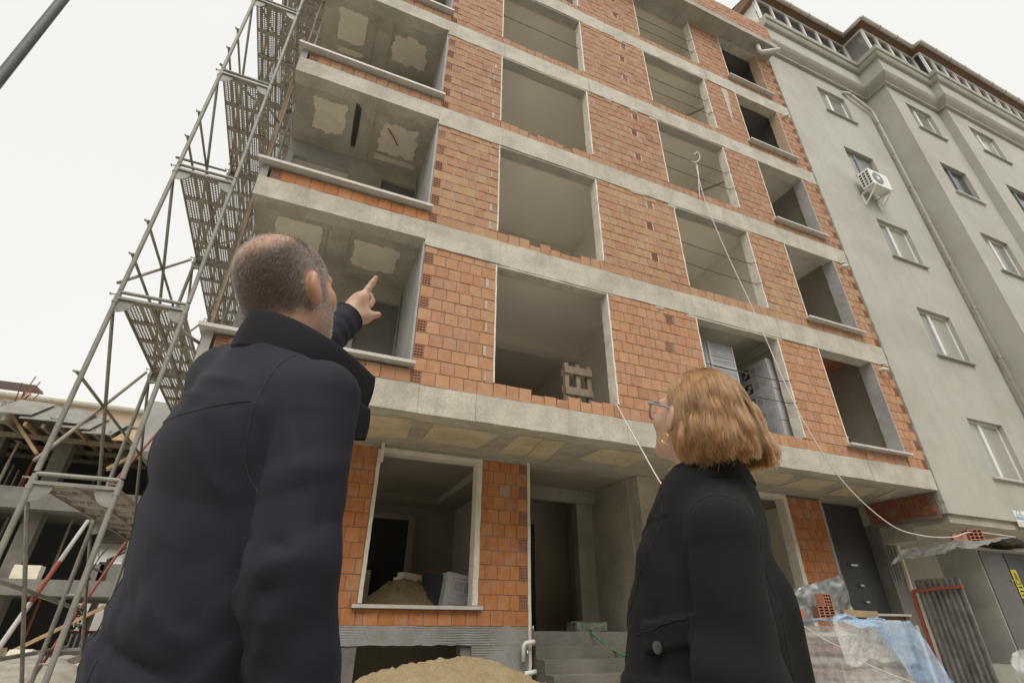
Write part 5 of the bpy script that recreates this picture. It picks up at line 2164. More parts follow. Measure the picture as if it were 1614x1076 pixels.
def tin(u, v):
    a_ = c4[0].lerp(c4[1], u)
    b_ = c4[3].lerp(c4[2], u)
    p = a_.lerp(b_, v)
    w = 0.05*noise.noise(Vector((u*3, v*2, 1)))+0.02*noise.noise(Vector((u*9, v*5, 3)))
    e = 0.025*noise.noise(Vector((u*8, 0, 9))) if v == 0 else 0
    return p+Vector((0, w, e))


m = MB()
m.grid(tin, 36, 24)
o = m.single('tin_sheet', MT['zinc'], 'bent galvanised tin sheet standing behind the wrapped pallet', 'metal sheet', smooth=True)
# thin cord over the pallet
rope('pallet_string', [on_ray(1250, 975, PY-0.62), on_ray(1300, 1007, PY-0.66), on_ray(1330, 1022, PY-0.68), on_ray(1360, 1042, PY-0.7), on_ray(1400, 1060, PY-0.75), on_ray(1460, 1082, PY-0.8)], 0.006,
     'thin pale cord hanging across the front of the wrapped pallet', 8, cat='string')

# ================================================================ electrical cabinet with tin roof
XC = 7.55
cab = thing('electrical_cabinet', 'grey steel electrical cabinet with yellow warning sticker under a tin roof', 'cabinet', (8.1, -0.9, 0))
yf0, yf1 = -1.2, -0.62
zc0, zc1 = 0.62, 2.16
m = MB()
m.box(XC, 9.3, yf0, yf1, zc0, zc1)
m.build('casing', MT['cabinet'], cab)
m = MB()
m.box(XC+0.03, XC+0.62, yf0-0.018, yf0-0.002, zc0+0.05, zc1-0.05)
dr = m.build('door', MT['cabinet_dark'], cab)
m = MB()
m.box(XC+0.66, 9.28, yf0-0.018, yf0-0.002, zc0+0.05, zc1-0.05)
m.build('door', MT['door_dark'], cab)
m = MB()
m.box(XC+0.52, XC+0.56, yf0-0.05, yf0-0.019, 1.7, 1.72)
m.build('handle', MT['zinc'], dr)
m = MB()
m.box(XC-0.02, 9.3, yf0-0.02, yf1+0.02, -0.05, 0.1)
m.box(XC, XC+0.06, yf0, yf0+0.06, 0.1, zc0-0.001)
m.box(XC, XC+0.06, yf1-0.06, yf1, 0.1, zc0-0.001)
m.box(9.2, 9.26, yf0, yf0+0.06, 0.1, zc0-0.001)
m.build('stand', MT['red_steel'], cab)
s0 = ray_y(1592, 897, yf0-0.022)
sx, sz1 = s0.x, s0.z
m = MB()
m.box(sx, sx+0.15, yf0-0.022, yf0-0.0185, sz1-0.4, sz1)
stick = m.build('sticker', MT['yellow'], cab)
m = MB()
yy = yf0-0.024
tri = [(sx+0.02, sz1-0.2), (sx+0.13, sz1-0.2), (sx+0.075, sz1-0.04)]
for a_, b_ in zip(tri, tri[1:]+tri[:1]):
    m.bar((a_[0], yy, a_[1]), (b_[0], yy, b_[1]), 0.012, 0.002, up=(0, 1, 0))
m.add([(sx+0.08, yy, sz1-0.08), (sx+0.065, yy, sz1-0.13), (sx+0.08, yy, sz1-0.13), (sx+0.07, yy, sz1-0.18), (sx+0.09, yy, sz1-0.12), (sx+0.075, yy, sz1-0.12)], [(0, 1, 2), (3, 4, 5)])
m.build('warning_triangle', MT['print_black'], stick)
m = MB()
for i in range(3):
    m.box(sx+0.03, sx+0.12, yy, yy+0.001, sz1-0.26-i*0.055, sz1-0.235-i*0.055)
m.build('sticker_text', MT['print_black'], stick)
# crumpled tin roof sheet
rf = [ray_y(1450, 872, -0.75), ray_y(1540, 846, -1.05), ray_y(1640, 868, -1.45)]


def tin_roof(u, v):
    x = 6.75+u*2.9
    y = -1.52+v*1.15
    z = 2.13+0.17*math.sin(min(1, u*1.6)*math.pi/2)-0.10*max(0, u-0.5)*2
    p = Vector((x*2.2, y*2.2, 0))
    z += 0.05*noise.noise(p)+0.035*noise.noise(p*2.6)+0.012*noise.noise(p*7)
    if u < 0.14:
        z -= (0.14-u)*0.9*(0.3+v)
    if v < 0.1:
        z -= 0.035*(0.1-v)/0.1
    y += 0.03*noise.noise(Vector((x*3, 0, 1)))*(1-v)
    return (x, y, z)


m = MB()
m.grid(tin_roof, 110, 50)
o = m.single('tin_roof', MT['zinc'], 'crumpled sheet of galvanised tin roofing the electrical cabinet', 'metal sheet', smooth=True)
for i, (px, dz, rz, lb, sz_) in enumerate(((1512, 0.0, 0.9, 'hollow brick lying sideways on the tin roof above the cabinet', (0.12, 0.15, 0.19)),
                                           (1536, 0.0, -0.75, 'hollow brick with its holes showing on the tin roof', (0.19, 0.21, 0.26)),
                                           (1568, 0.0, 0.3, 'small broken brick at the middle of the tin roof', (0.14, 0.13, 0.15)),
                                           (1583, 0.0, 0.2, 'smallest brick fragment on the tin roof', (0.12, 0.08, 0.12)))):
    q = ray_y(px, 850, -0.95)
    u_ = (q.x-6.75)/2.9
    zz = tin_roof(u_, 0.5)[2]-0.01
    loose_brick((q.x, -0.95, zz), rz, lb, size=sz_)
# corrugated panel in a red frame
cp = thing('corrugated_sheet', 'dirty corrugated steel panel in a red steel frame leaning by the cabinet', 'metal panel', (7.0, -0.8, 0))
pA, pB = ray_x(1452, 946, 7.06), ray_x(1523, 938, 6.96)
zt4 = 1.63
ya, yb_ = pA.y+0.0, pB.y


def corr(u, v):
    y = ya+(yb_-ya)*u
    x = 7.06-0.1*u
    x += 0.022*(1 if math.sin(u*2*math.pi*8) > 0 else -1)*min(1, abs(math.sin(u*2*math.pi*8))*3)
    z = zt4+0.1-v*(zt4+0.1)
    return (x+0.012*noise.noise(Vector((y*6, z*3, 0))), y, z)


m = MB()
m.grid(corr, 130, 14)
m.build('sheet', MT['zinc_dull'], cp)
m = MB()
m.bar((7.02, ya+0.05, zt4-0.06), (6.92, yb_-0.02, zt4-0.03), 0.045, 0.045)
m.bar((7.02, ya+0.06, 0), (7.02, ya+0.06, zt4-0.06), 0.045, 0.045)
m.build('frame', MT['red_steel'], cp)
m = MB()
m.tube([(7.0, ya+0.14, 0), (7.0, ya+0.16, 1.1)], 0.025, 8)
m.build('stake', MT['patch'], cp)
# red steel legs and a tarpaulin at the lower right edge
tp = MB()


def tarp(u, v):
    a_ = ray_y(1598, 1040, -1.5)
    x = a_.x+u*0.6+0.05*noise.noise(Vector((u*4, v*3, 0)))
    return (x, -1.5+0.08*noise.noise(Vector((u*5, v*5, 3)))+0.1*v, a_.z+0.05-v*0.75-0.1*u+0.12*math.sin(u*3))


tp.grid(tarp, 24, 24)
tp.single('grey_tarpaulin', MT['carton'], 'pale grey tarpaulin bundle under the electrical cabinet', 'tarpaulin', smooth=True)
# ================================================================ people: signed distance shapes turned into smooth meshes
f32 = np.float32


def grid_pts(lo, hi, h):
    ax = [np.arange(lo[i], hi[i]+h, h, dtype=f32) for i in range(3)]
    X, Y, Z = np.meshgrid(*ax, indexing='ij')
    return X, Y, Z


def sd_cone(G, a, b, ra, rb):
    X, Y, Z = G
    ax, ay, az = a
    dx, dy, dz = b[0]-ax, b[1]-ay, b[2]-az
    L2 = dx*dx+dy*dy+dz*dz
    t = np.clip(((X-ax)*dx+(Y-ay)*dy+(Z-az)*dz)/f32(L2), 0, 1)
    return np.sqrt((X-ax-t*dx)**2+(Y-ay-t*dy)**2+(Z-az-t*dz)**2)-(ra+(rb-ra)*t)


def sd_ell(G, c, r_, rot=None):
    X, Y, Z = G[0]-c[0], G[1]-c[1], G[2]-c[2]
    if rot is not None:
        m_ = rot.transposed()
        X, Y, Z = (m_[0][0]*X+m_[0][1]*Y+m_[0][2]*Z, m_[1][0]*X+m_[1][1]*Y+m_[1][2]*Z, m_[2][0]*X+m_[2][1]*Y+m_[2][2]*Z)
    k0 = np.sqrt((X/r_[0])**2+(Y/r_[1])**2+(Z/r_[2])**2)+f32(1e-6)
    k1 = np.sqrt((X/r_[0]**2)**2+(Y/r_[1]**2)**2+(Z/r_[2]**2)**2)+f32(1e-6)
    return k0*(k0-1)/k1


def smin(a, b, k):
    h = np.maximum(k-np.abs(a-b), 0)/k
    return np.minimum(a, b)-h*h*k*0.25


def smax(a, b, k):
    return -smin(-a, -b, k)


def gauss3(G, c, s_):
    """soft bump at c; s_ is one size or three"""
    s_ = s_ if isinstance(s_, (tuple, list)) else (s_, s_, s_)
    return np.exp(-(((G[0]-c[0])/s_[0])**2+((G[1]-c[1])/s_[1])**2+((G[2]-c[2])/s_[2])**2))


def crease(G, a, b, w, depth):
    """soft ridge (depth < 0) or groove (depth > 0) along a segment, fading at its ends"""
    X, Y, Z = G
    d = [b[i]-a[i] for i in range(3)]
    L2 = sum(v*v for v in d)
    t = ((X-a[0])*d[0]+(Y-a[1])*d[1]+(Z-a[2])*d[2])/f32(L2)
    tc = np.clip(t, 0, 1)
    q = (X-a[0]-tc*d[0])**2+(Y-a[1]-tc*d[1])**2+(Z-a[2]-tc*d[2])**2
    return depth*np.exp(-q/(w*w))*np.clip(np.sin(np.clip(tc, 0.02, 0.98)*math.pi)*1.6, 0, 1)


def fold(G, a, b, w, depth):
    """sharp-bottomed fold line along a segment"""
    X, Y, Z = G
    d = [b[i]-a[i] for i in range(3)]
    L2 = sum(v*v for v in d)
    tc = np.clip(((X-a[0])*d[0]+(Y-a[1])*d[1]+(Z-a[2])*d[2])/f32(L2), 0, 1)
    q = np.sqrt((X-a[0]-tc*d[0])**2+(Y-a[1]-tc*d[1])**2+(Z-a[2]-tc*d[2])**2)
    return 1.1*depth*np.exp(-q/w)*np.clip(np.sin(np.clip(tc, 0.02, 0.98)*math.pi)*1.5, 0, 1)


def surface_nets(F, lo, h):
    """vertices and quads of the zero surface of F on a regular grid"""
    S_ = F < 0
    nx, ny, nz = F.shape
    corners = [(i, j, k) for i in (0, 1) for j in (0, 1) for k in (0, 1)]
    cs = sum(S_[i:nx-1+i, j:ny-1+j, k:nz-1+k].astype(np.int8) for i, j, k in corners)
    act = (cs > 0) & (cs < 8)
    I, J, K = np.nonzero(act)
    n = len(I)
    acc = np.zeros((n, 3), f32)
    cnt = np.zeros(n, f32)
    for a in range(8):
        for ax in range(3):
            ca = corners[a]
            if ca[ax] == 1:
                continue
            cb = list(ca)
            cb[ax] = 1
            fa = F[I+ca[0], J+ca[1], K+ca[2]]
            fb = F[I+cb[0], J+cb[1], K+cb[2]]
            m_ = (fa < 0) != (fb < 0)
            t = np.where(m_, fa/np.where(m_, fa-fb, 1), 0)
            p = np.stack([np.full(n, ca[0], f32), np.full(n, ca[1], f32), np.full(n, ca[2], f32)], 1)
            p[:, ax] += t
            acc[m_] += p[m_]
            cnt[m_] += 1
    V = (acc/cnt[:, None]+np.stack([I, J, K], 1))*h+np.array(lo, f32)
    idx = np.full(act.shape, -1, np.int64)
    idx[I, J, K] = np.arange(n)
    quads = []
    for ax in range(3):
        sl0 = [slice(1, -1)]*3
        sl0[ax] = slice(0, -1)
        sl1 = [slice(1, -1)]*3
        sl1[ax] = slice(1, None)
        A, B = S_[tuple(sl0)], S_[tuple(sl1)]
        for flip in (False, True):
            e = (A & ~B) if not flip else (~A & B)
            ei = list(np.nonzero(e))
            for d in range(3):
                if d != ax:
                    ei[d] = ei[d]+1
            o1, o2 = [d for d in range(3) if d != ax]

            def cell(d1, d2):
                c = [ei[0].copy(), ei[1].copy(), ei[2].copy()]
                c[o1] = c[o1]-d1
                c[o2] = c[o2]-d2
                return idx[c[0], c[1], c[2]]
            q = np.stack([cell(0, 0), cell(1, 0), cell(1, 1), cell(0, 1)], 1)
            if (ax == 1) != flip:
                q = q[:, ::-1]
            quads.append(q)
    Q = np.concatenate(quads)
    Q = Q[(Q >= 0).all(1)]
    return V, Q


def mesh_from(name, parts_, mats, colours=None, xf=None):
    """one mesh from several (V, Q) pieces"""
    V = np.concatenate([p[0] for p in parts_])
    off, Qs = 0, []
    for p in parts_:
        Qs.append(p[1]+off)
        off += len(p[0])
    Q = np.concatenate(Qs)
    if xf is not None:
        M3 = np.array([[xf[i][j] for j in range(3)] for i in range(3)])
        V = V @ M3.T+np.array([xf[i][3] for i in range(3)])
    me = bpy.data.meshes.new(name)
    me.vertices.add(len(V))
    me.vertices.foreach_set('co', V.astype(f32).ravel())
    me.loops.add(len(Q)*4)
    me.loops.foreach_set('vertex_index', Q.astype(np.int32).ravel())
    me.polygons.add(len(Q))
    me.polygons.foreach_set('loop_start', np.arange(0, len(Q)*4, 4, dtype=np.int32))
    me.update(calc_edges=True)
    me.polygons.foreach_set('use_smooth', np.ones(len(Q), dtype=bool))
    for m_ in mats:
        me.materials.append(m_)
    if colours is not None:
        a_ = me.color_attributes.new('bc', 'FLOAT_COLOR', 'POINT')
        a_.data.foreach_set('color', np.concatenate([colours, np.ones((len(colours), 1))], 1).astype(f32).ravel())
    me.validate()
    return me


def relax(V, Q, n=2, lam=0.5):
    """light Laplacian smoothing of a quad mesh"""
    e = np.concatenate([Q[:, [0, 1]], Q[:, [1, 2]], Q[:, [2, 3]], Q[:, [3, 0]]])
    for _ in range(n):
        acc = np.zeros_like(V)
        c = np.zeros(len(V), f32)
        np.add.at(acc, e[:, 0], V[e[:, 1]])
        np.add.at(acc, e[:, 1], V[e[:, 0]])
        np.add.at(c, e[:, 0], 1)
        np.add.at(c, e[:, 1], 1)
        V = V*(1-lam)+acc/np.maximum(c, 1)[:, None]*lam
    return V


def project(F, lo, h, p, lift=0.0004):
    """nearest point of the surface F = lift, and its normal"""
    gx, gy, gz = F.shape
    lo_ = np.array(lo)

    def val(p):
        g = (np.array(p)-lo_)/h
        i = np.clip(np.floor(g).astype(int), 0, [gx-2, gy-2, gz-2])
        f_ = np.clip(g-i, 0, 1)
        c = F[i[0]:i[0]+2, i[1]:i[1]+2, i[2]:i[2]+2]
        c = c[0]*(1-f_[0])+c[1]*f_[0]
        c = c[0]*(1-f_[1])+c[1]*f_[1]
        return float(c[0]*(1-f_[2])+c[1]*f_[2])
    p = np.array(p, dtype=float)
    n_ = np.zeros(3)
    for _ in range(7):
        g = np.array([val(p+np.array(o_)*h)-val(p-np.array(o_)*h) for o_ in ((1, 0, 0), (0, 1, 0), (0, 0, 1))])
        n_ = g/(np.linalg.norm(g)+1e-9)
        p = p-n_*(val(p)-lift)*0.8
    return Vector(p), Vector(n_)


def seam(F, lo, h, pts, rad=0.0011, lift=0.0004, n=60):
    """sewn seam: a thin welt laid on the surface of the field F along the points"""
    m_ = MB()
    m_.tube([project(F, lo, h, p, lift)[0] for p in spline(pts, n)], rad, 6)
    return m_


def spline(P_, n):
    P_ = [Vector(p) for p in P_]
    out = []
    for s_ in range(n+1):
        t = s_/n*(len(P_)-1)
        i = min(int(t), len(P_)-2)
        u = t-i
        p0, p1, p2, p3 = P_[max(i-1, 0)], P_[i], P_[i+1], P_[min(i+2, len(P_)-1)]
        out.append(0.5*((2*p1)+(-p0+p2)*u+(2*p0-5*p1+4*p2-p3)*u*u+(-p0+3*p1-3*p2+p3)*u**3))
    return out


def obj_of(name, me, parent, loc=(0, 0, 0)):
    o_ = bpy.data.objects.new(name, me)
    COL.objects.link(o_)
    o_.parent = parent
    o_.location = loc
    return o_


def skin_material(name):
    m = material(name, (1, 1, 1), (0.93, 0.9, 0.88), 26.0, attr='bc', rough=0.5, bump=0.1, bscale=260.0, spec=0.4, grain=0.05, coords='obj')
    b = m.node_tree.nodes['Principled BSDF']
    b.inputs['Subsurface Weight'].default_value = 0.12
    b.inputs['Subsurface Radius'].default_value = (0.012, 0.005, 0.003)
    b.inputs['Subsurface Scale'].default_value = 0.4
    return m


def cloth_material(name, c, weave=900.0, rough=0.85, sheen=0.25, bump=0.25, wrinkle=0.8):
    m = bpy.data.materials.new(name)
    m.use_nodes = True
    N, L = m.node_tree.nodes, m.node_tree.links
    b = N['Principled BSDF']
    b.inputs['Roughness'].default_value = rough
    b.inputs['Specular IOR Level'].default_value = 0.25
    b.inputs['Sheen Weight'].default_value = sheen
    b.inputs['Sheen Roughness'].default_value = 0.5
    b.inputs['Sheen Tint'].default_value = (*[min(1, v*6+0.1) for v in c], 1)
    tc = N.new('ShaderNodeTexCoord')
    n1 = N.new('ShaderNodeTexNoise')
    n1.inputs['Scale'].default_value = 7.0
    n1.inputs['Detail'].default_value = 5.0
    n2 = N.new('ShaderNodeTexNoise')
    n2.inputs['Scale'].default_value = weave
    n2.inputs['Detail'].default_value = 2.0
    L.new(tc.outputs['Object'], n1.inputs['Vector'])
    L.new(tc.outputs['Object'], n2.inputs['Vector'])
    mx = N.new('ShaderNodeMix')
    mx.data_type = 'RGBA'
    mx.inputs['A'].default_value = (*[v*0.82 for v in c], 1)
    mx.inputs['B'].default_value = (*[v*1.2 for v in c], 1)
    ad = N.new('ShaderNodeMath')
    ad.operation = 'MULTIPLY_ADD'
    L.new(n2.outputs['Fac'], ad.inputs[0])
    ad.inputs[1].default_value = 0.6
    ml = N.new('ShaderNodeMath')
    ml.operation = 'MULTIPLY'
    ml.inputs[1].default_value = 0.4
    L.new(n1.outputs['Fac'], ml.inputs[0])
    L.new(ml.outputs[0], ad.inputs[2])
    L.new(ad.outputs[0], mx.inputs['Factor'])
    L.new(mx.outputs['Result'], b.inputs['Base Color'])
    bp = N.new('ShaderNodeBump')
    bp.inputs['Strength'].default_value = bump
    bp.inputs['Distance'].default_value = 0.003
    L.new(n2.outputs['Fac'], bp.inputs['Height'])
    # drawn wrinkles in the cloth
    mp = N.new('ShaderNodeMapping')
    mp.inputs['Rotation'].default_value = (0.3, 0.5, 0.2)
    mp.inputs['Scale'].default_value = (1.0, 1.0, 2.1)
    L.new(tc.outputs['Object'], mp.inputs['Vector'])
    n3 = N.new('ShaderNodeTexNoise')
    n3.noise_type = 'RIDGED_MULTIFRACTAL'
    n3.inputs['Scale'].default_value = 3.6
    n3.inputs['Detail'].default_value = 2.5
    n3.inputs['Roughness'].default_value = 0.45
    n3.inputs['Distortion'].default_value = 0.7
    L.new(mp.outputs['Vector'], n3.inputs['Vector'])
    b2 = N.new('ShaderNodeBump')
    b2.inputs['Strength'].default_value = wrinkle
    b2.inputs['Distance'].default_value = 0.012
    L.new(n3.outputs['Fac'], b2.inputs['Height'])
    L.new(b2.outputs['Normal'], bp.inputs['Normal'])
    L.new(bp.outputs['Normal'], b.inputs['Normal'])
    return m


def hair_material(name, c, c2, rough=0.35):
    m = bpy.data.materials.new(name)
    m.use_nodes = True
    N, L = m.node_tree.nodes, m.node_tree.links
    N.remove(N['Principled BSDF'])
    h = N.new('ShaderNodeBsdfHairPrincipled')
    h.parametrization = 'COLOR'
    h.inputs['Roughness'].default_value = rough
    h.inputs['Radial Roughness'].default_value = 0.5
    inf = N.new('ShaderNodeHairInfo')
    mx = N.new('ShaderNodeMix')
    mx.data_type = 'RGBA'
    mx.inputs['A'].default_value = (*c, 1)
    mx.inputs['B'].default_value = (*c2, 1)
    L.new(inf.outputs['Random'], mx.inputs['Factor'])
    L.new(mx.outputs['Result'], h.inputs['Color'])
    L.new(h.outputs[0], N['Material Output'].inputs['Surface'])
    return m


def strands(name, pts, rad, mat_, parent, loc=(0, 0, 0)):
    """pts: (n strands, n points, 3)"""
    n, k, _ = pts.shape
    hc = bpy.data.hair_curves.new(name)
    hc.add_curves([k]*n)
    hc.attributes['position'].data.foreach_set('vector', pts.astype(f32).ravel())
    ra = hc.attributes.get('radius') or hc.attributes.new('radius', 'FLOAT', 'POINT')
    prof = np.linspace(1.0, 0.35, k, dtype=f32)
    ra.data.foreach_set('value', (np.tile(prof, n)*rad).astype(f32))
    hc.materials.append(mat_)
    o_ = bpy.data.objects.new(name, hc)
    COL.objects.link(o_)
    o_.parent = parent
    o_.location = loc
    return o_


def frame_at(base, azimuth):
    """local x right, y forward, z up; azimuth clockwise from +Y"""
    f_ = Vector((math.sin(azimuth), math.cos(azimuth), 0))
    r_ = Vector((math.cos(azimuth), -math.sin(azimuth), 0))
    return Matrix(((r_.x, f_.x, 0, base.x), (r_.y, f_.y, 0, base.y), (0, 0, 1, base.z), (0, 0, 0, 1)))


def head_sdf(G, k=1.0, female=False):
    """head facing +y, centre of the skull near the origin"""
    d = sd_ell(G, (0, -0.012, 0.022), (0.0765*k, 0.0985*k, 0.088*k))
    d = smin(d, sd_ell(G, (0, 0.03, -0.035), (0.063*k, 0.066*k, 0.075*k)), 0.04)           # face
    jw = 0.048 if female else 0.056
    d = smin(d, sd_ell(G, (0, 0.042, -0.082), (jw, 0.05, 0.034)), 0.035)                    # jaw
    d = smin(d, sd_ell(G, (0, 0.088, -0.102), (0.022, 0.018, 0.017)), 0.025)                # chin
    for s_ in (-1, 1):
        d = smin(d, sd_ell(G, (0.042*s_, 0.062, -0.03), (0.026, 0.024, 0.022)), 0.025)      # cheek
        d = smin(d, sd_cone(G, (0.012*s_, 0.09, 0.022), (0.05*s_, 0.074, 0.018), 0.008, 0.007), 0.015)   # brow
        d = smax(d, -sd_ell(G, (0.032*s_, 0.096, 0.002), (0.017, 0.016, 0.011)), 0.012)     # socket
        d = smin(d, sd_ell(G, (0.032*s_, 0.077, 0.001), (0.013, 0.013, 0.012)), 0.003)      # eyeball
    d = smin(d, sd_cone(G, (0, 0.092, 0.012), (0, 0.118, -0.03), 0.008, 0.012), 0.012)       # nose
    for s_ in (-1, 1):
        d = smin(d, sd_ell(G, (0.012*s_, 0.108, -0.034), (0.009, 0.01, 0.008)), 0.008)
    d = smin(d, sd_ell(G, (0, 0.098, -0.062), (0.024, 0.012, 0.007)), 0.008)                 # lips
    d = smin(d, sd_ell(G, (0, 0.097, -0.073), (0.021, 0.012, 0.008)), 0.008)
    d = d+crease(G, (-0.025, 0.108, -0.0675), (0.025, 0.108, -0.0675), 0.003, 0.004)
    # ears: shell with a hollow
    for s_ in (-1, 1):
        rot = Matrix.Rotation(0.5*s_, 3, 'Z') @ Matrix.Rotation(-0.22, 3, 'X')
        e = sd_ell(G, (0.086*s_, -0.006, -0.018), (0.0095, 0.0195, 0.031), rot)
        e = smin(e, sd_ell(G, (0.079*s_, 0.004, -0.046), (0.007, 0.009, 0.011)), 0.012)
        e = smax(e, -sd_ell(G, (0.097*s_, 0.004, -0.014), (0.009, 0.0125, 0.021), rot), 0.005)
        d = smin(d, e, 0.008)
    return d


def to_local(V, M):
    Mi = np.array(M.inverted())
    return V @ Mi[:3, :3].T+Mi[:3, 3]


def xform(V, M):
    Mn = np.array(M)
    return V @ Mn[:3, :3].T+Mn[:3, 3]


def sd_chain(G, pts, rads, k=0.006):
    d = None
    for i in range(len(pts)-1):
        e = sd_cone(G, tuple(pts[i]), tuple(pts[i+1]), rads[i], rads[i+1])
        d = e if d is None else smin(d, e, k)
    return d


SKIN = skin_material('skin')
rng = np.random.default_rng(5)

# ---------------------------------------------------------------- the man
MB_AZ = YAW+R(30)
MBASE = Vector((-2.383, -5.189, 0))
MM = frame_at(MBASE, MB_AZ)
MI = MM.inverted()
man = thing('person', 'balding man in a navy coat seen from behind, pointing up at the building', 'person', MBASE)
navy = cloth_material('navy_coat_cloth', (0.0125, 0.0125, 0.0225), weave=850.0, rough=0.72, sheen=0.04, bump=0.35)
navy_dark = cloth_material('navy_collar_cloth', (0.0075, 0.0072, 0.0095), wrinkle=0.12, weave=850.0, rough=0.8, sheen=0.02, bump=0.3)
trouser = cloth_material('dark_trouser_cloth', (0.015, 0.015, 0.018))
shoe_m = material('black_leather', (0.02, 0.02, 0.02), rough=0.4, bump=0.05)


def mloc(px, py, d):
    return MI @ at(px, py, d)


m_sh_r, m_el_r, m_wr_r = (0.172, -0.005, 1.395), (0.215, -0.03, 1.12), (0.235, 0.04, 0.86)
wr_l = mloc(547, 501, 1.52)
m_sh_l = Vector((-0.142, 0.018, 1.50))
m_el_l = m_sh_l.lerp(wr_l, 0.5)+Vector((-0.03, 0.0, -0.05))
HEADL = mloc(453, 452, 1.12)
man_head = MM @ Matrix.Translation(HEADL) @ Matrix.Rotation(R(4), 4, 'Z') @ Matrix.Rotation(R(21), 4, 'X')

# head, neck
h_ = 0.0034
G = grid_pts((-0.11, -0.14, -0.25), (0.11, 0.15, 0.13), h_)
F = head_sdf(G, 1.02)
F = smin(F, sd_cone(G, (0, -0.028, -0.04), (0.0, -0.062, -0.26), 0.058, 0.066), 0.05)
V, Q = surface_nets(F, (-0.11, -0.14, -0.25), h_)
V = relax(V, Q, 1)
hv = V.copy()
# colour of scalp, stubble and skin, fixed to the head
skin_c = np.array([0.52, 0.315, 0.215])
hair_c = np.array([0.045, 0.036, 0.032])
grey_c = np.array([0.22, 0.19, 0.175])


def sstep(a, b, x):
    t = np.clip((x-a)/(b-a), 0, 1)
    return t*t*(3-2*t)


nz_ = np.array([noise.noise(Vector(p)*30) for p in hv])*0.5+np.array([noise.noise(Vector(p)*90) for p in hv])*0.3
bd_ = hv-np.array([0, -0.012, 0.022])
bd_ = bd_/np.linalg.norm(bd_, axis=1)[:, None]
bn0 = np.array([-0.12, -0.50, 0.86])
ba_ = np.degrees(np.arccos(np.clip(bd_ @ (bn0/np.linalg.norm(bn0)), -1, 1)))+nz_*9
bald = sstep(64, 36, ba_)
bald = np.maximum(bald, sstep(0.0, 0.03, hv[:, 1])*sstep(0.05, 0.08, hv[:, 2])*sstep(0.07, 0.05, np.abs(hv[:, 0])))
side = sstep(0.045, 0.085, np.abs(hv[:, 0])+nz_*0.006)*sstep(-0.075, 0.0, hv[:, 1])
hairz = sstep(-0.085, -0.055, hv[:, 2]+nz_*0.02-0.25*np.clip(hv[:, 1]+0.03, -0.05, 1))*sstep(0.075, 0.045, hv[:, 1]-0.6*np.clip(hv[:, 2]-0.03, 0, 1)+nz_*0.01)
front = sstep(0.03, 0.05, hv[:, 1])*sstep(0.03, 0.0, hv[:, 2])
ear_z = np.exp(-(((np.abs(hv[:, 0])-0.090)/0.011)**2+((hv[:, 1]+0.004)/0.026)**2+((hv[:, 2]+0.02)/0.04)**2))
w_hair = np.clip(hairz*(1-0.9*bald)*(1-front)*(1-sstep(0.06, 0.22, ear_z)), 0, 1)
beard = sstep(-0.035, -0.055, hv[:, 2])*sstep(0.0, 0.03, hv[:, 1])*sstep(-0.14, -0.11, hv[:, 2])
tone = skin_c[None]*(1+0.12*nz_[:, None])
tone = tone*(1-0.25*np.exp(-((np.abs(hv[:, 0])-0.085)/0.012)**2)[:, None]*np.array([0.0, 0.35, 0.4])[None])
hc_ = hair_c[None]*(1-side[:, None])+grey_c[None]*side[:, None]
colr = tone*(1-0.8*w_hair[:, None])+hc_*0.8*w_hair[:, None]
colr = colr*(1-0.6*beard[:, None])+grey_c[None]*1.2*0.6*beard[:, None]
head_piece = (to_local(xform(V, man_head), MM), Q)
head_col = colr

# left hand, pointing; built along joints read in three dimensions
J = {k: mloc(*v) for k, v in dict(
    fa=(524, 524, 1.44), wr=(547, 501, 1.525), wr2=(556, 504, 1.535),
    i1=(570, 471, 1.575), i2=(580.5, 455, 1.60), i3=(587, 446, 1.612), i4=(592.5, 438, 1.622),
    m1=(565, 469, 1.595), m2=(582, 466, 1.64), m3=(586.5, 475, 1.635), m4=(582, 483, 1.61),
    r1=(560, 472, 1.61), r2=(576, 472, 1.655), r3=(580, 482, 1.645), r4=(575, 489, 1.615),
    p1=(556, 478, 1.62), p2=(569, 479, 1.655), p3=(573, 487, 1.645), p4=(569, 493, 1.62),
    t1=(560, 501, 1.54), t2=(575, 498.5, 1.565), t3=(587, 497, 1.58), t4=(596, 495.8, 1.59)).items()}
allp = np.array([list(v) for v in J.values()])
lo = tuple((allp.min(0)-0.045).tolist())
hi = tuple((allp.max(0)+0.045).tolist())
h_ = 0.0027
G = grid_pts(lo, hi, h_)
palm = sd_cone(G, tuple(J['wr']), tuple(J['i1']), 0.025, 0.0165)
for a_, r1_, r2_ in (('m1', 0.026, 0.0165), ('r1', 0.025, 0.0155), ('p1', 0.024, 0.0145)):
    palm = smin(palm, sd_cone(G, tuple(J['wr']), tuple(J[a_]), r1_, r2_), 0.018)
palm = smin(palm, sd_cone(G, tuple(J['wr2']), tuple(J['t2']), 0.022, 0.0175), 0.022)
palm = smin(palm, sd_cone(G, tuple(J['i1']), tuple(J['t2']), 0.014, 0.013), 0.03)
F = smin(palm, sd_cone(G, tuple(J['fa']), tuple(J['wr']), 0.03, 0.0265), 0.02)
F = smin(F, sd_chain(G, [J['i1'], J['i2'], J['i3'], J['i4']], [0.0135, 0.0108, 0.0098, 0.0078], 0.004), 0.009)
for q_ in 'mrp':
    F = smin(F, sd_chain(G, [J[q_+'1'], J[q_+'2'], J[q_+'3'], J[q_+'4']], [0.0135, 0.0112, 0.010, 0.0085], 0.004), 0.005)
F = smin(F, sd_chain(G, [J['t1'], J['t2'], J['t3'], J['t4']], [0.019, 0.0145, 0.0118, 0.0095], 0.005), 0.010)
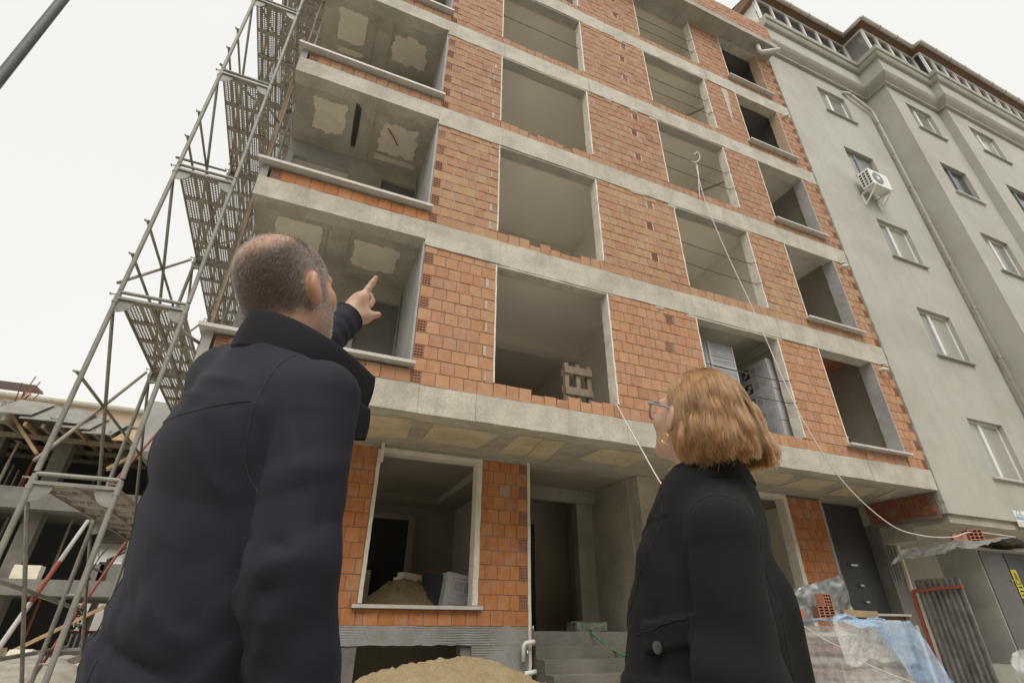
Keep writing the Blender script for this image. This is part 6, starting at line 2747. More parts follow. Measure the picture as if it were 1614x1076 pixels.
F = F+crease(G, tuple(J['i2']+Vector((0, 0, .012))), tuple(J['i2']+Vector((0.006, 0, .008))), 0.004, 0.0012)
V, Q = surface_nets(F, lo, h_)
V = relax(V, Q, 1, 0.4)
hand_col = np.tile(np.array([0.50, 0.325, 0.235]), (len(V), 1))
tipd = np.minimum(np.linalg.norm(V-np.array(J['i4']), axis=1), np.linalg.norm(V-np.array(J['t4']), axis=1))
hand_col = hand_col*(1-0.18*np.exp(-(tipd/0.018)**2)[:, None]*np.array([0, 1.0, 0.9])[None])
hand_piece = (V, Q)

# right hand at the coat hem, torso and legs under the clothes
h_ = 0.012
lo, hi = (-0.36, -0.28, 0.0), (0.36, 0.32, 1.56)
G = grid_pts(lo, hi, h_)
F = sd_ell(G, (0, 0.01, 1.26), (0.165, 0.11, 0.25))
F = smin(F, sd_ell(G, (0, 0.01, 0.98), (0.15, 0.11, 0.18)), 0.1)
F = smin(F, sd_cone(G, (0, -0.01, 1.40), (-0.01, 0.0, 1.54), 0.06, 0.055), 0.05)
for s_ in (-1, 1):
    F = smin(F, sd_cone(G, (0.09*s_, 0.0, 0.92), (0.105*s_, 0.02, 0.5), 0.085, 0.056), 0.06)
    F = smin(F, sd_cone(G, (0.105*s_, 0.02, 0.5), (0.11*s_, -0.02, 0.09), 0.052, 0.036), 0.02)
    F = smin(F, sd_cone(G, (0.11*s_, -0.03, 0.05), (0.12*s_, 0.14, 0.04), 0.04, 0.034), 0.03)
F = smin(F, sd_cone(G, m_sh_r, m_el_r, 0.05, 0.04), 0.03)
F = smin(F, sd_cone(G, m_el_r, m_wr_r, 0.04, 0.028), 0.02)
wr = Vector(m_wr_r)
F = smin(F, sd_cone(G, tuple(wr), tuple(wr+Vector((0.0, 0.03, -0.09))), 0.03, 0.036), 0.02)
for i in range(4):
    b0_ = wr+Vector((0.0, 0.055-0.022*i, -0.095))
    F = smin(F, sd_chain(G, [b0_, b0_+Vector((-0.005, 0.0, -0.045)), b0_+Vector((-0.022, 0.0, -0.08+0.006*i))], [0.011, 0.0105, 0.009]), 0.006)
F = smin(F, sd_chain(G, [wr+Vector((-0.01, 0.045, -0.03)), wr+Vector((-0.02, 0.075, -0.07)), wr+Vector((-0.025, 0.075, -0.1))], [0.014, 0.012, 0.01]), 0.01)
V, Q = surface_nets(F, lo, h_)
core = (V, Q)
cols = np.concatenate([head_col, hand_col, np.tile(skin_c, (len(V), 1))])
obj_of('body', mesh_from('body', [head_piece, hand_piece, core], [SKIN], cols, frame_at(Vector((0, 0, 0)), MB_AZ)), man)

# coat
h_ = 0.0052
lo, hi = (-0.30, -0.26, 0.66), (0.36, 0.34, 1.64)
G = grid_pts(lo, hi, h_)
X, Y, Z = G
F = sd_ell(G, (-0.005, 0.012, 1.27), (0.176, 0.125, 0.24))
F = smin(F, sd_ell(G, (0, 0.015, 1.06), (0.162, 0.122, 0.22)), 0.08)
F = smin(F, sd_cone((X, Y*1.28, Z), (0, 0.0, 1.0), (0, -0.02, 0.55), 0.146, 0.19), 0.07)
F = smin(F, sd_ell(G, (0.0, -0.03, 1.34), (0.155, 0.095, 0.12)), 0.06)                      # upper back
F = smin(F, sd_cone(G, (-0.05, -0.005, 1.475), tuple(m_sh_l), 0.055, 0.062), 0.05)
F = smin(F, sd_cone(G, (0.05, -0.005, 1.46), m_sh_r, 0.052, 0.062), 0.05)
F = smin(F, sd_cone(G, (0, 0.0, 1.44), (0, 0.005, 1.535), 0.085, 0.078), 0.04)
armr = smin(sd_cone(G, m_sh_r, m_el_r, 0.066, 0.060), sd_cone(G, m_el_r, m_wr_r, 0.060, 0.056), 0.03)
# sleeve folds: rings round the elbow and drag lines
s_arm = (1.41-Z)
ang = np.arctan2(Y-(-0.02), X-0.21)
win = np.exp(-((Z-1.14)/0.13)**2)
armr = armr+0.0014*win*(1-2*np.abs(np.sin(s_arm*36+1.3*np.sin(ang+0.5)+0.8*np.sin(Z*23))))-0.003*np.exp(-((Z-0.97)/0.08)**2)*np.sin(s_arm*85+1.2*np.cos(ang))
F = smin(F, armr, 0.014)
arml = smin(sd_cone(G, tuple(m_sh_l), tuple(m_el_l), 0.068, 0.058), sd_cone(G, tuple(m_el_l), tuple(wr_l), 0.058, 0.046), 0.03)
F = smin(F, arml, 0.09)
# armhole groove, yoke seam, centre back seam, drag folds
Fb = F.copy()
YB = -0.10


def cr(x0, z0, x1, z1, w_, d_, y0=YB, y1=YB):
    return (crease if abs(d_) < 0.005 else fold)((X, Y*0.35, Z), (x0, y0*0.35, z0), (x1, y1*0.35, z1), w_, d_)*(Y < 0.03)


F = F+cr(0.125, 1.46, 0.128, 1.36, 0.006, 0.006)+cr(0.128, 1.37, 0.150, 1.22, 0.007, 0.009)
F = F+cr(-0.19, 1.375, -0.05, 1.352, 0.0035, 0.004)+cr(-0.07, 1.354, 0.125, 1.36, 0.0035, 0.004)
F = F+cr(-0.01, 1.36, -0.012, 0.66, 0.0035, 0.0035)+cr(0.135, 1.20, 0.12, 0.66, 0.0035, 0.003)
for (x0, z0, x1, z1, w_, d_) in ((-0.19, 1.085, 0.10, 1.00, 0.012, 0.013), (-0.18, 1.06, 0.12, 0.965, 0.014, -0.011), (-0.17, 1.16, 0.05, 1.06, 0.016, 0.008),
                                 (-0.18, 1.29, 0.12, 1.20, 0.022, 0.007), (-0.16, 1.25, 0.10, 1.14, 0.018, -0.006), (-0.17, 1.455, 0.04, 1.375, 0.013, -0.008),
                                 (-0.12, 1.47, 0.10, 1.405, 0.012, -0.007), (-0.15, 1.43, 0.06, 1.35, 0.012, 0.007), (0.0, 1.36, 0.13, 1.20, 0.016, -0.007),
                                 (-0.06, 1.00, -0.09, 0.70, 0.018, 0.012), (0.04, 0.98, 0.06, 0.68, 0.02, -0.010), (-0.16, 0.98, -0.18, 0.7, 0.018, -0.010),
                                 (0.10, 1.12, 0.135, 0.86, 0.015, 0.010), (0.02, 1.10, 0.14, 1.02, 0.012, -0.008), (-0.05, 1.04, 0.13, 0.99, 0.009, 0.009)):
    F = F+cr(x0, z0, x1, z1, w_, d_)
for i in range(9):
    zc = 1.06-0.018*i+0.004*math.sin(i*2.1)
    x0 = -0.15+0.03*math.sin(i*1.7)
    F = F+cr(x0, zc+0.05, x0+0.13+0.05*math.sin(i*2.9), zc, 0.007, 0.0055*(-1)**i)
for i in range(5):
    F = F+cr(-0.16+0.015*i, 1.47-0.02*i, 0.02+0.02*i, 1.40-0.022*i, 0.008, 0.0055*(-1)**i)
# sleeve: long drag folds from the shoulder and sharp creases at the elbow crook
for (a_, b_, w_, d_) in (((0.16, -0.07, 1.40), (0.255, -0.07, 1.22), 0.012, -0.006), ((0.20, -0.075, 1.36), (0.262, -0.05, 1.17), 0.011, 0.006),
                         ((0.15, -0.08, 1.17), (0.27, -0.07, 1.14), 0.009, 0.010), ((0.15, -0.08, 1.13), (0.275, -0.08, 1.085), 0.010, 0.010),
                         ((0.155, -0.07, 1.09), (0.27, -0.08, 1.055), 0.010, -0.008), ((0.17, -0.06, 1.04), (0.28, -0.06, 0.99), 0.011, 0.008),
                         ((0.26, -0.03, 1.25), (0.262, -0.04, 1.05), 0.010, 0.006)):
    F = F+fold(G, a_, b_, w_, d_)
F = F+0.0010*np.sin(X*31+7*np.sin(Z*9))*np.sin(Z*19+5*np.sin(X*11+Y*7))
F = F+0.0014*np.sin(Z*85+11*np.sin(X*17))*np.exp(-((Z-1.03)/0.10)**2)
# open neck
F = smax(F, -sd_cone(G, (0.0, 0.03, 1.56), (0.0, 0.05, 1.75), 0.062, 0.12), 0.015)
V, Q = surface_nets(F, lo, h_)
V = relax(V, Q, 1, 0.5)
coat = obj_of('coat', mesh_from('coat', [(V, Q)], [navy], None, frame_at(Vector((0, 0, 0)), MB_AZ)), man)
coat_F, coat_lo, coat_h = F, lo, h_
# left forearm sleeve reaches out of the block above: finish it with its own tube and cuff
dirl = (wr_l-m_el_l).normalized()
MR = frame_at(Vector((0, 0, 0)), MB_AZ)


def loc_mesh(m_, name, mats, parent, smooth=True):
    """MB in the man's local axes, turned into an object under parent"""
    me = m_.mesh(name, mats, Vector((0, 0, 0)), smooth)
    me.transform(MR)
    return obj_of(name, me, parent)


m = MB()
pts, rr = [], []
for i in range(25):
    t = i/24
    p = m_el_l.lerp(wr_l, t) if t < 1 else wr_l
    p = p+Vector((0, 0, -0.012*math.sin(t*math.pi)))
    pts.append(p)
    rr.append(0.0625-0.016*t+0.0028*math.sin(t*46)+0.0018*math.sin(t*83+1))
m.tube(pts, rr, 28, cap=False)
e0 = wr_l
m.tube([e0+dirl*0.0, e0+dirl*0.004, e0-dirl*0.002, e0-dirl*0.05], [rr[-1], rr[-1]-0.004, rr[-1]-0.008, rr[-1]-0.01], 28, cap=False)
loc_mesh(m, 'sleeve', [navy], coat)
# wrist watch
wt = MB()
wc = wr_l+dirl*0.012
wt.tube([wc-dirl*0.008, wc+dirl*0.008], 0.0345, 24, cap=False)
side_v = dirl.cross(Vector((0, 0, 1))).normalized()
upv = side_v.cross(dirl).normalized()
wf = wc+(upv*0.75-side_v*0.65).normalized()*0.034
nrm = (upv*0.75-side_v*0.65).normalized()
wt.tube([wf, wf+nrm*0.009], 0.017, 18)
wo = wt.mesh('wrist_watch', [MT['zinc']], Vector((0, 0, 0)), True)
wo.transform(MR)
obj_of('wrist_watch', wo, man)


stitch = cloth_material('navy_stitching', (0.03, 0.029, 0.038), rough=0.7, sheen=0.1)
YK = -0.13
for pts in ([(-0.175, -0.06, 1.385), (-0.12, -0.11, 1.372), (-0.03, YK, 1.36), (0.05, YK, 1.362), (0.125, -0.1, 1.372)],          # yoke
            [(-0.012, YK, 1.02), (-0.013, -0.135, 0.92), (-0.014, -0.14, 0.8)],                                                       # back vent
            [(0.118, -0.03, 1.468), (0.124, -0.07, 1.43), (0.127, -0.09, 1.36), (0.137, -0.09, 1.28), (0.152, -0.075, 1.215)],       # armhole
            [(-0.105, -0.11, 1.36), (-0.10, -0.115, 1.2), (-0.098, -0.115, 1.05), (-0.11, -0.13, 0.8)]):                             # side back
    loc_mesh(seam(coat_F, coat_lo, coat_h, pts, 0.0009), 'seam', [stitch], coat)
# stand-up collar: ribbon between two edges, with thickness
def ribbon(bot, top, n, k, th, bulge=0.0, wob=0.0):
    B, T_ = spline(bot, n), spline(top, n)
    cen = sum(B, Vector((0, 0, 0)))/len(B)
    outer, inner = [], []
    for i in range(n+1):
        for j in range(k+1):
            v = j/k
            p = B[i].lerp(T_[i], v)
            o_ = Vector((p.x-cen.x, p.y-cen.y, 0)).normalized()
            p = p+o_*(bulge*math.sin(v*math.pi)+wob*noise.noise(p*14))
            outer.append(p+o_*th/2)
            inner.append(p-o_*th/2)
    m_ = MB()
    W = k+1
    f_ = []
    for i in range(n):
        for j in range(k):
            f_.append((i*W+j, (i+1)*W+j, (i+1)*W+j+1, i*W+j+1))
    N_ = len(outer)
    f2 = [tuple(t+N_ for t in reversed(q)) for q in f_]
    rim = []
    for i in range(n):
        rim.append((i*W+k, (i+1)*W+k, (i+1)*W+k+N_, i*W+k+N_))
        rim.append(((i+1)*W, i*W, i*W+N_, (i+1)*W+N_))
    for j in range(k):
        rim.append((j, j+1, j+1+N_, j+N_))
        rim.append((n*W+j+1, n*W+j, n*W+j+N_, n*W+j+1+N_))
    m_.add(outer+inner, f_+f2+rim)
    return m_


bot = [(-0.140, 0.14, 1.46), (-0.120, 0.06, 1.508), (-0.088, -0.03, 1.522), (0, -0.078, 1.508), (0.082, -0.042, 1.485), (0.122, 0.035, 1.455), (0.132, 0.138, 1.432)]
top = [(-0.145, 0.15, 1.54), (-0.110, 0.06, 1.585), (-0.076, -0.02, 1.604), (0, -0.062, 1.598), (0.076, -0.032, 1.572), (0.125, 0.045, 1.538), (0.138, 0.142, 1.505)]
loc_mesh(ribbon(bot, top, 60, 10, 0.006, 0.003, 0.002), 'collar', [navy_dark], coat)
# lapel hanging below the right end of the collar
bot2 = [(0.12, 0.08, 1.36), (0.134, 0.12, 1.365), (0.138, 0.14, 1.37)]
top2 = [(0.118, 0.06, 1.46), (0.134, 0.11, 1.442), (0.140, 0.14, 1.435)]
loc_mesh(ribbon(bot2, top2, 16, 12, 0.006, 0.003, 0.002), 'lapel', [navy_dark], coat)
# trousers and shoes
h_ = 0.012
lo, hi = (-0.3, -0.25, 0.04), (0.3, 0.25, 1.0)
G = grid_pts(lo, hi, h_)
F = None
for s_ in (-1, 1):
    e = smin(sd_cone(G, (0.09*s_, 0.0, 0.92), (0.105*s_, 0.02, 0.5), 0.105, 0.075), sd_cone(G, (0.105*s_, 0.02, 0.5), (0.11*s_, -0.02, 0.1), 0.075, 0.065), 0.03)
    e = e+0.004*np.sin(G[2]*60+3*np.sin(G[0]*30))
    F = e if F is None else smin(F, e, 0.05)
V, Q = surface_nets(F, lo, h_)
obj_of('trousers', mesh_from('trousers', [(V, Q)], [trouser], None, MR), man)
for s_ in (-1, 1):
    lo, hi = (0.11*s_-0.08, -0.15, -0.01), (0.11*s_+0.08, 0.24, 0.16)
    G = grid_pts(lo, hi, 0.009)
    F = smin(sd_cone(G, (0.11*s_, -0.05, 0.06), (0.125*s_, 0.17, 0.045), 0.052, 0.046), sd_cone(G, (0.11*s_, -0.03, 0.06), (0.11*s_, -0.02, 0.13), 0.05, 0.045), 0.03)
    F = smax(F, -(G[2]-0.0), 0.008)
    V, Q = surface_nets(F, lo, 0.009)
    obj_of('shoe', mesh_from('shoe', [(V, Q)], [shoe_m], None, MR), man)
# short cropped hair
nh = 26000
pick = rng.choice(len(hv), size=nh*3)
keep = rng.random(len(pick)) < (w_hair[pick]*0.95+0.06*bald[pick]*hairz[pick]+0.22*beard[pick])
pick = pick[keep][:nh]
rt = hv[pick]+rng.normal(0, 0.0012, (len(pick), 3))
nv = rt-np.array([0, -0.012, 0.022])*1.0
nv = nv/np.array([0.0765, 0.0985, 0.088])**2
nv /= np.linalg.norm(nv, axis=1)[:, None]
flow = np.stack([np.zeros(len(rt)), -0.55*np.ones(len(rt)), -0.75*np.ones(len(rt))], 1)
flow -= nv*(flow*nv).sum(1)[:, None]
dr_ = nv*0.32+flow*0.9+rng.normal(0, 0.16, rt.shape)
dr_ /= np.linalg.norm(dr_, axis=1)[:, None]
ln = rng.uniform(0.005, 0.010, len(rt))[:, None]
st = np.stack([rt-nv*0.001, rt+dr_*ln*0.5+nv*0.0008, rt+dr_*ln+flow*ln*0.15], 1)
MH = np.array(Matrix(man_head))
org = np.array(MBASE)
stw = st @ MH[:3, :3].T+MH[:3, 3]-org
isg = (rng.random(len(pick)) < np.clip(side[pick]*0.75+0.06, 0, 1)) | (beard[pick] > 0.3)
dark_hair = hair_material('dark_short_hair', (0.02, 0.016, 0.014), (0.06, 0.045, 0.038), 0.45)
grey_hair = hair_material('greying_short_hair', (0.05, 0.042, 0.04), (0.36, 0.33, 0.31), 0.45)
hair_o = strands('hair', stw[~isg], 0.00028, dark_hair, man)
strands('greying_hair', stw[isg], 0.00027, grey_hair, man)

# ---------------------------------------------------------------- the woman
WAZ = YAW+R(-70)
WBASE = Vector((-1.40, -5.30, 0))
WM = frame_at(WBASE, WAZ)
WI = WM.inverted()
WR = frame_at(Vector((0, 0, 0)), WAZ)
woman = thing('person', 'woman with light brown bob and glasses in a black coat, looking up', 'person', WBASE)
black = cloth_material('black_wool_cloth', (0.0105, 0.0102, 0.0102), weave=650.0, rough=0.95, sheen=0.06, bump=0.5)


def wloc(px, py, d):
    return WI @ at(px, py, d)


w_sh, w_el, w_wr = (-0.172, 0.018, 1.215), (-0.214, 0.03, 0.98), (-0.205, 0.09, 0.77)
whc = wloc(1098, 655, 1.25)
WH = frame_at(WM @ whc, YAW+R(-30)) @ Matrix.Rotation(R(24), 4, 'X')
h_ = 0.0034
G = grid_pts((-0.11, -0.14, -0.26), (0.11, 0.15, 0.13), h_)
F = head_sdf(G, 0.96, True)
F = smin(F, sd_cone(G, (0, -0.02, -0.05), (0.0, -0.075, -0.26), 0.047, 0.055), 0.045)
V, Q = surface_nets(F, (-0.11, -0.14, -0.26), h_)
V = relax(V, Q, 1)
wv = V.copy()
nz_ = np.array([noise.noise(Vector(p)*40) for p in wv])
wskin = np.array([0.56, 0.35, 0.25])
scalp = sstep(0.02, 0.045, wv[:, 2]-0.6*np.clip(wv[:, 1], 0, 1)+0.02)*sstep(0.085, 0.06, wv[:, 1])
scalp = np.maximum(scalp, sstep(-0.02, -0.045, wv[:, 1])*sstep(-0.09, -0.06, wv[:, 2]))
lips = np.exp(-(((wv[:, 1]-0.105)/0.02)**2+((wv[:, 2]+0.067)/0.009)**2+(wv[:, 0]/0.024)**2))
colr = wskin[None]*(1+0.06*nz_[:, None])
colr = colr*(1-lips[:, None]*np.array([0.1, 0.45, 0.4])[None])
colr = colr*(1-scalp[:, None])+np.array([0.16, 0.085, 0.035])[None]*scalp[:, None]
head_w = (to_local(xform(V, WH), WM), Q)
h_ = 0.012
lo, hi = (-0.34, -0.3, 0.0), (0.34, 0.3, 1.42)
G = grid_pts(lo, hi, h_)
F = smin(sd_ell(G, (0, 0.035, 1.07), (0.12, 0.075, 0.2)), sd_ell(G, (0, 0.05, 0.86), (0.125, 0.09, 0.16)), 0.06)
hl = WI @ (WH @ Vector((0, -0.05, -0.16)))
F = smin(F, sd_cone(G, (0, 0.015, 1.22), tuple(hl), 0.045, 0.048), 0.04)
for s_ in (-1, 1):
    F = smin(F, sd_cone(G, (0.08*s_, 0.04, 0.84), (0.085*s_, 0.03, 0.46), 0.078, 0.052), 0.05)
    F = smin(F, sd_cone(G, (0.085*s_, 0.03, 0.46), (0.09*s_, -0.02, 0.08), 0.05, 0.033), 0.02)
    F = smin(F, sd_cone(G, (0.09*s_, -0.03, 0.05), (0.095*s_, 0.11, 0.035), 0.034, 0.028), 0.03)
    sh = Vector((w_sh[0]*-s_, w_sh[1], w_sh[2]))
    el = Vector((w_el[0]*-s_, w_el[1], w_el[2]))
    wr = Vector((w_wr[0]*-s_, w_wr[1], w_wr[2]))
    F = smin(F, sd_chain(G, [sh, el, wr], [0.04, 0.033, 0.024]), 0.02)
    F = smin(F, sd_cone(G, tuple(wr), tuple(wr+Vector((0, 0.02, -0.075))), 0.024, 0.029), 0.02)
    for i in range(4):
        b0_ = wr+Vector((0.0, 0.045-0.018*i, -0.085))
        F = smin(F, sd_chain(G, [b0_, b0_+Vector((0, 0.0, -0.04)), b0_+Vector((0.012*s_, 0.0, -0.07+0.005*i))], [0.010, 0.0095, 0.008]), 0.006)
    F = smin(F, sd_chain(G, [wr+Vector((0, 0.03, -0.03)), wr+Vector((0, 0.055, -0.06)), wr+Vector((0, 0.058, -0.085))], [0.012, 0.0105, 0.009]), 0.008)
V, Q = surface_nets(F, lo, h_)
cols = np.concatenate([colr, np.tile(wskin, (len(V), 1))])
obj_of('body', mesh_from('body', [head_w, (V, Q)], [SKIN], cols, WR), woman)
# coat
h_ = 0.0054
lo, hi = (-0.32, -0.2, 0.66), (0.32, 0.34, 1.44)
G = grid_pts(lo, hi, h_)
X, Y, Z = G
F = sd_ell(G, (0, 0.045, 1.12), (0.160, 0.122, 0.21))
F = smin(F, sd_cone((X*0.95, Y, Z), (0, 0.078, 1.05), (0, 0.105, 0.55), 0.158, 0.22), 0.08)
for s_ in (-1, 1):
    F = smin(F, sd_cone(G, (0, 0.015, 1.30), (w_sh[0]*s_, w_sh[1], w_sh[2]), 0.072, 0.066), 0.05)
F = smin(F, sd_cone(G, (0, 0.015, 1.26), (0, 0.025, 1.345), 0.090, 0.080), 0.05)
for s_ in (-1, 1):
    F = smin(F, sd_cone(G, (0.06*s_, 0.07, 1.325), (0.075*s_, 0.145, 1.18), 0.036, 0.045), 0.05)      # draped collar fronts
Fbody = F.copy()
arm = smin(sd_cone(G, w_sh, w_el, 0.063, 0.066), sd_cone(G, w_el, w_wr, 0.066, 0.066), 0.04)
arm = arm+0.004*np.exp(-((Z-0.98)/0.12)**2)*np.sin((1.3-Z)*55+1.6*np.sin(np.arctan2(Y-0.03, X+0.21)))
F = smin(F, arm, 0.010)
arm2 = smin(sd_cone(G, (-w_sh[0], w_sh[1], w_sh[2]), (-w_el[0], w_el[1], w_el[2]), 0.063, 0.066), sd_cone(G, (-w_el[0], w_el[1], w_el[2]), (-w_wr[0], w_wr[1], w_wr[2]), 0.066, 0.066), 0.04)
F = smin(F, arm2, 0.010)
# dropped shoulder seam round the sleeve head
for i in range(8):
    a0, a1 = -1.7+i*0.44, -1.7+(i+1)*0.44+0.1
    F = F+crease(G, (-0.195+0.012*math.cos(a0), 0.02+0.062*math.sin(a0), 1.175+0.085*math.cos(a0)), (-0.195+0.012*math.cos(a1), 0.02+0.062*math.sin(a1), 1.175+0.085*math.cos(a1)), 0.006, 0.004)
for (a_, b_, w_, d_) in (((-0.11, -0.07, 1.24), (-0.12, -0.10, 0.78), 0.022, 0.013), ((-0.05, -0.08, 1.22), (-0.05, -0.12, 0.7), 0.024, -0.012),
                         ((0.05, -0.08, 1.2), (0.06, -0.12, 0.7), 0.024, 0.01), ((-0.13, 0.13, 1.16), (-0.14, 0.2, 0.75), 0.02, 0.010),
                         ((-0.235, 0.0, 1.2), (-0.275, 0.0, 0.9), 0.016, -0.006), ((-0.24, 0.06, 1.17), (-0.275, 0.06, 0.85), 0.015, 0.006),
                         ((-0.12, -0.04, 1.30), (-0.22, -0.02, 1.16), 0.015, -0.007), ((-0.10, 0.06, 1.29), (-0.2, 0.07, 1.2), 0.013, 0.006),
                         ((-0.16, 0.0, 1.02), (-0.27, 0.03, 0.99), 0.010, 0.006), ((-0.16, 0.02, 0.97), (-0.28, 0.05, 0.93), 0.010, -0.006)):
    F = F+(crease if abs(d_) > 0.0095 else fold)(G, a_, b_, w_, d_)
F = F+0.002*np.sin(X*27+6*np.sin(Z*8))*np.sin(Z*13+4*np.sin(X*9+Y*7))


def poly_mask(A, B, poly, soft):
    """1 inside the convex polygon in (A, B), fading over soft"""
    m_ = None
    n_ = len(poly)
    for i_ in range(n_):
        (x0, y0), (x1, y1) = poly[i_], poly[(i_+1) % n_]
        l_ = math.hypot(x1-x0, y1-y0)
        e_ = ((A-x0)*(y1-y0)-(B-y0)*(x1-x0))/l_
        m_ = e_ if m_ is None else np.minimum(m_, e_)
    return np.clip(m_/soft+0.5, 0, 1)


fr_ = (Y > 0.02) & (Fbody < 0.03)
for s_ in (-1, 1):
    xs_ = X*s_
    F = F-0.005*poly_mask(xs_, Z, [(0.02, 1.36), (0.10, 1.31), (0.118, 1.245), (0.085, 1.235), (0.045, 1.0), (-0.01, 0.96), (-0.02, 1.2)][::1], 0.004)*fr_
    F = F-0.004*poly_mask(xs_, Z, [(0.04, 1.37), (0.105, 1.335), (0.125, 1.262), (0.085, 1.256), (0.03, 1.3)], 0.004)*fr_
# overlapping front edge and pocket flap
F = F-0.007*np.clip((0.06-X)/0.004, 0, 1)*np.clip((X+0.2)/0.004, 0, 1)*np.clip((0.98-Z)/0.004, 0, 1)*fr_*(X < 0.06)
F = F-0.008*poly_mask(Y, Z, [(0.06, 1.085), (0.19, 1.065), (0.19, 1.015), (0.06, 1.035)], 0.004)*((X < -0.05) & (Fbody < 0.03))
hl2 = WI @ (WH @ Vector((0, -0.03, -0.12)))
F = smax(F, -sd_cone(G, (0.0, 0.03, 1.37), tuple(hl2+Vector((0, 0.02, 0.1))), 0.05, 0.10), 0.012)
V, Q = surface_nets(F, lo, h_)
V = relax(V, Q, 1, 0.5)
wcoat = obj_of('coat', mesh_from('coat', [(V, Q)], [black], None, WR), woman)
wc_F, wc_lo, wc_h = F, lo, h_


def wloc_mesh(m_, name, mats, parent, smooth=True):
    me = m_.mesh(name, mats, Vector((0, 0, 0)), smooth)
    me.transform(WR)
    return obj_of(name, me, parent)


# collar and lapels
bot = [(-0.080, 0.128, 1.282), (-0.104, 0.065, 1.318), (-0.098, -0.012, 1.337), (0, -0.076, 1.337), (0.098, -0.012, 1.337), (0.104, 0.065, 1.318), (0.080, 0.128, 1.282)]
top = [(-0.072, 0.112, 1.325), (-0.086, 0.06, 1.358), (-0.080, -0.006, 1.374), (0, -0.062, 1.376), (0.080, -0.006, 1.374), (0.086, 0.06, 1.356), (0.072, 0.112, 1.32)]
wloc_mesh(ribbon(bot, top, 60, 8, 0.006, 0.002, 0.002), 'collar', [black], wcoat)
wstitch = cloth_material('black_stitching', (0.022, 0.021, 0.021), rough=0.9, sheen=0.1)
sm = [(-0.195+0.012*math.cos(a_), 0.018+0.064*math.sin(a_), 1.178+0.09*math.cos(a_)) for a_ in [-1.9+0.42*i for i in range(10)]]
for pts in (sm, [(-0.11, -0.06, 1.28), (-0.115, -0.075, 1.1), (-0.12, -0.09, 0.8)],
            [(-0.065, 0.11, 1.31), (-0.10, 0.12, 1.25), (-0.09, 0.14, 1.2), (-0.06, 0.18, 1.08), (-0.02, 0.21, 0.98)],
            [(-0.14, 0.075, 1.072), (-0.15, 0.13, 1.062), (-0.13, 0.17, 1.052), (-0.10, 0.2, 1.045)]):
    wloc_mesh(seam(wc_F, wc_lo, wc_h, pts, 0.0012), 'seam', [wstitch], wcoat)
bp_, bn_ = project(wc_F, wc_lo, wc_h, (-0.165, 0.168, 1.02), -0.002)
m = MB()
m.tube([bp_, bp_+bn_*0.0055], 0.0105, 18)
m.tube([bp_+bn_*0.0056, bp_+bn_*0.0062], 0.007, 18)
btn_m = material('dark_horn_button', (0.08, 0.075, 0.072), (0.14, 0.13, 0.125), 60.0, rough=0.35, bump=0.05)
wloc_mesh(m, 'button', [btn_m], wcoat, smooth=False)
# trousers and shoes
lo, hi = (-0.26, -0.2, 0.04), (0.26, 0.2, 0.95)
G = grid_pts(lo, hi, 0.012)
F = None
for s_ in (-1, 1):
    e = smin(sd_cone(G, (0.08*s_, 0.0, 0.86), (0.085*s_, 0.01, 0.46), 0.1, 0.075), sd_cone(G, (0.085*s_, 0.01, 0.46), (0.09*s_, -0.02, 0.1), 0.075, 0.075), 0.03)
    F = e if F is None else smin(F, e, 0.05)
V, Q = surface_nets(F, lo, 0.012)
obj_of('trousers', mesh_from('trousers', [(V, Q)], [trouser], None, WR), woman)
for s_ in (-1, 1):
    lo, hi = (0.09*s_-0.07, -0.13, -0.01), (0.09*s_+0.07, 0.2, 0.14)
    G = grid_pts(lo, hi, 0.009)
    F = smin(sd_cone(G, (0.09*s_, -0.04, 0.05), (0.1*s_, 0.13, 0.04), 0.044, 0.038), sd_cone(G, (0.09*s_, -0.03, 0.06), (0.09*s_, -0.02, 0.11), 0.042, 0.04), 0.03)
    F = smax(F, -G[2], 0.008)
    V, Q = surface_nets(F, lo, 0.009)
    obj_of('shoe', mesh_from('shoe', [(V, Q)], [shoe_m], None, WR), woman)


def whead_mesh(m_, name, mats, smooth=True):
    me = m_.mesh(name, mats, Vector((0, 0, 0)), smooth)
    me.transform(Matrix.Translation(-WBASE) @ WH)
    return obj_of(name, me, woman)


# glasses
fr_m = material('blue_grey_acetate', (0.22, 0.25, 0.31), rough=0.3, bump=0, grain=0)
m = MB()
for s_ in (-1, 1):
    ring = []
    for i in range(25):
        a_ = 2*math.pi*i/24
        ca, sa = math.cos(a_), math.sin(a_)
        q_ = 1/(abs(ca)**3+abs(sa)**3)**(1/3)
        x = 0.034*s_+0.028*q_*ca
        ring.append((x, 0.113-0.25*x*x/0.06, -0.004+0.022*q_*sa))
    m.tube(ring, 0.0026, 6, cap=False)
    m.tube([(0.063*s_, 0.100, 0.008), (0.077*s_, 0.088, 0.009), (0.081*s_, 0.03, 0.006), (0.081*s_, -0.01, 0.0), (0.080*s_, -0.03, -0.02)], 0.0028, 6)
m.tube([(-0.008, 0.117, 0.0), (0, 0.12, 0.003), (0.008, 0.117, 0.0)], 0.0024, 6)
whead_mesh(m, 'glasses', [fr_m])
# hoop earring
gold = material('gold', (0.75, 0.52, 0.2), rough=0.25, metal=1.0, bump=0, grain=0)
for s_ in (-1, 1):
    m = MB()
    m.tube([(0.086*s_, 0.004+0.011*math.cos(a_), -0.070+0.011*math.sin(a_)) for a_ in [2*math.pi*i/16 for i in range(17)]], 0.0016, 6, cap=False)
    whead_mesh(m, 'earring', [gold])
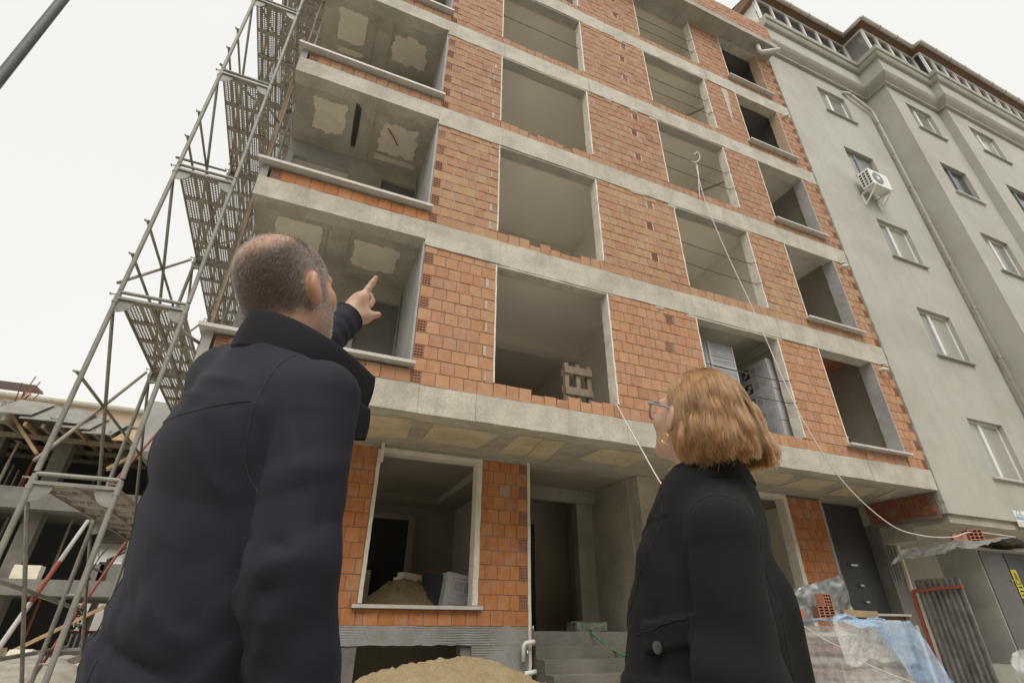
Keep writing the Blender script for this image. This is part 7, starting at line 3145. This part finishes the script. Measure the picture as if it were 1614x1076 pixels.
# bob haircut: strands that leave the parting, drape over the skull and hang to a blunt line
WHn = np.array(WH)
cH = WHn[:3, 3]
RH = WHn[:3, :3]
nS, nP = 30000, 22
u = rng.random(nS*3)
th = rng.uniform(0, 2*math.pi, nS*3)
cz = rng.uniform(-0.35, 1.0, nS*3)
sr = np.sqrt(1-cz**2)
dirs = np.stack([sr*np.cos(th), sr*np.sin(th), cz], 1)
ok = (dirs[:, 2] > 0.52+0.25*np.clip(dirs[:, 1], -1, 1)*0+np.where(dirs[:, 1] > 0.35, (dirs[:, 1]-0.35)*0.5, -np.inf)) | ((dirs[:, 1] < 0.30) & (dirs[:, 2] > -0.05)) | ((dirs[:, 1] < -0.25) & (dirs[:, 2] > -0.5))
ok &= ~((dirs[:, 1] > 0.55) & (dirs[:, 2] < 0.72))
dirs = dirs[ok][:nS]
nS = len(dirs)
er = np.array([0.0765, 0.0985, 0.088])*0.965
ec = np.array([0, -0.012, 0.022])
grp = rng.integers(0, 420, nS)
gd = rng.normal(0, 1, (420, 3))
# neighbouring strands share a lock
lock_dirs = rng.normal(0, 1, (420, 3))
lock_dirs /= np.linalg.norm(lock_dirs, axis=1)[:, None]
grp = np.argmax(dirs @ lock_dirs.T, 1)
lift = 1.045+0.09*rng.random(nS)+0.028*(gd[grp, 0]*0.5)
p = dirs*er*1.005+ec
part_x = p[:, 0]-0.012
d = np.stack([np.sign(part_x)*(0.9-0.25*np.clip(dirs[:, 2], 0, 1)), -0.65*np.ones(nS), 0.25*np.ones(nS)], 1)
d += gd[grp]*0.12+rng.normal(0, 0.05, (nS, 3))
nrm = dirs/er
nrm /= np.linalg.norm(nrm, axis=1)[:, None]
d -= nrm*(d*nrm).sum(1)[:, None]*0.9
d /= np.linalg.norm(d, axis=1)[:, None]
grav = RH.T @ np.array([0, 0, -1.0])
outv = np.array([0, -1.0, 0])                       # back of the head
zcut = CAM.z+0.318+0.014*gd[grp, 1]*0.6+np.abs(rng.normal(0, 0.014, nS))
path = [p.copy()]
alive = np.ones(nS, bool)
step = 0.0175
for i in range(nP-1):
    g_ = grav[None]*0.52+gd[grp]*0.03*np.sin(i*0.55+grp[:, None]*1.3)
    d = d*0.62+g_
    d /= np.linalg.norm(d, axis=1)[:, None]
    q = p+d*step
    # keep outside the lifted skull
    rel = (q-ec)/(er*lift[:, None])
    L_ = np.linalg.norm(rel, axis=1)
    ins = L_ < 1
    q[ins] = (rel[ins]/L_[ins][:, None])*(er*lift[ins][:, None])+ec
    dd_ = q-p
    d = np.where(ins[:, None], dd_/(np.linalg.norm(dd_, axis=1)[:, None]+1e-9), d)
    wz = (q @ RH.T+cH)[:, 2]
    stop = wz < zcut
    q = np.where((alive & ~stop)[:, None], q, p+(q-p)*0.02)
    alive &= ~stop
    p = q
    path.append(p.copy())
st = np.stack(path, 1)
# let the lower back ends flick outwards
tt = np.linspace(0, 1, nP)[None, :, None]
wpos = st @ RH.T+cH
low = np.clip((CAM.z+0.43-wpos[..., 2:3])/0.11, 0, 1)
cen_ = cH+RH @ np.array([0, -0.03, -0.05])
rad_v = wpos-cen_
rad_v[..., 2] = 0
rad_v /= (np.linalg.norm(rad_v, axis=2, keepdims=True)+1e-9)
back_w = np.clip((rad_v*(RH @ outv)[None, None]).sum(2, keepdims=True), 0, 1)
stray = np.where(rng.random(nS) < 0.03, 1.0, 0.0)[:, None, None]*rng.normal(0, 1, (nS, 1, 3))*0.011*tt**1.5
wpos = wpos+stray
wave = np.sin(wpos[..., 2:3]*62+(gd[grp, 2]*2.2)[:, None, None]+1.5*np.sin(grp*1.7)[:, None, None])
amp_ = np.clip((CAM.z+0.52-wpos[..., 2:3])/0.2, 0, 1)
wpos = wpos+rad_v*(low**1.4*(0.002+0.020*back_w)-0.022*np.clip((low-0.55)/0.45, 0, 1)**2*(1-0.8*back_w)*(0.5+0.5*np.abs(gd[grp, 0]))[:, None, None])
tang = np.cross(rad_v, np.array([0, 0, 1.0]))
wpos = wpos+wave*amp_*(tang*0.0045+rad_v*0.0035)
brown = hair_material('light_brown_hair', (0.06, 0.024, 0.009), (0.25, 0.115, 0.037), 0.28)
strands('hair', wpos-np.array(WBASE), 0.00042, brown, woman)
# hair mass underneath so that no scalp shows
h_ = 0.005
lo, hi = (-0.13, -0.17, -0.16), (0.13, 0.13, 0.14)
G = grid_pts(lo, hi, h_)
F = sd_ell(G, tuple(ec), tuple((er*1.03).tolist()))
F = smax(F, -sd_ell(G, (0, 0.10, -0.05), (0.09, 0.08, 0.12)), 0.02)
F = smax(F, -(G[2]+0.02+0.5*(G[1]+0.06)), 0.02)
V, Q = surface_nets(F, lo, h_)
cap_m = material('hair_mass', (0.11, 0.05, 0.018), (0.07, 0.033, 0.012), 60.0, rough=0.6, bump=0.2, bscale=200)
me = mesh_from('hair_mass', [(V, Q)], [cap_m], None, Matrix.Translation(-WBASE) @ WH)
obj_of('hair_mass', me, woman)
